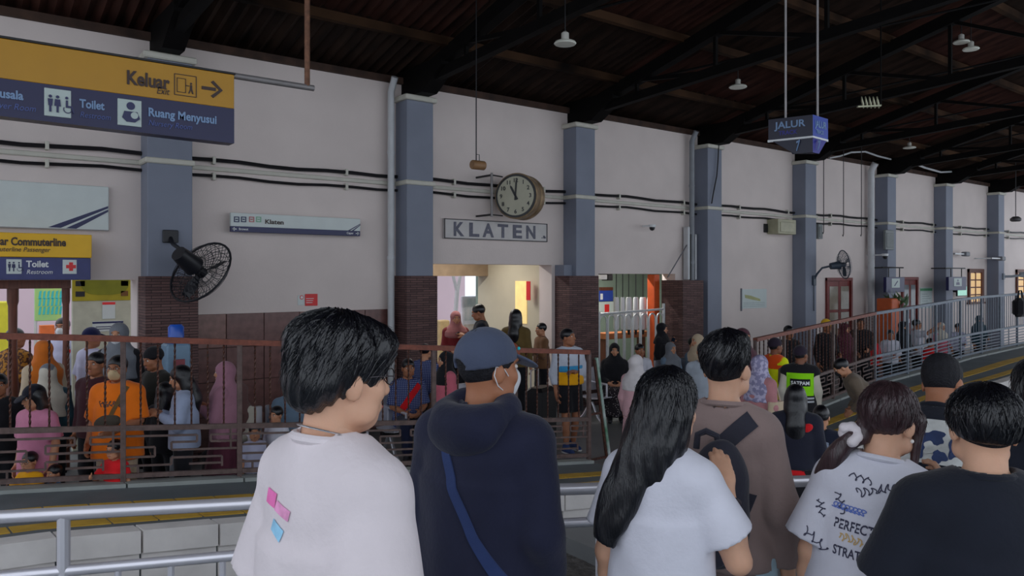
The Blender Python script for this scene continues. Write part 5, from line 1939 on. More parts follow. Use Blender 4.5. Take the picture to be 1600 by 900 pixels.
    # ---- clothing
    def shirt(self, material, sleeve=.55, loose=.022, hem=-.10, flare=.02, name='shirt', neckz=.535, fold=.0, seed=1.0, drop=.0, cuff=True, sl_r=.02):
        P = [p for p in self.torso(loose)]
        T, Rt = self.T, self.Rt
        wd, dp = .152 * self.g + loose + flare * .5, .112 * self.g + loose + flare * .5
        P.append(etube(self.pel, Rt, hem, .30, (wd + flare, dp + flare), (wd - .012, dp - .008), .06))
        ks = .016 if self.hi else .03
        for side, S0, Ep, Wp in self.arm:
            gg = .8 + .2 * self.g
            sr = .055 * gg + loose * .8
            if sleeve <= 1.0:
                end = S0 + (Ep - S0) * sleeve
                n = (Ep - S0) / np.linalg.norm(Ep - S0)
                P.append(cone(S0, end + n * .05, sr, sr + sl_r, ks, [(end, n)]))
            else:
                P.append(cone(S0, Ep, sr, .048 * gg + loose * .7, ks))
                end = Ep + (Wp - Ep) * (sleeve - 1)
                n = (Wp - Ep) / np.linalg.norm(Wp - Ep)
                P.append(cone(Ep, end + n * .03, .048 * gg + loose * .7, .032 + loose * .5, .03, [(end, n)]))
        lowp = T((0, 0, hem))
        planes = [(lowp, Rt @ np.array([0, 0, -1.0]))] if not self.sit else []
        nc0, nc1 = T((0, -.010, neckz - .02)), self.neck + (self.Hd((0, .0, -.02)) - self.neck) * 1.6
        neckcut = [cone(nc0, nc1, .066, .10)]
        dsp = None
        if fold:
            M = Rt

            def dsp(X, Y, Z):
                u = X * M[0, 0] + Y * M[1, 0]
                f1 = np.sin(38 * u + 9 * Z + 3.0 * np.sin(7 * Z + seed) + seed) * np.clip((self.pel[2] + .42 - Z) * 2.5, .15, 1)
                f2 = noise3(X, Y, Z, 26, seed)
                return fold * (.6 * f1 + .8 * f2)
        V, Q = sdf_mesh(P, self.hg, planes=planes, disp=dsp, cuts=neckcut)
        g_ = self.child(name, V, Q, material)
        if self.hi and name in ('tee', 'sweatshirt'):
            pts = []
            for i in range(25):
                a = R(15 * i)
                ca, sa = math.cos(a), math.sin(a)
                pts.append(Vector(T((.076 * sa, -.012 + .075 * ca, .532 - .045 * max(0, ca) + .010 * max(0, -ca))) * self.s))
            obj('collar', MB().tube(pts, .011 * self.s, 8, False).mesh('collar'), material, g_, smooth=True)
        return g_

    def trousers(self, material, end=.93, loose=.018, top=.10, name='trousers'):
        P = [ell(self.pel + np.array([0, -.01, .0]), (.160 * self.g + loose, .118 * self.g + loose, .13), I3, .06)]
        planes = [(self.T((0, 0, top)), self.Rt @ np.array([0, 0, 1.0]))]
        gg = .8 + .2 * self.g
        for side, hp, kn, an in self.legs:
            if end <= .5:
                e = hp + (kn - hp) * (end / .5)
                n = (kn - hp) / np.linalg.norm(kn - hp)
                P.append(cone(hp, e + n * .05, .09 * gg + loose, .075 * gg + loose * 1.3, .04, [(e, n)]))
            else:
                P.append(cone(hp, kn, .09 * gg + loose, .06 * gg + loose, .04))
                e = kn + (an - kn) * ((end - .5) / .5)
                n = (an - kn) / np.linalg.norm(an - kn)
                P.append(cone(kn, e + n * .04, .06 * gg + loose, .05 + loose, .03, [(e, n)]))
        V, Q = sdf_mesh(P, self.hg * 1.1, planes=planes)
        return self.child(name, V, Q, material)

    def skirt(self, material, bottom=.10, top=.12, r=(.17, .14), rb=(.25, .22), name='skirt'):
        if self.sit:
            kn = (self.legs[0][2] + self.legs[1][2]) / 2
            P = [ell(self.pel, (.19, .15, .14), I3, .06), cone(self.pel + np.array([-.06, 0, 0]), kn + np.array([-.07, 0, -.01]), .13, .10, .08), cone(self.pel + np.array([.06, 0, 0]), kn + np.array([.07, 0, -.01]), .13, .10, .08),
                 etube(np.array([0, kn[1] - .02, 0]), I3, .1, kn[2], (.21, .13), (.18, .11), .06)]
            pl = [(self.T((0, 0, .12)), self.Rt @ np.array([0, 0, 1.0]))]
        else:
            P = [etube(np.zeros(3), I3, bottom, self.pel[2] + top, rb, r, .05)]
            P.append(ell(self.pel, (r[0] + .01, r[1] + .01, .14), I3, .06))
            pl = []
        V, Q = sdf_mesh(P, self.hg, planes=pl, disp=lambda X, Y, Z: .006 * np.sin(30 * np.arctan2(Y, X) * .5 + 0 * Z))
        return self.child(name, V, Q, material)

    def shoes(self, material=SHOEM, sole=None):
        for side, hp, kn, an in self.legs:
            P = [cone(an + np.array([0, -.035, -.035]), an + np.array([0, .14, -.052]), .050, .040, .02), cone(an + np.array([0, -.01, .02]), an + np.array([0, .03, -.03]), .048, .045, .02)]
            fl = an[2] - .083
            V, Q = sdf_mesh(P, self.hg * .8, planes=[((0, 0, fl), (0, 0, -1.0))])
            sh = self.child('shoe', V, Q, material)
            if sole is not None:
                P = [cone(an + np.array([0, -.04, -.07]), an + np.array([0, .15, -.07]), .052, .045, .02)]
                V, Q = sdf_mesh(P, self.hg * .7, planes=[((0, 0, fl), (0, 0, -1.0)), ((0, 0, fl + .025), (0, 0, 1.0))])
                me = np_mesh('sole', V * self.s, Q, [sole])
                obj('sole', me, None, sh)

    # ---- hair and headwear
    def hairdo(self, kind='short', material=None, seed=1.0, vol=0.0):
        material = material or HAIRM
        Hd, Rh, q, Rt, T = self.Hd, self.Rh, self.hs, self.Rt, self.T
        E = lambda c, r, k=.02, M=None: ell(Hd(c), np.array(r) * q, Rh if M is None else Rh @ M, k * q)
        hv = lambda v: Rh @ np.asarray(v, float)
        facecut = [E((0, .135, -.03), (.105, .085, .105))] + [E((sx * .086, .018, -.026), (.032, .034, .042)) for sx in (-1, 1)]
        planes = [(Hd((0, -.09, -.070)), hv((0, .30, -.954)))]
        cuts = facecut
        amp, freq = .003, 70
        v = vol
        P = [E((0, -.016, .042), (.086 + v, .106 + v, .094 + v))]
        if kind == 'messy':
            P += [E((0, -.03, .085), (.082 + v, .094 + v, .062 + v), .03), E((.02, .06, .075), (.072, .055, .050), .03), E((0, -.075, .0), (.074 + v, .050, .075), .03), E((-.05, -.03, .07), (.05, .07, .05), .03)]
            planes = [(Hd((0, -.09, -.088)), hv((0, .42, -.907)))]
            cuts = [E((0, .150, -.042), (.100, .085, .100))] + [E((sx * .088, .020, -.036), (.030, .036, .040)) for sx in (-1, 1)]
            amp, freq = .005, 55
        elif kind == 'fade':
            P = [E((0, -.014, .052), (.082, .104, .092)), E((0, -.014, .030), (.0785, .0985, .092), .01)]
            amp = .0012
        elif kind == 'crop':
            P = [E((0, -.014, .060), (.088, .108, .086)), E((0, -.014, .032), (.0800, .100, .094), .02), E((0, .03, .10), (.070, .070, .045), .03)]
            amp, freq = .004, 90
        elif kind == 'bowl':
            P = [E((0, -.016, .040), (.100, .118, .098), .02)]
            planes = [(Hd((0, -.1, -.030)), hv((0, .10, -.995)))]
            cuts = [E((0, .150, -.042), (.090, .085, .095))]
            amp, freq = .0022, 60
        elif kind in ('long', 'longside'):
            P += [E((0, -.02, .035), (.092 + v, .110 + v, .100 + v)), E((0, -.045, -.07), (.092, .075, .11), .05)]
            side = -1 if kind == 'longside' else 0
            if kind == 'longside':
                P += [E((-.022, -.075, -.13), (.084, .052, .13), .05), E((-.062, -.112, -.26), (.072, .036, .13), .05, rot(0, 0, 12)), E((-.098, -.128, -.38), (.054, .026, .12), .05, rot(0, 0, 10)),
                      cone(Hd((.060, -.045, -.02)), Hd((.068, -.030, -.19)), .040, .014, .05), cone(Hd((.03, -.07, -.12)), Hd((.05, -.085, -.24)), .035, .010, .04)]
            else:
                P += [E((0, -.065, -.12), (.085, .055, .11), .05), cone(Hd((-.02, -.075, -.10)), T((-.02, -.115, .42)), .055, .052, .05), cone(Hd((.02, -.075, -.10)), T((.02, -.115, .42)), .055, .052, .05), ell(T((0, -.120, .37)), (.088, .044, .14), Rt, .06)]
                for sx in (-1, 1):
                    P.append(cone(Hd((sx * .070, -.02, .0)), Hd((sx * .085, -.01, -.17)), .03, .025, .04))
            planes = [(Hd((-.10, -.12, -.455)), hv((-.25, 0, -.97)))] if kind == 'longside' else []
            cuts = [E((0, .140, -.045), (.080, .090, .125))]
            amp, freq = .003, 60
        elif kind == 'pony':
            P += [E((0, -.02, .038), (.084 + v, .108 + v, .096 + v)), E((-.05, -.085, -.065), (.04, .035, .045), .03), E((-.095, -.118, -.125), (.034, .024, .065), .03, rot(0, 0, 34)), E((-.135, -.122, -.195), (.030, .018, .070), .03, rot(0, 0, 26)), cone(Hd((-.10, -.125, -.15)), Hd((-.165, -.105, -.275)), .014, .004, .03), cone(Hd((-.09, -.12, -.14)), Hd((-.105, -.125, -.255)), .014, .004, .03),
                  cone(Hd((.078, .045, .02)), Hd((.078, .050, -.13)), .022, .012, .03)]
            planes = [(Hd((0, -.12, -.26)), hv((0, .2, -1)))]
            cuts = [E((0, .135, -.03), (.090, .080, .105)), E((0, -.06, -.155), (.075, .08, .075)), E((.086, -.002, -.045), (.032, .024, .045))]
            amp, freq = .002, 60
        elif kind == 'bun':
            P += [E((0, -.115, .03), (.045, .04, .045), .02)]
        if kind in ('messy', 'crop', 'longside', 'bowl', 'fade', 'pony') or self.hi:
            M = Rh
            c0 = self.hc

            def dsp(X, Y, Z):
                px, py, pz = X - c0[0], Y - c0[1], Z - c0[2]
                u = px * M[0, 0] + py * M[1, 0] + pz * M[2, 0]
                w = px * M[0, 1] + py * M[1, 1] + pz * M[2, 1]
                zz = px * M[0, 2] + py * M[1, 2] + pz * M[2, 2]
                az = np.arctan2(u, w + .02)
                return amp * (np.sin(az * 17 + 30 * zz * (1 if kind in ('messy', 'crop') else .25) + 2 * np.sin(22 * zz + seed) + seed) * .6 + .7 * noise3(X, Y, Z, freq, seed))
        else:
            dsp = None
        V, Q = sdf_mesh(P, self.hh * (1.0 if self.hi else 1.15), cuts=cuts, planes=planes, disp=dsp)
        o = self.child('hair', V, Q, HAIRM_S if kind == 'fade' and self.hi else material)
        if kind in ('bowl', 'crop', 'fade'):
            P = [E((0, -.014, .026), (.0785, .0990, .092))]
            V, Q = sdf_mesh(P, self.hh, cuts=facecut, planes=[(Hd((0, -.09, -.068)), hv((0, .30, -.954)))])
            self.child('hair_stubble', V, Q, HAIRM_S)
        return o

    def strands(self, n, kind, material=None, seed=1, r=.0016):
        """loose hair strands lying on the hair, as one countless mass"""
        material = material or HAIRM
        rnd = random.Random(seed)
        m = MB()
        hair = [c for c in self.o.children if c.name.startswith('hair') and 'stubble' not in c.name][0]
        me = hair.data
        bvh = BVHTree.FromPolygons([v.co[:] for v in me.vertices], [p.vertices[:] for p in me.polygons])
        c0 = Vector(self.Hd((0, -.02, .03))) * self.s
        for i in range(n):
            # start near the crown and comb outwards and down
            az = rnd.uniform(0, 2 * math.pi)
            el0 = rnd.uniform(.1, 1.35)
            pts = []
            L = rnd.uniform(.5, 1.1)
            bend = rnd.uniform(-.35, .35) + (.5 if kind == 'swirl' else 0)
            for j in range(7):
                el = el0 + L * j / 6
                a = az + bend * j / 6
                dloc = np.array([math.sin(el) * math.sin(a), math.sin(el) * math.cos(a), math.cos(el)])
                dv = Vector(self.Rh @ dloc)
                hit = bvh.ray_cast(c0 + dv * .5, -dv, .45)
                if hit[0] is None:
                    break
                pts.append(hit[0] + dv * (rnd.uniform(.0, .0022) + (.004 if j == 6 else 0)))
            if len(pts) >= 3:
                m.tube(pts, r * rnd.uniform(.6, 1.2), 3, False, r2=.0004)
        if m.v:
            o = m.build('hair_strands', material, self.o)
            o['kind'] = 'stuff'

    def hijab(self, material, drape=.30, long=False):
        Hd, Rh, q, T, Rt = self.Hd, self.Rh, self.hs, self.T, self.Rt
        E = lambda c, r, k=.02: ell(Hd(c), np.array(r) * q, Rh, k * q)
        P = [E((0, -.015, .03), (.094, .116, .112)), E((0, .0, -.07), (.082, .085, .085), .05), cone(Hd((0, -.01, -.09)), T((0, -.005, .48)), .085, .115, .06)]
        P += [ell(T((0, .005, .41)), (self.sh + .055, .150 * self.g, .16), Rt, .06)]
        P += [etube(self.pel, Rt, .48 - drape, .42, (self.sh + .06, .165 * self.g), (self.sh + .03, .145 * self.g), .06)]
        cuts = [E((0, .125, -.012), (.056, .075, .080))]
        V, Q = sdf_mesh(P, self.hh * 1.3, cuts=cuts, disp=lambda X, Y, Z: .004 * noise3(X, Y, Z, 45, 2.0))
        return self.child('hijab', V, Q, material)

    def cap(self, material, brim=True, back=False):
        Hd, Rh, q = self.Hd, self.Rh, self.hs
        E = lambda c, r, k=.012, M=None: ell(Hd(c), np.array(r) * q, Rh if M is None else Rh @ M, k * q)
        hv = lambda v: Rh @ np.asarray(v, float)
        P = [E((0, -.014, .040), (.092, .112, .104), .02)]
        planes = [(Hd((0, 0, .022)), hv((0, .18, -.98)))]
        cuts = [E((0, -.125, .015), (.036, .05, .024))] if self.hi else []
        V, Q = sdf_mesh(P, self.hh, planes=planes, cuts=cuts)
        o = self.child('cap', V, Q, material)
        if brim:
            sg = -1 if back else 1
            P = [ell(Hd((0, sg * .120, .032)), np.array((.074, .072, .011)) * q, Rh @ rot(0, 24 * sg, 0), .01)]
            V, Q = sdf_mesh(P, self.hh * .8, planes=[(Hd((0, sg * .072, 0)), hv((0, -sg, 0)))])
            me = np_mesh('brim', V * self.s, Q, [material])
            obj('brim', me, None, o)
        return o

    def mask(self, material=MASKM):
        Hd, Rh, q = self.Hd, self.Rh, self.hs
        E = lambda c, r: ell(Hd(c), np.array(r) * q, Rh, .03 * q)
        hv = lambda v: Rh @ np.asarray(v, float)
        P = [E((0, .036, -.045), (.066, .074, .072)), ell(Hd((0, .098, -.03)), np.array((.022, .026, .030)) * q, Rh, .03)]
        planes = [(Hd((0, .030, 0)), hv((0, -1, .12))), (Hd((0, 0, -.008)), hv((0, -.1, 1))), (Hd((0, 0, -.112)), hv((0, -.2, -1)))]
        V, Q = sdf_mesh(P, self.hh, planes=planes)
        o = self.child('face_mask', V, Q, material)
        if self.hi:
            for sx in (-1, 1):
                m = MB()
                m.tube([Vector(Hd(p)) * self.s for p in ((sx * .066, .04, -.02), (sx * .080, .012, .008), (sx * .082, -.022, .018), (sx * .085, -.030, -.01), (sx * .078, -.010, -.045), (sx * .064, .035, -.075))], .0016, 6)
                obj('ear_loop', m.mesh('ear_loop'), material, o)
        return o

    def glasses(self, material=M_BLACK):
        Hd = self.Hd
        s = self.s
        g = MB()
        for sx in (-1, 1):
            g.tube([Vector(Hd((sx * .033 + .024 * math.cos(a), .108 - .006 * abs(math.cos(a)), .008 + .019 * math.sin(a)))) * s for a in [R(30 * i) for i in range(13)]], .0014, 5, False)
            g.tube([Vector(Hd(p)) * s for p in ((sx * .057, .102, .012), (sx * .080, .05, .014), (sx * .083, -.02, .010), (sx * .080, -.03, -.005))], .0015, 5)
        g.tube([Vector(Hd(p)) * s for p in ((-.009, .110, .010), (0, .113, .013), (.009, .110, .010))], .0014, 5)
        return obj('glasses', g.mesh('glasses'), material, self.o)

    def world(self, v):
        """world point of a body-local point"""
        p = Vector(np.asarray(v, float) * self.s)
        return self.o.matrix_basis @ p

    def print_on(self, garment, body, u, z, size, material, width=None, back=True, bold=.02, tilt=0, name='printed_text', lift=.0025, mesh=None):
        """flat print wrapped on the garment; u to the reader's right, z above the hips, metres of the real body"""
        me = mesh or text_mesh(body, size, bold, 0, 0)
        n_ = len(me.vertices)
        co = np.empty(n_ * 3)
        me.vertices.foreach_get('co', co)
        co = co.reshape(-1, 3)
        if width:
            co[:, 0] *= width / max(1e-6, co[:, 0].max())
        ca, sa = math.cos(R(tilt)), math.sin(R(tilt))
        xx, zz = co[:, 0] * ca - co[:, 1] * sa + u, co[:, 0] * sa + co[:, 1] * ca + z
        gm = garment.data
        bvh = BVHTree.FromPolygons([v.co[:] for v in gm.vertices], [p.vertices[:] for p in gm.polygons])
        sg = -1 if back else 1
        dirv = Vector(self.Rt @ np.array([0, -sg, 0]))
        out = []
        last = None
        for a, b in zip(xx, zz):
            loc = np.array([a * (1 if back else -1), sg * .8, b])
            st = Vector(self.pel * self.s + self.Rt @ loc)
            hit = bvh.ray_cast(st, dirv, 1.5)
            q = hit[0] - dirv * lift if hit[0] is not None else (last or st)
            last = q
            out.append(q[:])
        me.vertices.foreach_set('co', np.array(out, np.float32).ravel())
        me.update()
        return obj(name, me, material, garment)

    def ribbon(self, garment, pts, width, material, name, parent=None, back=True, thick=.006):
        """a strap that lies on a garment; pts are (across, up) on the body, seen from behind, unit body"""
        gm = garment.data
        bvh = BVHTree.FromPolygons([v.co[:] for v in gm.vertices], [p.vertices[:] for p in gm.polygons])
        sg = -1 if back else 1
        dirv = Vector(self.Rt @ np.array([0, -sg, 0]))
        path = Path([(p[0] * self.s, 0, p[1] * self.s) for p in pts])
        vs, fs = [], []
        N = 26
        for i in range(N + 1):
            c = path.at(path.L * i / N)
            t = (path.at(min(path.L, path.L * i / N + .01)) - path.at(max(0, path.L * i / N - .01))).normalized()
            nrm = Vector((-t.z, 0, t.x))
            row = []
            for w in (-.5, 0, .5):
                q = c + nrm * (w * width)
                st = Vector(self.pel * self.s + self.Rt @ np.array([q.x, sg * .8, q.z]))
                hit = bvh.ray_cast(st, dirv, 1.6)
                base = hit[0] if hit[0] is not None else (row[-1] if row else (vs[-1] if vs else st + dirv * .7))
                row.append(Vector(base) - dirv * (0 if hit[0] is None else thick))
            vs += row
        for i in range(N):
            for k in range(2):
                fs.append((i * 3 + k, i * 3 + k + 1, i * 3 + k + 4, i * 3 + k + 3))
        m = MB().add(vs, fs)
        n0 = len(vs)
        m.add([v + dirv * (thick + .004) for v in vs], [tuple(reversed(f)) for f in fs])
        for i in range(N):
            for a in (0, 2):
                m.f.append((i * 3 + a, (i + 1) * 3 + a, (i + 1) * 3 + a + n0, i * 3 + a + n0))
        return m.build(name, material, parent or self.o, smooth=True)

    def carry(self, name, label, cat):
        """an Empty for a thing this person wears or holds, in the person's own frame"""
        e = empty(name, self.o.location, self.o.rotation_euler[2])
        return tag(e, label, cat)

    def piece(self, parent, name, prims, h, material, **kw):
        V, Q = sdf_mesh(prims, h, **kw)
        return obj(name, np_mesh(name, V * self.s, Q, [material]), None, parent)

    def phone(self, side, label, material=None):
        Wp, f, t, n = self.handinfo[0 if side < 0 else 1]
        e = self.carry('phone', label, 'phone')
        c = Wp + f * .085 + n * .022
        vs = []
        for u, v, w in ((-1, -1, -1), (1, -1, -1), (1, 1, -1), (-1, 1, -1), (-1, -1, 1), (1, -1, 1), (1, 1, 1), (-1, 1, 1)):
            vs.append(Vector((c + t * (.036 * u) + f * (.074 * v) + n * (.0045 * w)) * self.s))
        fs = [(0, 3, 2, 1), (4, 5, 6, 7), (0, 1, 5, 4), (1, 2, 6, 5), (2, 3, 7, 6), (3, 0, 4, 7)]
        MB().add(vs, fs).build('phone_body', material or M_BLACK, e)
        vs2 = [Vector((c + t * (.032 * u) + f * (.068 * v) + n * .0052) * self.s) for u, v in ((-1, -1), (1, -1), (1, 1), (-1, 1))]
        MB().add(vs2, [(0, 1, 2, 3)]).build('phone_screen', mat('phone_glass', rgb(40, 52, 70), .1), e)

# ------------------------------------------------------------------ the waiting crowd in front
C_WHITE = cloth('white', rgb(226, 216, 220), var=.04)
C_WHITE2 = cloth('cool_white', rgb(218, 218, 230), var=.05)
C_NAVY = cloth('navy_hoodie', rgb(30, 33, 56), .8, var=.12)
C_CAP = cloth('slate_cap', rgb(74, 82, 104), .8, var=.08)
C_TAUPE = cloth('taupe', rgb(146, 126, 122), var=.06)
C_BLACKT = cloth('black_tee', rgb(24, 28, 40), .85, var=.12)
C_JEANL = cloth('light_jeans', rgb(172, 200, 214), var=.15)
C_JEAN = cloth('blue_jeans', rgb(70, 90, 120), var=.15)
C_DARK = cloth('near_black', rgb(26, 26, 32), var=.15)
C_GREY = cloth('grey', rgb(120, 124, 132), var=.1)
CROWD = 'people waiting on the near platform'

# boy in the white tee
P = Person('young man in a plain white tee and glasses, nearest the camera', 521, 1.66, 44, top=505, floor=0, head=(-8, 4, 0), sk=2, sh=.16, girth=.92, hi=True, group=CROWD)
tee = P.shirt(C_WHITE, sleeve=.88, loose=.032, hem=-.16, flare=.035, name='tee', neckz=.522, fold=.0022, seed=2.2, sl_r=.035)
P.trousers(C_DARK)
P.shoes(SHOEM, SOLE)
P.hairdo('messy', seed=2.0, vol=.008)
P.strands(420, 'swirl', seed=4)
P.glasses(mat('glasses_metal', rgb(70, 66, 70), .3, .7))
m = MB()
nk = [P.neck + P.Rt @ np.array([.068 * math.sin(a), .062 * math.cos(a) - .005, .012 - .02 * math.cos(a)]) for a in [R(20 * i) for i in range(19)]]
obj('necklace', m.tube([Vector(q * P.s) for q in nk], .0022, 6, False).mesh('necklace'), mat('silver', rgb(220, 220, 224), .25, .9), P.o)
PINK = mat('pink_print', rgb(250, 120, 190), .7, var=.15, scale=30)
SKYB = mat('sky_print', rgb(150, 205, 240), .7, var=.2, scale=40)


def grid_mesh(w, h, n=10, mm=4, wob=0.0):
    me = bpy.data.meshes.new('print')
    vs = [(w * i / n, h * j / mm + wob * math.sin(i * 1.3) * h, 0) for j in range(mm + 1) for i in range(n + 1)]
    fs = [(j * (n + 1) + i, j * (n + 1) + i + 1, (j + 1) * (n + 1) + i + 1, (j + 1) * (n + 1) + i) for j in range(mm) for i in range(n)]
    me.from_pydata(vs, [], fs)
    return me


def scrawl(w, h, n, seed, t=.0032):
    """illegible hand-drawn marks as a flat ribbon"""
    rnd = random.Random(seed)
    pts = []
    N = n * 14
    a0, b0, c0 = rnd.uniform(0, 6), rnd.uniform(.6, 1.4), rnd.uniform(0, 6)
    for i in range(N + 1):
        u = i / N
        pts.append(Vector((w * (u + .06 * math.sin(2 * math.pi * n * u * 2 + c0)), h * (.5 + .42 * math.sin(2 * math.pi * n * u + a0) + .12 * math.sin(2 * math.pi * n * b0 * u * 1.7)), 0)))
    vs, fs = [], []
    for i, p in enumerate(pts):
        tg = (pts[min(i + 1, N)] - pts[max(i - 1, 0)]).normalized()
        nn = Vector((-tg.y, tg.x, 0)) * (t / 2)
        vs += [(p + nn)[:], (p - nn)[:]]
    fs = [(2 * i, 2 * i + 1, 2 * i + 3, 2 * i + 2) for i in range(N)]
    me = bpy.data.meshes.new('scrawl')
    me.from_pydata(vs, [], fs)
    return me


P.print_on(tee, '', -.070, .385, .03, PINK, mesh=grid_mesh(.05, .030), tilt=-4, name='pink_print')
P.print_on(tee, '', -.020, .379, .03, mat('pale_pink_print', rgb(240, 160, 205), .7, var=.2, scale=40), mesh=grid_mesh(.055, .022), tilt=-14, name='pale_pink_print')
P.print_on(tee, '', -.030, .338, .03, SKYB, mesh=grid_mesh(.045, .026), tilt=-22, name='sky_print')

# man with cap and navy hoodie
P = Person('man in a slate cap, white face mask and navy hoodie', 756, 2.38, 30, top=519, floor=0, head=(-27, 2, 0), sk=1, sh=.188, girth=1.2, hi=True, group=CROWD)
hood = P.shirt(C_NAVY, sleeve=1.95, loose=.036, hem=-.14, flare=.02, name='hoodie', neckz=.545, fold=.008, seed=.7)
ring = []
for i in range(12):
    a, b = R(30 * i), R(30 * i + 30)
    q = lambda t: P.T((.105 * math.sin(t), -.035 - .095 * math.cos(t) * (1.1 if math.cos(t) > 0 else .8), .525 - .030 * math.cos(t)))
    ra = .040 + .016 * max(0, math.cos(a))
    rb = .040 + .016 * max(0, math.cos(b))
    ring.append(cone(q(a), q(b), ra, rb, .03))
ring.append(ell(P.T((0, -.135, .465)), (.115, .048, .072), P.Rt @ rot(0, 12, 0), .05))
P.piece(P.o, 'hood', ring, .009, C_NAVY, disp=lambda X, Y, Z: .004 * noise3(X, Y, Z, 42, 3.0))
P.trousers(C_DARK)
P.shoes()
P.cap(C_CAP)
P.hairdo('fade')
P.mask()
P.ribbon(hood, [(-.045, .42), (.0, .30), (.07, .16), (.17, .03)], .03, cloth('strap_navy', rgb(44, 60, 104)), 'bag_strap')
V, Q = uvball(P.Hd((.066, .075, .075)), (.008, .003, .006), P.Rh)
P.child('cap_badge', V, Q, mat('teal_badge', rgb(40, 200, 210), .4))

# long haired woman
P = Person('woman with long straight black hair in a white tee, hand at her collar', 1034, 2.2, 34, top=578, floor=0, head=(-8, 6, 3), sk=2, sh=.138, girth=.86, hi=True, arms=('down', ((.11, .05, -.245), (.03, .17, -.06))), hands=(.5, .35), thumbs=(None, (-1, -.3, .2)), group=CROWD)
tee = P.shirt(C_WHITE2, sleeve=.70, loose=.022, hem=-.15, flare=.03, name='tee', neckz=.528, fold=.003, seed=4.2, sl_r=.03)
P.trousers(C_JEANL)
P.shoes()
P.hairdo('longside', seed=1.0)
P.strands(500, 'straight', seed=8)
side, S0, Ep, Wp = P.arm[1]
f = (Wp - Ep) / np.linalg.norm(Wp - Ep)
a1 = np.cross(f, [0, 0, 1.0]); a1 /= np.linalg.norm(a1)
b1 = np.cross(f, a1)
c = Wp - f * .045
obj('bracelet', MB().tube([Vector((c + (a1 * math.cos(t) + b1 * math.sin(t)) * .036) * P.s) for t in [R(30 * i) for i in range(13)]], .007, 8, False).mesh('bracelet'), mat('bracelet_dark', rgb(52, 44, 50), .5), P.o)

# man with the backpack
P = Person('man in a taupe sweatshirt wearing a black backpack on one shoulder', 1132, 2.62, 28, top=524, floor=0, head=(-10, 0, 0), sk=2, sh=.143, girth=.88, hi=True, arms=('down', ((.075, -.03, -.265), (.085, .05, -.50))), group=CROWD)
sw = P.shirt(C_TAUPE, sleeve=1.93, loose=.026, hem=-.06, flare=.012, name='sweatshirt', neckz=.545, fold=.0035, seed=5.5)
P.piece(sw, 'hem_band', [etube(P.pel, P.Rt, -.10, -.045, (.168, .138), (.178, .146), .01)], .01, cloth('taupe_rib', rgb(128, 110, 108)))
P.trousers(C_JEANL)
P.shoes()
P.hairdo('crop', seed=6.0)
P.strands(380, 'swirl', seed=3)
C_PACK = cloth('pack_black', rgb(46, 46, 58), .7, var=.12)
bk = P.carry('backpack', 'black backpack slung on the back of the man in taupe', 'backpack')
pr = [ell(P.T((.02, -.205, .23)), (.105, .080, .21), P.Rt @ rot(8, 0, 6), .04), ell(P.T((.02, -.225, .13)), (.105, .085, .14), P.Rt, .06)]
P.piece(bk, 'body', pr, .009, C_PACK, disp=lambda X, Y, Z: .004 * noise3(X, Y, Z, 36, 1.0))
P.piece(bk, 'front_pocket', [ell(P.T((.02, -.290, .11)), (.08, .035, .10), P.Rt, .03)], .009, cloth('pack_pocket', rgb(58, 58, 72), .7))
P.ribbon(sw, [(-.01, .36), (.03, .41), (.075, .455), (.118, .495)], .058, C_PACK, 'shoulder_strap', bk)
P.ribbon(sw, [(.05, .03), (.075, .08), (.10, .16), (.125, .23)], .022, C_PACK, 'lower_strap', bk)
obj('grab_loop', MB().tube([Vector(P.T(q) * P.s) for q in ((-.06, -.18, .39), (-.055, -.18, .44), (-.025, -.18, .455), (.01, -.17, .44), (.02, -.16, .38))], .011, 8).mesh('grab_loop'), C_PACK, bk)

# girl with the scrunchie
P = Person('woman with a low ponytail, white scrunchie and scribble-print white tee', 1350, 2.24, 36, top=601, floor=0, lean=(5, 5), head=(-22, 6, 0), sk=2, sh=.144, girth=.94, hi=True, arms=('down', ((.11, .12, -.20), (.04, .27, -.02))), hands=(.5, .6), group=CROWD)
tee = P.shirt(C_WHITE2, sleeve=.86, loose=.030, hem=-.16, flare=.035, name='tee', neckz=.515, fold=.003, seed=7.0, sl_r=.035)
P.trousers(C_JEAN)
P.shoes()
P.hairdo('pony', HAIRM_R, seed=3.0)
P.strands(420, 'straight', HAIRM_R, seed=12)
cs = P.Hd((-.066, -.108, -.066))
pr = [ell(cs + P.Rh @ np.array([.028 * math.cos(a), .012 * math.sin(2 * a), .028 * math.sin(a)]), (.019, .024, .019), I3, .008) for a in [R(45 * i) for i in range(8)]]
P.piece(P.o, 'scrunchie', pr, .006, cloth('scrunchie', rgb(226, 218, 222), var=.03))
V, Q = uvball(P.Hd((.086, .004, -.048)), (.006, .006, .007), P.Rh)
P.child('earring', V, Q, mat('pearl', rgb(230, 226, 222), .2))
INK = mat('ink_print', rgb(62, 62, 84), .8, var=.1)
INKB = mat('blue_ink_print', rgb(96, 120, 196), .8, var=.1)
OCHRE = mat('ochre_print', rgb(206, 172, 112), .8, var=.1)
P.print_on(tee, 'PERFECT', -.085, .245, .036, INK, width=.11)
P.print_on(tee, '', -.065, .212, .030, OCHRE, mesh=scrawl(.065, .024, 4, 2))
P.print_on(tee, 'STRATEGY', -.078, .172, .036, INK, width=.125)
P.print_on(tee, '', -.095, .292, .022, INKB, mesh=scrawl(.09, .018, 8, 5))
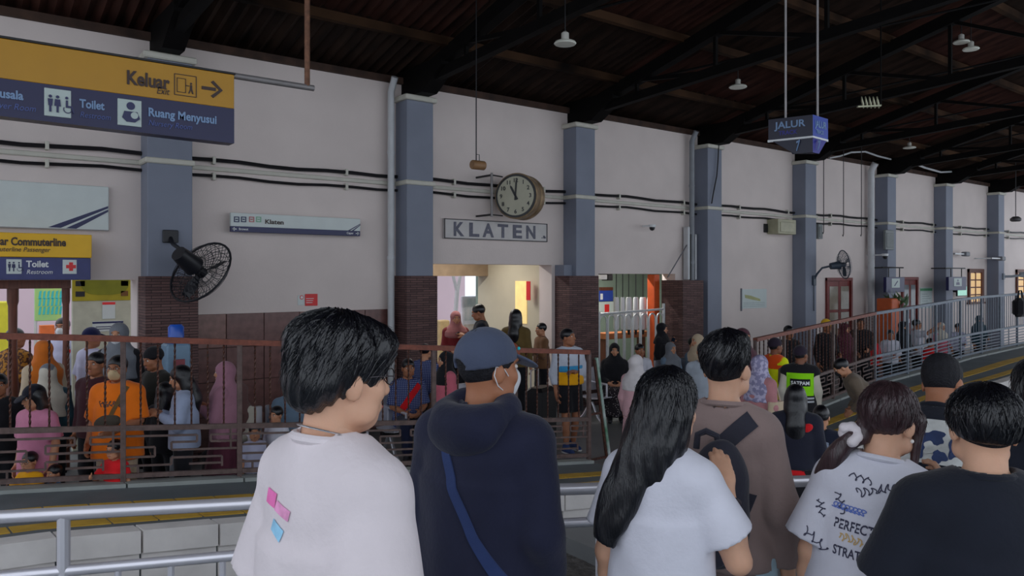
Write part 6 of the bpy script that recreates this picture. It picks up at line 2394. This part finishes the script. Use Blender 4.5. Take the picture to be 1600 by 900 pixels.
for k, (w_, u, z, a, sz) in enumerate(((.06, -.06, .385, -5, .022), (.05, .06, .32, 40, .026), (.045, .075, .335, 0, .028), (.06, -.10, .33, -60, .026), (.05, .02, .36, 15, .026), (.08, -.17, .20, -35, .03), (.05, .06, .25, 50, .03), (.11, -.06, .075, 8, .034), (.06, .06, .10, 10, .03), (.05, .03, .29, -30, .026), (.05, -.15, .30, -70, .026), (.06, -.03, .34, 20, .024))):
    P.print_on(tee, '', u, z, sz, INK, tilt=a, mesh=scrawl(w_, sz, 3, 20 + k), name='scribble_print')

# man in black at the right
P = Person('heavy-set man in a plain black tee with a bowl haircut, lower right', 1536, 1.92, 10, top=604, floor=0, head=(-7, 2, 2), sk=2, sh=.174, girth=1.12, hi=True, arms=(((.085, .02, -.255), (.02, .18, -.42)), 'down'), group=CROWD)
P.shirt(C_BLACKT, sleeve=.90, loose=.034, hem=-.16, flare=.03, name='tee', neckz=.525, fold=.0035, seed=9.0, sl_r=.03)
P.trousers(C_DARK)
P.shoes()
P.hairdo('bowl', seed=2.0)
P.strands(520, 'straight', seed=21)

# man with a fade and printed tee
P = Person('man with a shaved fade haircut in a black tee with a picture print', 1454, 2.9, 38, H=1.465, floor=0, lean=(22, 0), head=(-14, 14, 0), sk=1, sh=.182, girth=1.12, hi=True, group=CROWD)
tee = P.shirt(C_BLACKT, sleeve=.85, loose=.030, hem=-.15, flare=.03, name='tee', neckz=.53, fold=.002, seed=3.3)
P.print_on(tee, '', -.125, .22, .1, mat('pale_picture_print', rgb(206, 208, 206), .8, var=.3, scale=12), mesh=grid_mesh(.24, .175, 16, 10), name='picture_print')
MBLUE = mat('blue_picture_print', rgb(44, 60, 100), .8, var=.3, scale=14)


def blob(w, h, seed):
    rnd = random.Random(seed)
    ph = [rnd.uniform(0, 6.28) for _ in range(3)]
    vs, fs = [(w / 2, h / 2, 0)], []
    n_, rings = 24, 3
    for r_ in range(1, rings + 1):
        for i in range(n_):
            a = 2 * math.pi * i / n_
            k = r_ / rings * (1 + .18 * math.sin(3 * a + ph[0]) + .12 * math.sin(5 * a + ph[1]))
            vs.append((w / 2 + w / 2 * k * math.cos(a), h / 2 + h / 2 * k * math.sin(a), 0))
    for i in range(n_):
        fs.append((0, 1 + i, 1 + (i + 1) % n_))
        for r_ in range(rings - 1):
            a, b2 = 1 + r_ * n_ + i, 1 + r_ * n_ + (i + 1) % n_
            fs.append((a, a + n_, b2 + n_, b2))
    me = bpy.data.meshes.new('print')
    me.from_pydata(vs, [], fs)
    return me


for (u, z, w_, h_, sd, m_, lf) in ((-.10, .265, .13, .065, 1, MBLUE, .0045), (-.06, .235, .05, .06, 2, MBLUE, .0045), (.01, .225, .05, .05, 3, MBLUE, .0045), (-.02, .30, .07, .05, 6, MBLUE, .0045), (-.02, .255, .045, .05, 4, MATS['pale_picture_print'], .006), (-.09, .23, .03, .03, 5, MATS['pale_picture_print'], .006), (.06, .25, .04, .08, 8, MBLUE, .0045)):
    P.print_on(tee, '', u, z, .1, m_, mesh=blob(w_, h_, sd), name='picture_figure', lift=lf)
P.print_on(tee, '', -.115, .185, .1, MATS['pale_picture_print'], mesh=grid_mesh(.24, .005, 16, 2), name='print_line')
P.trousers(C_DARK)
P.shoes()
P.hairdo('fade', seed=1.0)

# dark haired person cut by the right edge
P = Person('person with long black hair cut off by the right edge', 1632, 2.3, 5, top=560, floor=0, sk=1, sh=.165, hi=True, group=CROWD)
P.shirt(C_BLACKT, sleeve=.8, loose=.028, name='tee', seed=2.0)
P.trousers(C_DARK)
P.shoes()
P.hairdo('long', seed=4.0)
P.strands(200, 'straight', seed=33)

# ------------------------------------------------------------------ people on the far side
C_ORANGE = cloth('orange', rgb(242, 120, 20), var=.06)
C_PINK = cloth('pink', rgb(206, 130, 160), var=.06)
C_DUSTY = cloth('dusty_pink', rgb(168, 120, 138), var=.06)
C_MAROON = cloth('maroon', rgb(92, 44, 60), var=.1)
C_RED = cloth('red', rgb(216, 26, 34), var=.06)
C_YELLOW = cloth('yellow', rgb(250, 178, 20), var=.06)
C_SKY = cloth('sky', rgb(96, 138, 190), var=.1)
C_BLUEGREY = cloth('blue_grey', rgb(112, 134, 156), var=.08)
C_LAV = cloth('lavender', rgb(190, 190, 216), var=.08)
C_CREAM = cloth('cream', rgb(206, 200, 186), var=.06)
C_KHAKI = cloth('khaki', rgb(112, 98, 84), var=.1)
C_BEIGE = cloth('beige', rgb(196, 176, 150), var=.08)
C_HIVIS_O = cloth('hivis_orange', rgb(255, 96, 30), var=.04)
C_HIVIS_Y = cloth('hivis_yellow', rgb(232, 240, 20), var=.04)
C_HIVIS_G = cloth('hivis_green', rgb(150, 235, 20), var=.04)
C_TEAL = cloth('teal', rgb(40, 70, 84), var=.1)
C_ROSE = cloth('rose', rgb(214, 110, 128), var=.06)
C_BATIK = pattern('batik', 'noise', rgb(168, 112, 30), rgb(70, 36, 22), 26, .5)
C_PLAID = pattern('plaid', 'plaid', rgb(40, 56, 110), rgb(150, 160, 190), 14, .5)
C_DOTS = pattern('dots', 'dots', rgb(190, 180, 180), rgb(34, 26, 34), 34, .22)
C_CAMO = pattern('lavender_print', 'noise', rgb(190, 184, 212), rgb(140, 136, 170), 24, .5)
BH = 'people behind the left fence'
BR = 'people behind the right fence'
BC = 'people around the crossing'
BS = 'people seated by the station wall'

# --- behind the left fence
p = Person('person in a yellow-brown batik shirt seen from behind at the left edge', 24, 9.3, 20, top=513, group=BH, sk=1)
p.shirt(C_BATIK, .9, .028, -.16); p.trousers(C_DARK); p.hairdo('short'); p.shoes()
p = Person('woman in an orange hijab seen from the side near the left edge', 68, 8.7, 300, top=533, group=BH)
p.shirt(C_BEIGE, 1.9); p.skirt(C_DARK); p.hijab(cloth('orange_hijab', rgb(206, 110, 34))); p.shoes()
p = Person('woman in a cream hijab and grey cap facing away', 75, 7.7, 330, top=570, group=BH)
p.shirt(C_TEAL, 1.9); p.trousers(C_DARK); p.hijab(C_CREAM); p.cap(C_GREY, brim=False); p.shoes()
p = Person('masked man in a white uniform shirt with a red badge in the doorway', 98, 10.6, 172, top=497, group=BH, sk=1)
u = p.shirt(C_LAV, .9, .024); p.trousers(C_DARK); p.hairdo('short'); p.mask(); p.shoes()
p.print_on(u, '', .09, .34, .05, C_RED, mesh=grid_mesh(.05, .05, 3, 3), back=False, name='red_badge')
p = Person('person in a dark blue cap and pale shirt in the doorway', 143, 9.6, 30, top=513, group=BH, sk=1)
p.shirt(C_LAV, .9, .024); p.trousers(C_DARK); p.cap(cloth('blue_cap', rgb(26, 30, 72))); p.hairdo('short'); p.shoes()
p = Person('masked woman in a grey hijab behind the orange shirt', 186, 8.9, 175, top=506, group=BH)
p.shirt(C_DARK, 1.9); p.skirt(C_DARK); p.hijab(C_GREY); p.mask(); p.shoes()
p = Person('boy with dark hair in a black and red jacket left of the orange shirt', 150, 7.6, 195, top=551, group=BH, sk=1, head=(10, 0, 0))
p.shirt(cloth('dark_red_jacket', rgb(60, 20, 30)), 1.9); p.trousers(C_DARK); p.hairdo('short'); p.shoes()
o = p = Person('masked man in a bright orange tee with a cross-body bag', 184, 7.05, 178, top=556, group=BH, sk=1, girth=1.12, sh=.185, arms=('lap', 'bag'))
tee = p.shirt(C_ORANGE, .95, .030, -.20, .03); p.trousers(C_BEIGE); p.hairdo('short'); p.mask(mat('beige_mask', rgb(206, 180, 140), .8)); p.glasses(); p.shoes()
p.print_on(tee, '', -.10, .30, .05, M_DARKPRINT, mesh=scrawl(.2, .05, 6, 3, .008), back=False, name='dark_print')
bg = p.carry('crossbody_bag', 'dark grey cross-body bag on the orange tee', 'bag')
p.piece(bg, 'pouch', [ell(p.T((.02, .165, .17)), (.13, .045, .075), p.Rt @ rot(0, 0, 14), .02)], .013, cloth('bag_grey', rgb(72, 66, 58)))
p.ribbon(tee, [(-.13, .50), (-.08, .38), (-.02, .24), (.03, .18)], .035, cloth('bag_strap', rgb(110, 84, 52)), 'strap', bg, back=False)
p = Person('man in a dark cap and dark jacket with his face turned down', 245, 8.0, 215, top=542, group=BH, sk=1, head=(0, 14, 0))
p.shirt(cloth('olive_black', rgb(34, 34, 30)), 1.9); p.trousers(C_DARK); p.cap(C_DARK, brim=False); p.hairdo('short'); p.shoes()
p = Person('woman with black hair in a pale blue shirt, hands raised to a phone', 288, 7.3, 250, top=571, group=BH, arms=('phone', 'phone'), head=(0, 14, 0))
sh_ = p.shirt(cloth('pale_blue', rgb(164, 176, 204)), 1.9); p.trousers(C_DARK); p.hairdo('long'); p.shoes(); p.phone(1, 'dark phone held by the woman in pale blue')
bg = p.carry('tote_bag', 'grey and cream tote bag hanging from the pale blue sleeve', 'bag')
p.piece(bg, 'bag_body', [etube(p.T((.10, .10, -.55)), I3, 0, .34, (.13, .06), (.11, .05), .02)], .015, C_GREY)
p.piece(bg, 'bag_base', [etube(p.T((.10, .10, -.60)), I3, 0, .10, (.135, .065), (.133, .063), .02)], .015, C_CREAM)
obj('bag_handle', MB().tube([Vector(p.T(q) * p.s) for q in ((.02, .10, -.22), (.06, .11, .0), (.10, .12, .06), (.14, .11, .0), (.18, .10, -.22))], .01, 6).mesh('bag_handle'), C_GREY, bg)
p = Person('woman in a long dusty pink hijab looking left', 352, 7.7, 268, top=566, group=BH, arms=('phone', 'phone'))
p.shirt(C_DUSTY, 1.9, .03); p.skirt(C_MAROON, rb=(.30, .27)); p.hijab(C_DUSTY, .55); p.shoes()
p = Person('seated woman in a brown patterned hijab beside the pink hijab', 0, 0, 200, H=1.5, sit=True, at=(B3[0] - .62, B3[1] - .12), group=BH, arms=('lap', 'lap'))
p.shirt(C_CREAM, 1.9); p.skirt(C_DARK); p.hijab(cloth('brown_hijab', rgb(110, 80, 78))); p.shoes()
p = Person('seated boy in a blue-grey tee before the tiled wall', 0, 0, 170, H=1.55, sit=True, at=(B3[0] - .02, B3[1] - .12), group=BH, arms=('lap', 'lap'))
p.shirt(C_BLUEGREY, .95); p.trousers(C_DARK); p.hairdo('short'); p.shoes()
p = Person('child with dark hair in a white shirt low behind the fence', 432, 7.8, 200, top=640, group=BH)
p.shirt(C_WHITE2, .9); p.trousers(C_JEAN); p.hairdo('short'); p.shoes()
p = Person('small child in a white top beside the young man in white', 398, 7.6, 160, top=668, group=BH)
p.shirt(C_LAV, .9); p.trousers(C_DARK); p.hairdo('short'); p.shoes()
p = Person('woman in a pink tee and black cap at the left fence', 58, 6.75, 195, top=602, group=BH, head=(-18, 12, 0), girth=1.05)
p.shirt(C_PINK, .8, .026, -.18); p.trousers(C_DARK); p.hairdo('long'); p.cap(cloth('black_cap', rgb(24, 26, 40)), brim=True); p.shoes()
p = Person('small child in a yellow shirt and glasses at the fence foot', 47, 6.55, 185, top=714, group=BH, arms=('fence', 'fence'))
p.shirt(C_YELLOW, .8); p.trousers(C_SKY); p.hairdo('short'); p.glasses(); p.shoes()
p = Person('small child in blue crouching beside the yellow shirt', 86, 6.62, 200, top=735, group=BH)
p.shirt(C_SKY, .8); p.trousers(C_SKY); p.hairdo('short'); p.shoes()
p = Person('small child in a red shirt holding the fence bars', 180, 6.72, 190, top=694, group=BH, arms=('down', 'fence'))
p.shirt(C_RED, .8); p.trousers(C_RED); p.hairdo('short'); p.shoes()
p = Person('person in dark clothes cut off at the left edge behind the fence', -2, 7.2, 150, top=585, group=BH, sk=1)
p.shirt(C_DARK, 1.9); p.trousers(C_DARK); p.hairdo('short'); p.shoes()
p = Person('woman in black standing between the orange tee and the pale blue shirt', 258, 7.6, 10, top=600, group=BH)
p.shirt(C_DARK, 1.9); p.trousers(C_DARK); p.hairdo('long'); p.shoes()
p = Person('seated man in a blue plaid shirt with a red sling beside the second pillar', 0, 0, 160, H=1.66, sit=True, at=(B4[0] - .42, B4[1] - .12), group=BH, sk=1, arms=('lap', 'lap'))
sh_ = p.shirt(C_PLAID, .95); p.trousers(cloth('dark_blue', rgb(30, 36, 64))); p.hairdo('short'); p.shoes()
p.ribbon(sh_, [(-.14, .45), (0, .30), (.12, .12)], .08, C_RED, 'red_sling', back=False)
p = Person('boy in dark blue shorts seated beside the plaid shirt', 0, 0, 150, H=1.36, sit=True, at=(B4[0] + .06, B4[1] - .2), group=BH, arms=('lap', 'lap'))
p.shirt(cloth('brown_tee', rgb(120, 84, 66)), .9); p.trousers(cloth('dark_blue', rgb(30, 36, 64)), .4); p.hairdo('short'); p.shoes()
p = Person('woman in a black hijab and rose top beside the man in the navy hoodie', 697, 9.3, 245, top=566, H=1.42, group=BH)
p.shirt(C_ROSE, 1.9, .03); p.skirt(C_DARK); p.hijab(C_DARK, .14); p.shoes()
p = Person('man in a plaid shirt facing away at the second pillar', 664, 10.4, 20, H=1.42, group=BH)
p.shirt(C_PLAID, .95); p.trousers(C_DARK); p.hairdo('short'); p.shoes()
o = p = Person('man in a white, blue and yellow jacket and black shorts behind the fence end', 888, 10.3, 150, top=514, group=BH, sk=1, arms=('cross', 'down'), head=(25, -8, 0), legs=[((-.10, .04, .49), (-.12, -.06, .085)), ((.08, .06, .49), (.10, .10, .085))])
p.shirt(cloth('jacket_white', rgb(200, 206, 220)), 1.6, .034, .02, .02, 'jacket'); p.trousers(C_DARK, .42, .03); p.hairdo('short'); p.shoes(cloth('blue_shoe', rgb(50, 70, 120)), SOLE)
p.piece(p.o, 'yellow_panel', [etube(p.pel, p.Rt, .02, .20, (.232, .19), (.222, .18), .02)], .016, C_YELLOW)
p.piece(p.o, 'blue_panel', [etube(p.pel, p.Rt, .20, .29, (.222, .18), (.212, .17), .02)], .016, cloth('bright_blue', rgb(60, 150, 200)))
# suitcase
x_, y_ = CP(845, 10.6)
sc_ = tag(empty('suitcase', (x_, y_, FLOOR), R(20)), 'black upright suitcase behind the fence near the third pillar', 'suitcase')
MB().cbox(-.24, .24, -.14, .14, .06, .82, .05).build('shell', mat('suitcase_black', rgb(28, 28, 32), .4), sc_)
MB().tube([(-.1, .1, .8), (-.1, .1, 1.05), (.1, .1, 1.05), (.1, .1, .8)], .012, 6).build('handle', M_CHROME, sc_)
for sx in (-.18, .18):
    for sy in (-.09, .09):
        MB().lathe([(.03, -.02), (.03, .02)], 10, 'x', (sx, sy, .03)).build('wheel', M_BLACK, sc_)

# --- lobby
p = Person('woman in a red jacket and pale hijab standing in the lobby', 712, 13.6, 165, top=487, group='people in the lobby', arms=('lap', 'lap'))
p.shirt(cloth('red_jacket', rgb(120, 36, 40)), 1.9); p.trousers(C_DARK); p.hijab(cloth('rose_hijab', rgb(170, 110, 110)), .12); p.shoes()
p = Person('man in a black tee looking at his phone in the lobby', 752, 13.2, 270, top=475, group='people in the lobby', arms=('phone', 'phone'), head=(0, 16, 0), sk=1)
p.shirt(C_BLACKT, .8); p.trousers(C_JEAN); p.hairdo('short'); p.shoes(); p.phone(1, 'phone held by the man in the lobby')
p = Person('woman with long black hair and olive jacket walking into the lobby', 806, 12.6, 20, top=484, group='people in the lobby')
p.shirt(cloth('olive_jacket', rgb(104, 84, 46)), 1.9); p.trousers(C_DARK); p.hairdo('long'); p.shoes()
bg = p.carry('shoulder_bag', 'rust-red shoulder bag on the back of the long-haired woman in the lobby', 'bag')
p.piece(bg, 'bag_body', [ell(p.T((.02, -.19, .12)), (.12, .06, .17), p.Rt, .03)], .016, cloth('rust_bag', rgb(170, 92, 72)))
p = Person('person in brown behind the long-haired woman in the lobby', 846, 13.5, 250, top=505, group='people in the lobby', arms=('phone', 'phone'))
p.shirt(cloth('tan_brown', rgb(120, 86, 60)), 1.9); p.trousers(C_DARK); p.hairdo('short'); p.shoes()

# --- seated at the wall
yb = B1[1] - .12
p = Person('seated woman in a black hijab and dotted skirt on the first steel bench', 0, 0, 185, H=1.60, sit=True, at=(B1[0] - .15, yb), group=BS, arms=('lap', 'lap'))
p.shirt(C_DARK, 1.9); p.skirt(C_DOTS); p.hijab(C_DARK); p.shoes()
p = Person('boy seated right of the dotted skirt on the first steel bench', 0, 0, 165, H=1.55, sit=True, at=(B1[0] + .45, yb), group=BS, sk=1, arms=('lap', 'lap'))
p.shirt(C_WHITE2, .9); p.trousers(C_DARK); p.hairdo('short'); p.shoes()
p = Person('woman in a white hijab and pale pink dress standing behind the long hair', 994, 9.2, 40, top=556, group=BC)
p.shirt(cloth('pale_pink', rgb(216, 170, 178)), 1.9); p.skirt(cloth('pale_pink', rgb(216, 170, 178))); p.hijab(cloth('white_hijab', rgb(216, 210, 212)), .2); p.shoes()
p = Person('seated woman in a grey hijab on the second steel bench', 0, 0, 150, H=1.52, sit=True, at=(B2[0] - .60, yb), group=BS, arms=('lap', 'lap'))
p.shirt(C_BLUEGREY, 1.9); p.skirt(C_GREY); p.hijab(C_GREY, .25); p.shoes()
p = Person('person in black raising a phone in front of the stone pier', 1034, 14.0, 120, top=536, H=1.48, group=BS, arms=('chin', 'down'))
p.shirt(C_DARK, 1.9); p.trousers(C_DARK); p.hijab(C_DARK, .1); p.shoes(); p.phone(-1, 'phone raised before the stone pier')
p = Person('man in a blue-grey jacket seated on the second steel bench', 0, 0, 135, H=1.60, sit=True, at=(B2[0] + .02, yb), group=BS, arms=('lap', 'chin'))
p.shirt(C_BLUEGREY, 1.9); p.trousers(C_JEAN); p.hairdo('short'); p.shoes()
p = Person('man in a pale grey shirt beside the man in taupe', 1098, 9.6, 215, top=536, group=BC, sk=1, head=(20, 0, 0))
p.shirt(cloth('pale_grey', rgb(168, 178, 190)), .95); p.trousers(C_JEAN); p.hairdo('short'); p.shoes()
p = Person('woman in a beige hijab in front of the stone pier', 1090, 12.0, 250, top=523, group=BC)
p.shirt(C_DARK, 1.9); p.skirt(C_DARK); p.hijab(C_BEIGE, .2); p.shoes()
p = Person('person in a maroon headscarf behind the man in taupe', 1160, 10.0, 150, top=514, group=BC)
p.shirt(C_MAROON, 1.9); p.skirt(C_DARK); p.hijab(cloth('maroon_hijab', rgb(92, 54, 66))); p.shoes()

# --- around the crossing
p = Person('woman in a lavender patterned hijab and dusty pink dress with a tote', 1187, 8.4, 60, top=556, group=BC, arms=('bag', 'bag'))
p.shirt(cloth('old_rose', rgb(186, 128, 132)), 1.9, .03); p.skirt(cloth('old_rose', rgb(186, 128, 132))); p.hijab(C_CAMO, .26); p.shoes()
bg = p.carry('tote_bag', 'beige and grey tote bag beside the dusty pink dress', 'bag')
p.piece(bg, 'bag_body', [etube(p.T((.24, .02, -.12)), p.Rt, 0, .36, (.06, .15), (.05, .13), .02)], .015, C_BEIGE)
p.piece(bg, 'bag_base', [etube(p.T((.24, .02, -.18)), p.Rt, 0, .12, (.064, .155), (.063, .153), .02)], .015, C_BLUEGREY)
obj('bag_handle', MB().tube([Vector(p.T(q) * p.s) for q in ((.24, -.06, .22), (.22, -.03, .40), (.21, .02, .44), (.22, .06, .40), (.24, .10, .22))], .009, 6).mesh('bag_handle'), C_BEIGE, bg)
p = Person('officer in a dark cap and orange-yellow safety vest', 1211, 10.3, 70, top=529, group=BC, sk=3)
p.shirt(C_KHAKI, 1.9, .02); v = p.shirt(C_HIVIS_Y, .12, .036, -.12, .02, 'safety_vest'); p.trousers(C_DARK); p.cap(cloth('officer_cap', rgb(44, 34, 50)), brim=False); p.hairdo('fade'); p.shoes()
p.piece(v, 'orange_yoke', [q for q in p.torso(.040)], .018, C_HIVIS_O, planes=[(p.T((0, 0, .33)), p.Rt @ np.array([0, 0, -1.0]))], cuts=[cone(p.T((0, -.01, .515)), p.Hd((0, 0, .05)), .07, .11)])
p = Person('security guard in a black vest with a lime back panel reading SATPAM', 1250, 9.4, 20, top=541, group=BC, sk=3, head=(-30, 0, 0), sh=.185, girth=1.05)
p.shirt(C_CREAM, 1.9, .024); v = p.shirt(C_DARK, .14, .036, -.10, .02, 'security_vest'); p.trousers(C_DARK); p.cap(cloth('officer_cap', rgb(44, 34, 50)), brim=False); p.hairdo('fade'); p.shoes()
p.print_on(v, '', -.155, .10, .1, C_HIVIS_G, mesh=grid_mesh(.31, .27, 16, 12), name='lime_panel', lift=.004)
p.print_on(v, '', -.115, .215, .1, C_DARK, mesh=grid_mesh(.23, .085, 14, 4), name='label_patch', lift=.007)
p.print_on(v, 'SATPAM', -.105, .232, .06, M_WHITE, width=.21, name='satpam_lettering', lift=.010, bold=.03)
for zz in (.02, .06):
    p.print_on(v, '', -.16, zz, .1, mat('reflective_grey', rgb(176, 180, 186), .4), mesh=grid_mesh(.32, .022, 16, 1), name='reflective_strip', lift=.005)
p = Person('girl with long black hair, dark jacket with a red hem and cuffs', 1243, 6.3, 20, top=602, group=BC, arms=('bag', 'down'))
j = p.shirt(cloth('dark_jacket', rgb(30, 32, 48)), 1.85, .032, .0, .01, 'jacket'); p.trousers(C_DARK); p.hairdo('long'); p.shoes()
p.piece(j, 'red_hem', [etube(p.pel, p.Rt, -.06, .01, (.178, .142), (.186, .148), .01)], .014, C_RED)
p.piece(j, 'red_collar', [ell(p.T((.10, -.115, .40)), (.06, .025, .04), p.Rt @ rot(0, 0, -30), .01)], .010, C_RED)
for side, S0, Ep, Wp in p.arm:
    p.piece(j, 'red_cuff', [cone(Ep + (Wp - Ep) * .82, Ep + (Wp - Ep) * .95, .045, .043, .01)], .012, C_RED)
fo = p.carry('folded_umbrella', 'pale cyan folded umbrella in the hand of the girl with the red hem', 'umbrella')
side, S0, Ep, Wp = p.arm[0]
obj('canopy', MB().tube([Vector((Wp + np.array([0, .02, -.08])) * p.s), Vector((Wp + np.array([.02, .06, -.3])) * p.s), Vector((Wp + np.array([.04, .1, -.5])) * p.s)], .022, 8, r2=.008).mesh('canopy'), cloth('cyan_cloth', rgb(130, 190, 210)), fo)
obj('handle', MB().tube([Vector((Wp + np.array([0, .02, -.09])) * p.s), Vector((Wp + np.array([0, .01, .03])) * p.s)], .010, 8).mesh('handle'), M_BLACK, fo)
p = Person('boy in a dark varsity jacket raising his right hand', 1283, 6.55, 22, top=637, group=BC, arms=('down', ((.14, .10, -.10), (.22, .20, .08))), hands=(.5, .15))
j = p.shirt(cloth('varsity', rgb(30, 36, 56)), 1.9, .030, -.03, .01, 'jacket'); p.trousers(C_JEANL); p.hairdo('short'); p.shoes()
p.print_on(j, '', -.07, .22, .1, mat('grey_patch', rgb(140, 150, 170), .8, var=.4, scale=60), mesh=grid_mesh(.13, .07, 8, 4, .08), name='jacket_print')
for side, S0, Ep, Wp in p.arm:
    p.piece(j, 'sleeve_print', [cone(Ep, Ep + (Wp - Ep) * .8, .062, .052, .01)], .014, pattern('varsity_sleeve', 'noise', rgb(46, 54, 76), rgb(150, 160, 180), 20, .56))
p = Person('man in a khaki jacket and dark mask bending forward on the ramp', 1362, 9.2, 285, H=1.45, lean=(36, 0), head=(0, 20, 0), group=BC, arms=('lap', 'lap'))
p.shirt(C_KHAKI, 1.9, .03, -.12); p.trousers(cloth('grey_brown', rgb(80, 72, 70))); p.hairdo('short'); p.mask(mat('dark_mask', rgb(36, 34, 40), .8)); p.shoes()

# --- behind the right fence
spec = [
    (1232, 13.0, 170, 1.50, C_DARK, 'short', 1, 'man in black behind the rust fence near the officer'),
    (1291, 13.8, 160, 1.56, C_DARK, 'hat', 1, 'person in a yellow hard hat behind the rust fence'),
    (1320, 14.4, 150, 1.45, C_MAROON, 'hijab', 0, 'woman in a dark maroon scarf behind the rust fence'),
    (1344, 14.8, 190, 1.55, C_DARK, 'short', 1, 'tall person in dark clothes behind the rust fence end'),
    (1362, 15.2, 170, 1.20, C_RED, 'short', 0, 'child in red at the joint of the two right fences'),
    (1391, 15.4, 200, 1.25, C_WHITE2, 'short', 1, 'child in white left of the raised arm behind the blue-grey fence'),
    (1411, 15.8, 150, 1.40, C_DARK, 'hijab', 0, 'woman in a black scarf behind the blue-grey fence'),
    (1432, 16.2, 100, 1.42, C_WHITE2, 'short', 1, 'person in white reaching an arm up along the blue-grey fence'),
    (1453, 15.6, 170, 1.05, C_RED, 'short', 0, 'small child in red beside the raised arm'),
    (1470, 17.0, 160, 1.30, C_ROSE, 'hijab', 0, 'woman in rose behind the middle of the blue-grey fence'),
    (1497, 18.2, 180, 1.20, C_LAV, 'short', 0, 'child in lavender low behind the blue-grey fence'),
    (1530, 19.0, 170, 1.35, C_TEAL, 'hijab', 0, 'woman in teal behind the far end of the blue-grey fence'),
]
for (px, d, fc, h_, ct, hd, sk_, lb) in spec:
    reach = 'reaching' in lb
    p = Person(lb, px, d, fc, H=h_, group=BR, sk=sk_, arms=(('reach', ((.10, .16, .02), (.10, .36, .20))) if reach else ('lap', 'down')))
    p.shirt(ct, 1.0 if reach else 1.9)
    p.trousers(C_DARK)
    if hd == 'hijab':
        p.hijab(ct if ct is not C_ROSE else C_CREAM, .2)
    elif hd == 'hat':
        p.cap(cloth('hard_hat', rgb(240, 190, 40)), brim=True)
        p.hairdo('short')
    else:
        p.hairdo('short')
    p.shoes()
# black bag on the far fence, blue bottle on the left fence
fe = tag(empty('hanging_bag', (*CP(1594, 18.3), PZ(495, 18.3))), 'black bag hanging over the blue-grey fence at the right edge', 'bag')
MB().cbox(-.24, .24, -.12, .12, 0, .45, .08).build('bag_body', C_DARK, fe)
MB().tube([(-.15, 0, .43), (-.08, 0, .62), (.08, 0, .62), (.15, 0, .43)], .018, 6).build('handle', C_DARK, fe)
sl_ = tag(empty('blue_bottle_stand', (*CP(275, 8.6), FLOOR)), 'tall pale blue water dispenser with a blue bottle at the first pillar', 'dispenser')
zt_ = PZ(525, 8.6) - FLOOR
MB().cbox(-.13, .13, -.13, .13, 0, zt_ - .08, .02).build('cabinet', mat('pale_blue_plastic', rgb(120, 150, 176), .4), sl_)
MB().lathe([(.05, zt_ - .09), (.085, zt_ - .05), (.085, zt_ + .10), (.06, zt_ + .13)], 14, 'z').build('bottle', mat('blue_bottle', rgb(40, 90, 190), .25), sl_, smooth=True)
MB().cbox(-.06, .06, -.145, -.13, zt_ - .35, zt_ - .25, .005).build('tap_panel', mat('red_tap', rgb(150, 70, 80), .4), sl_)
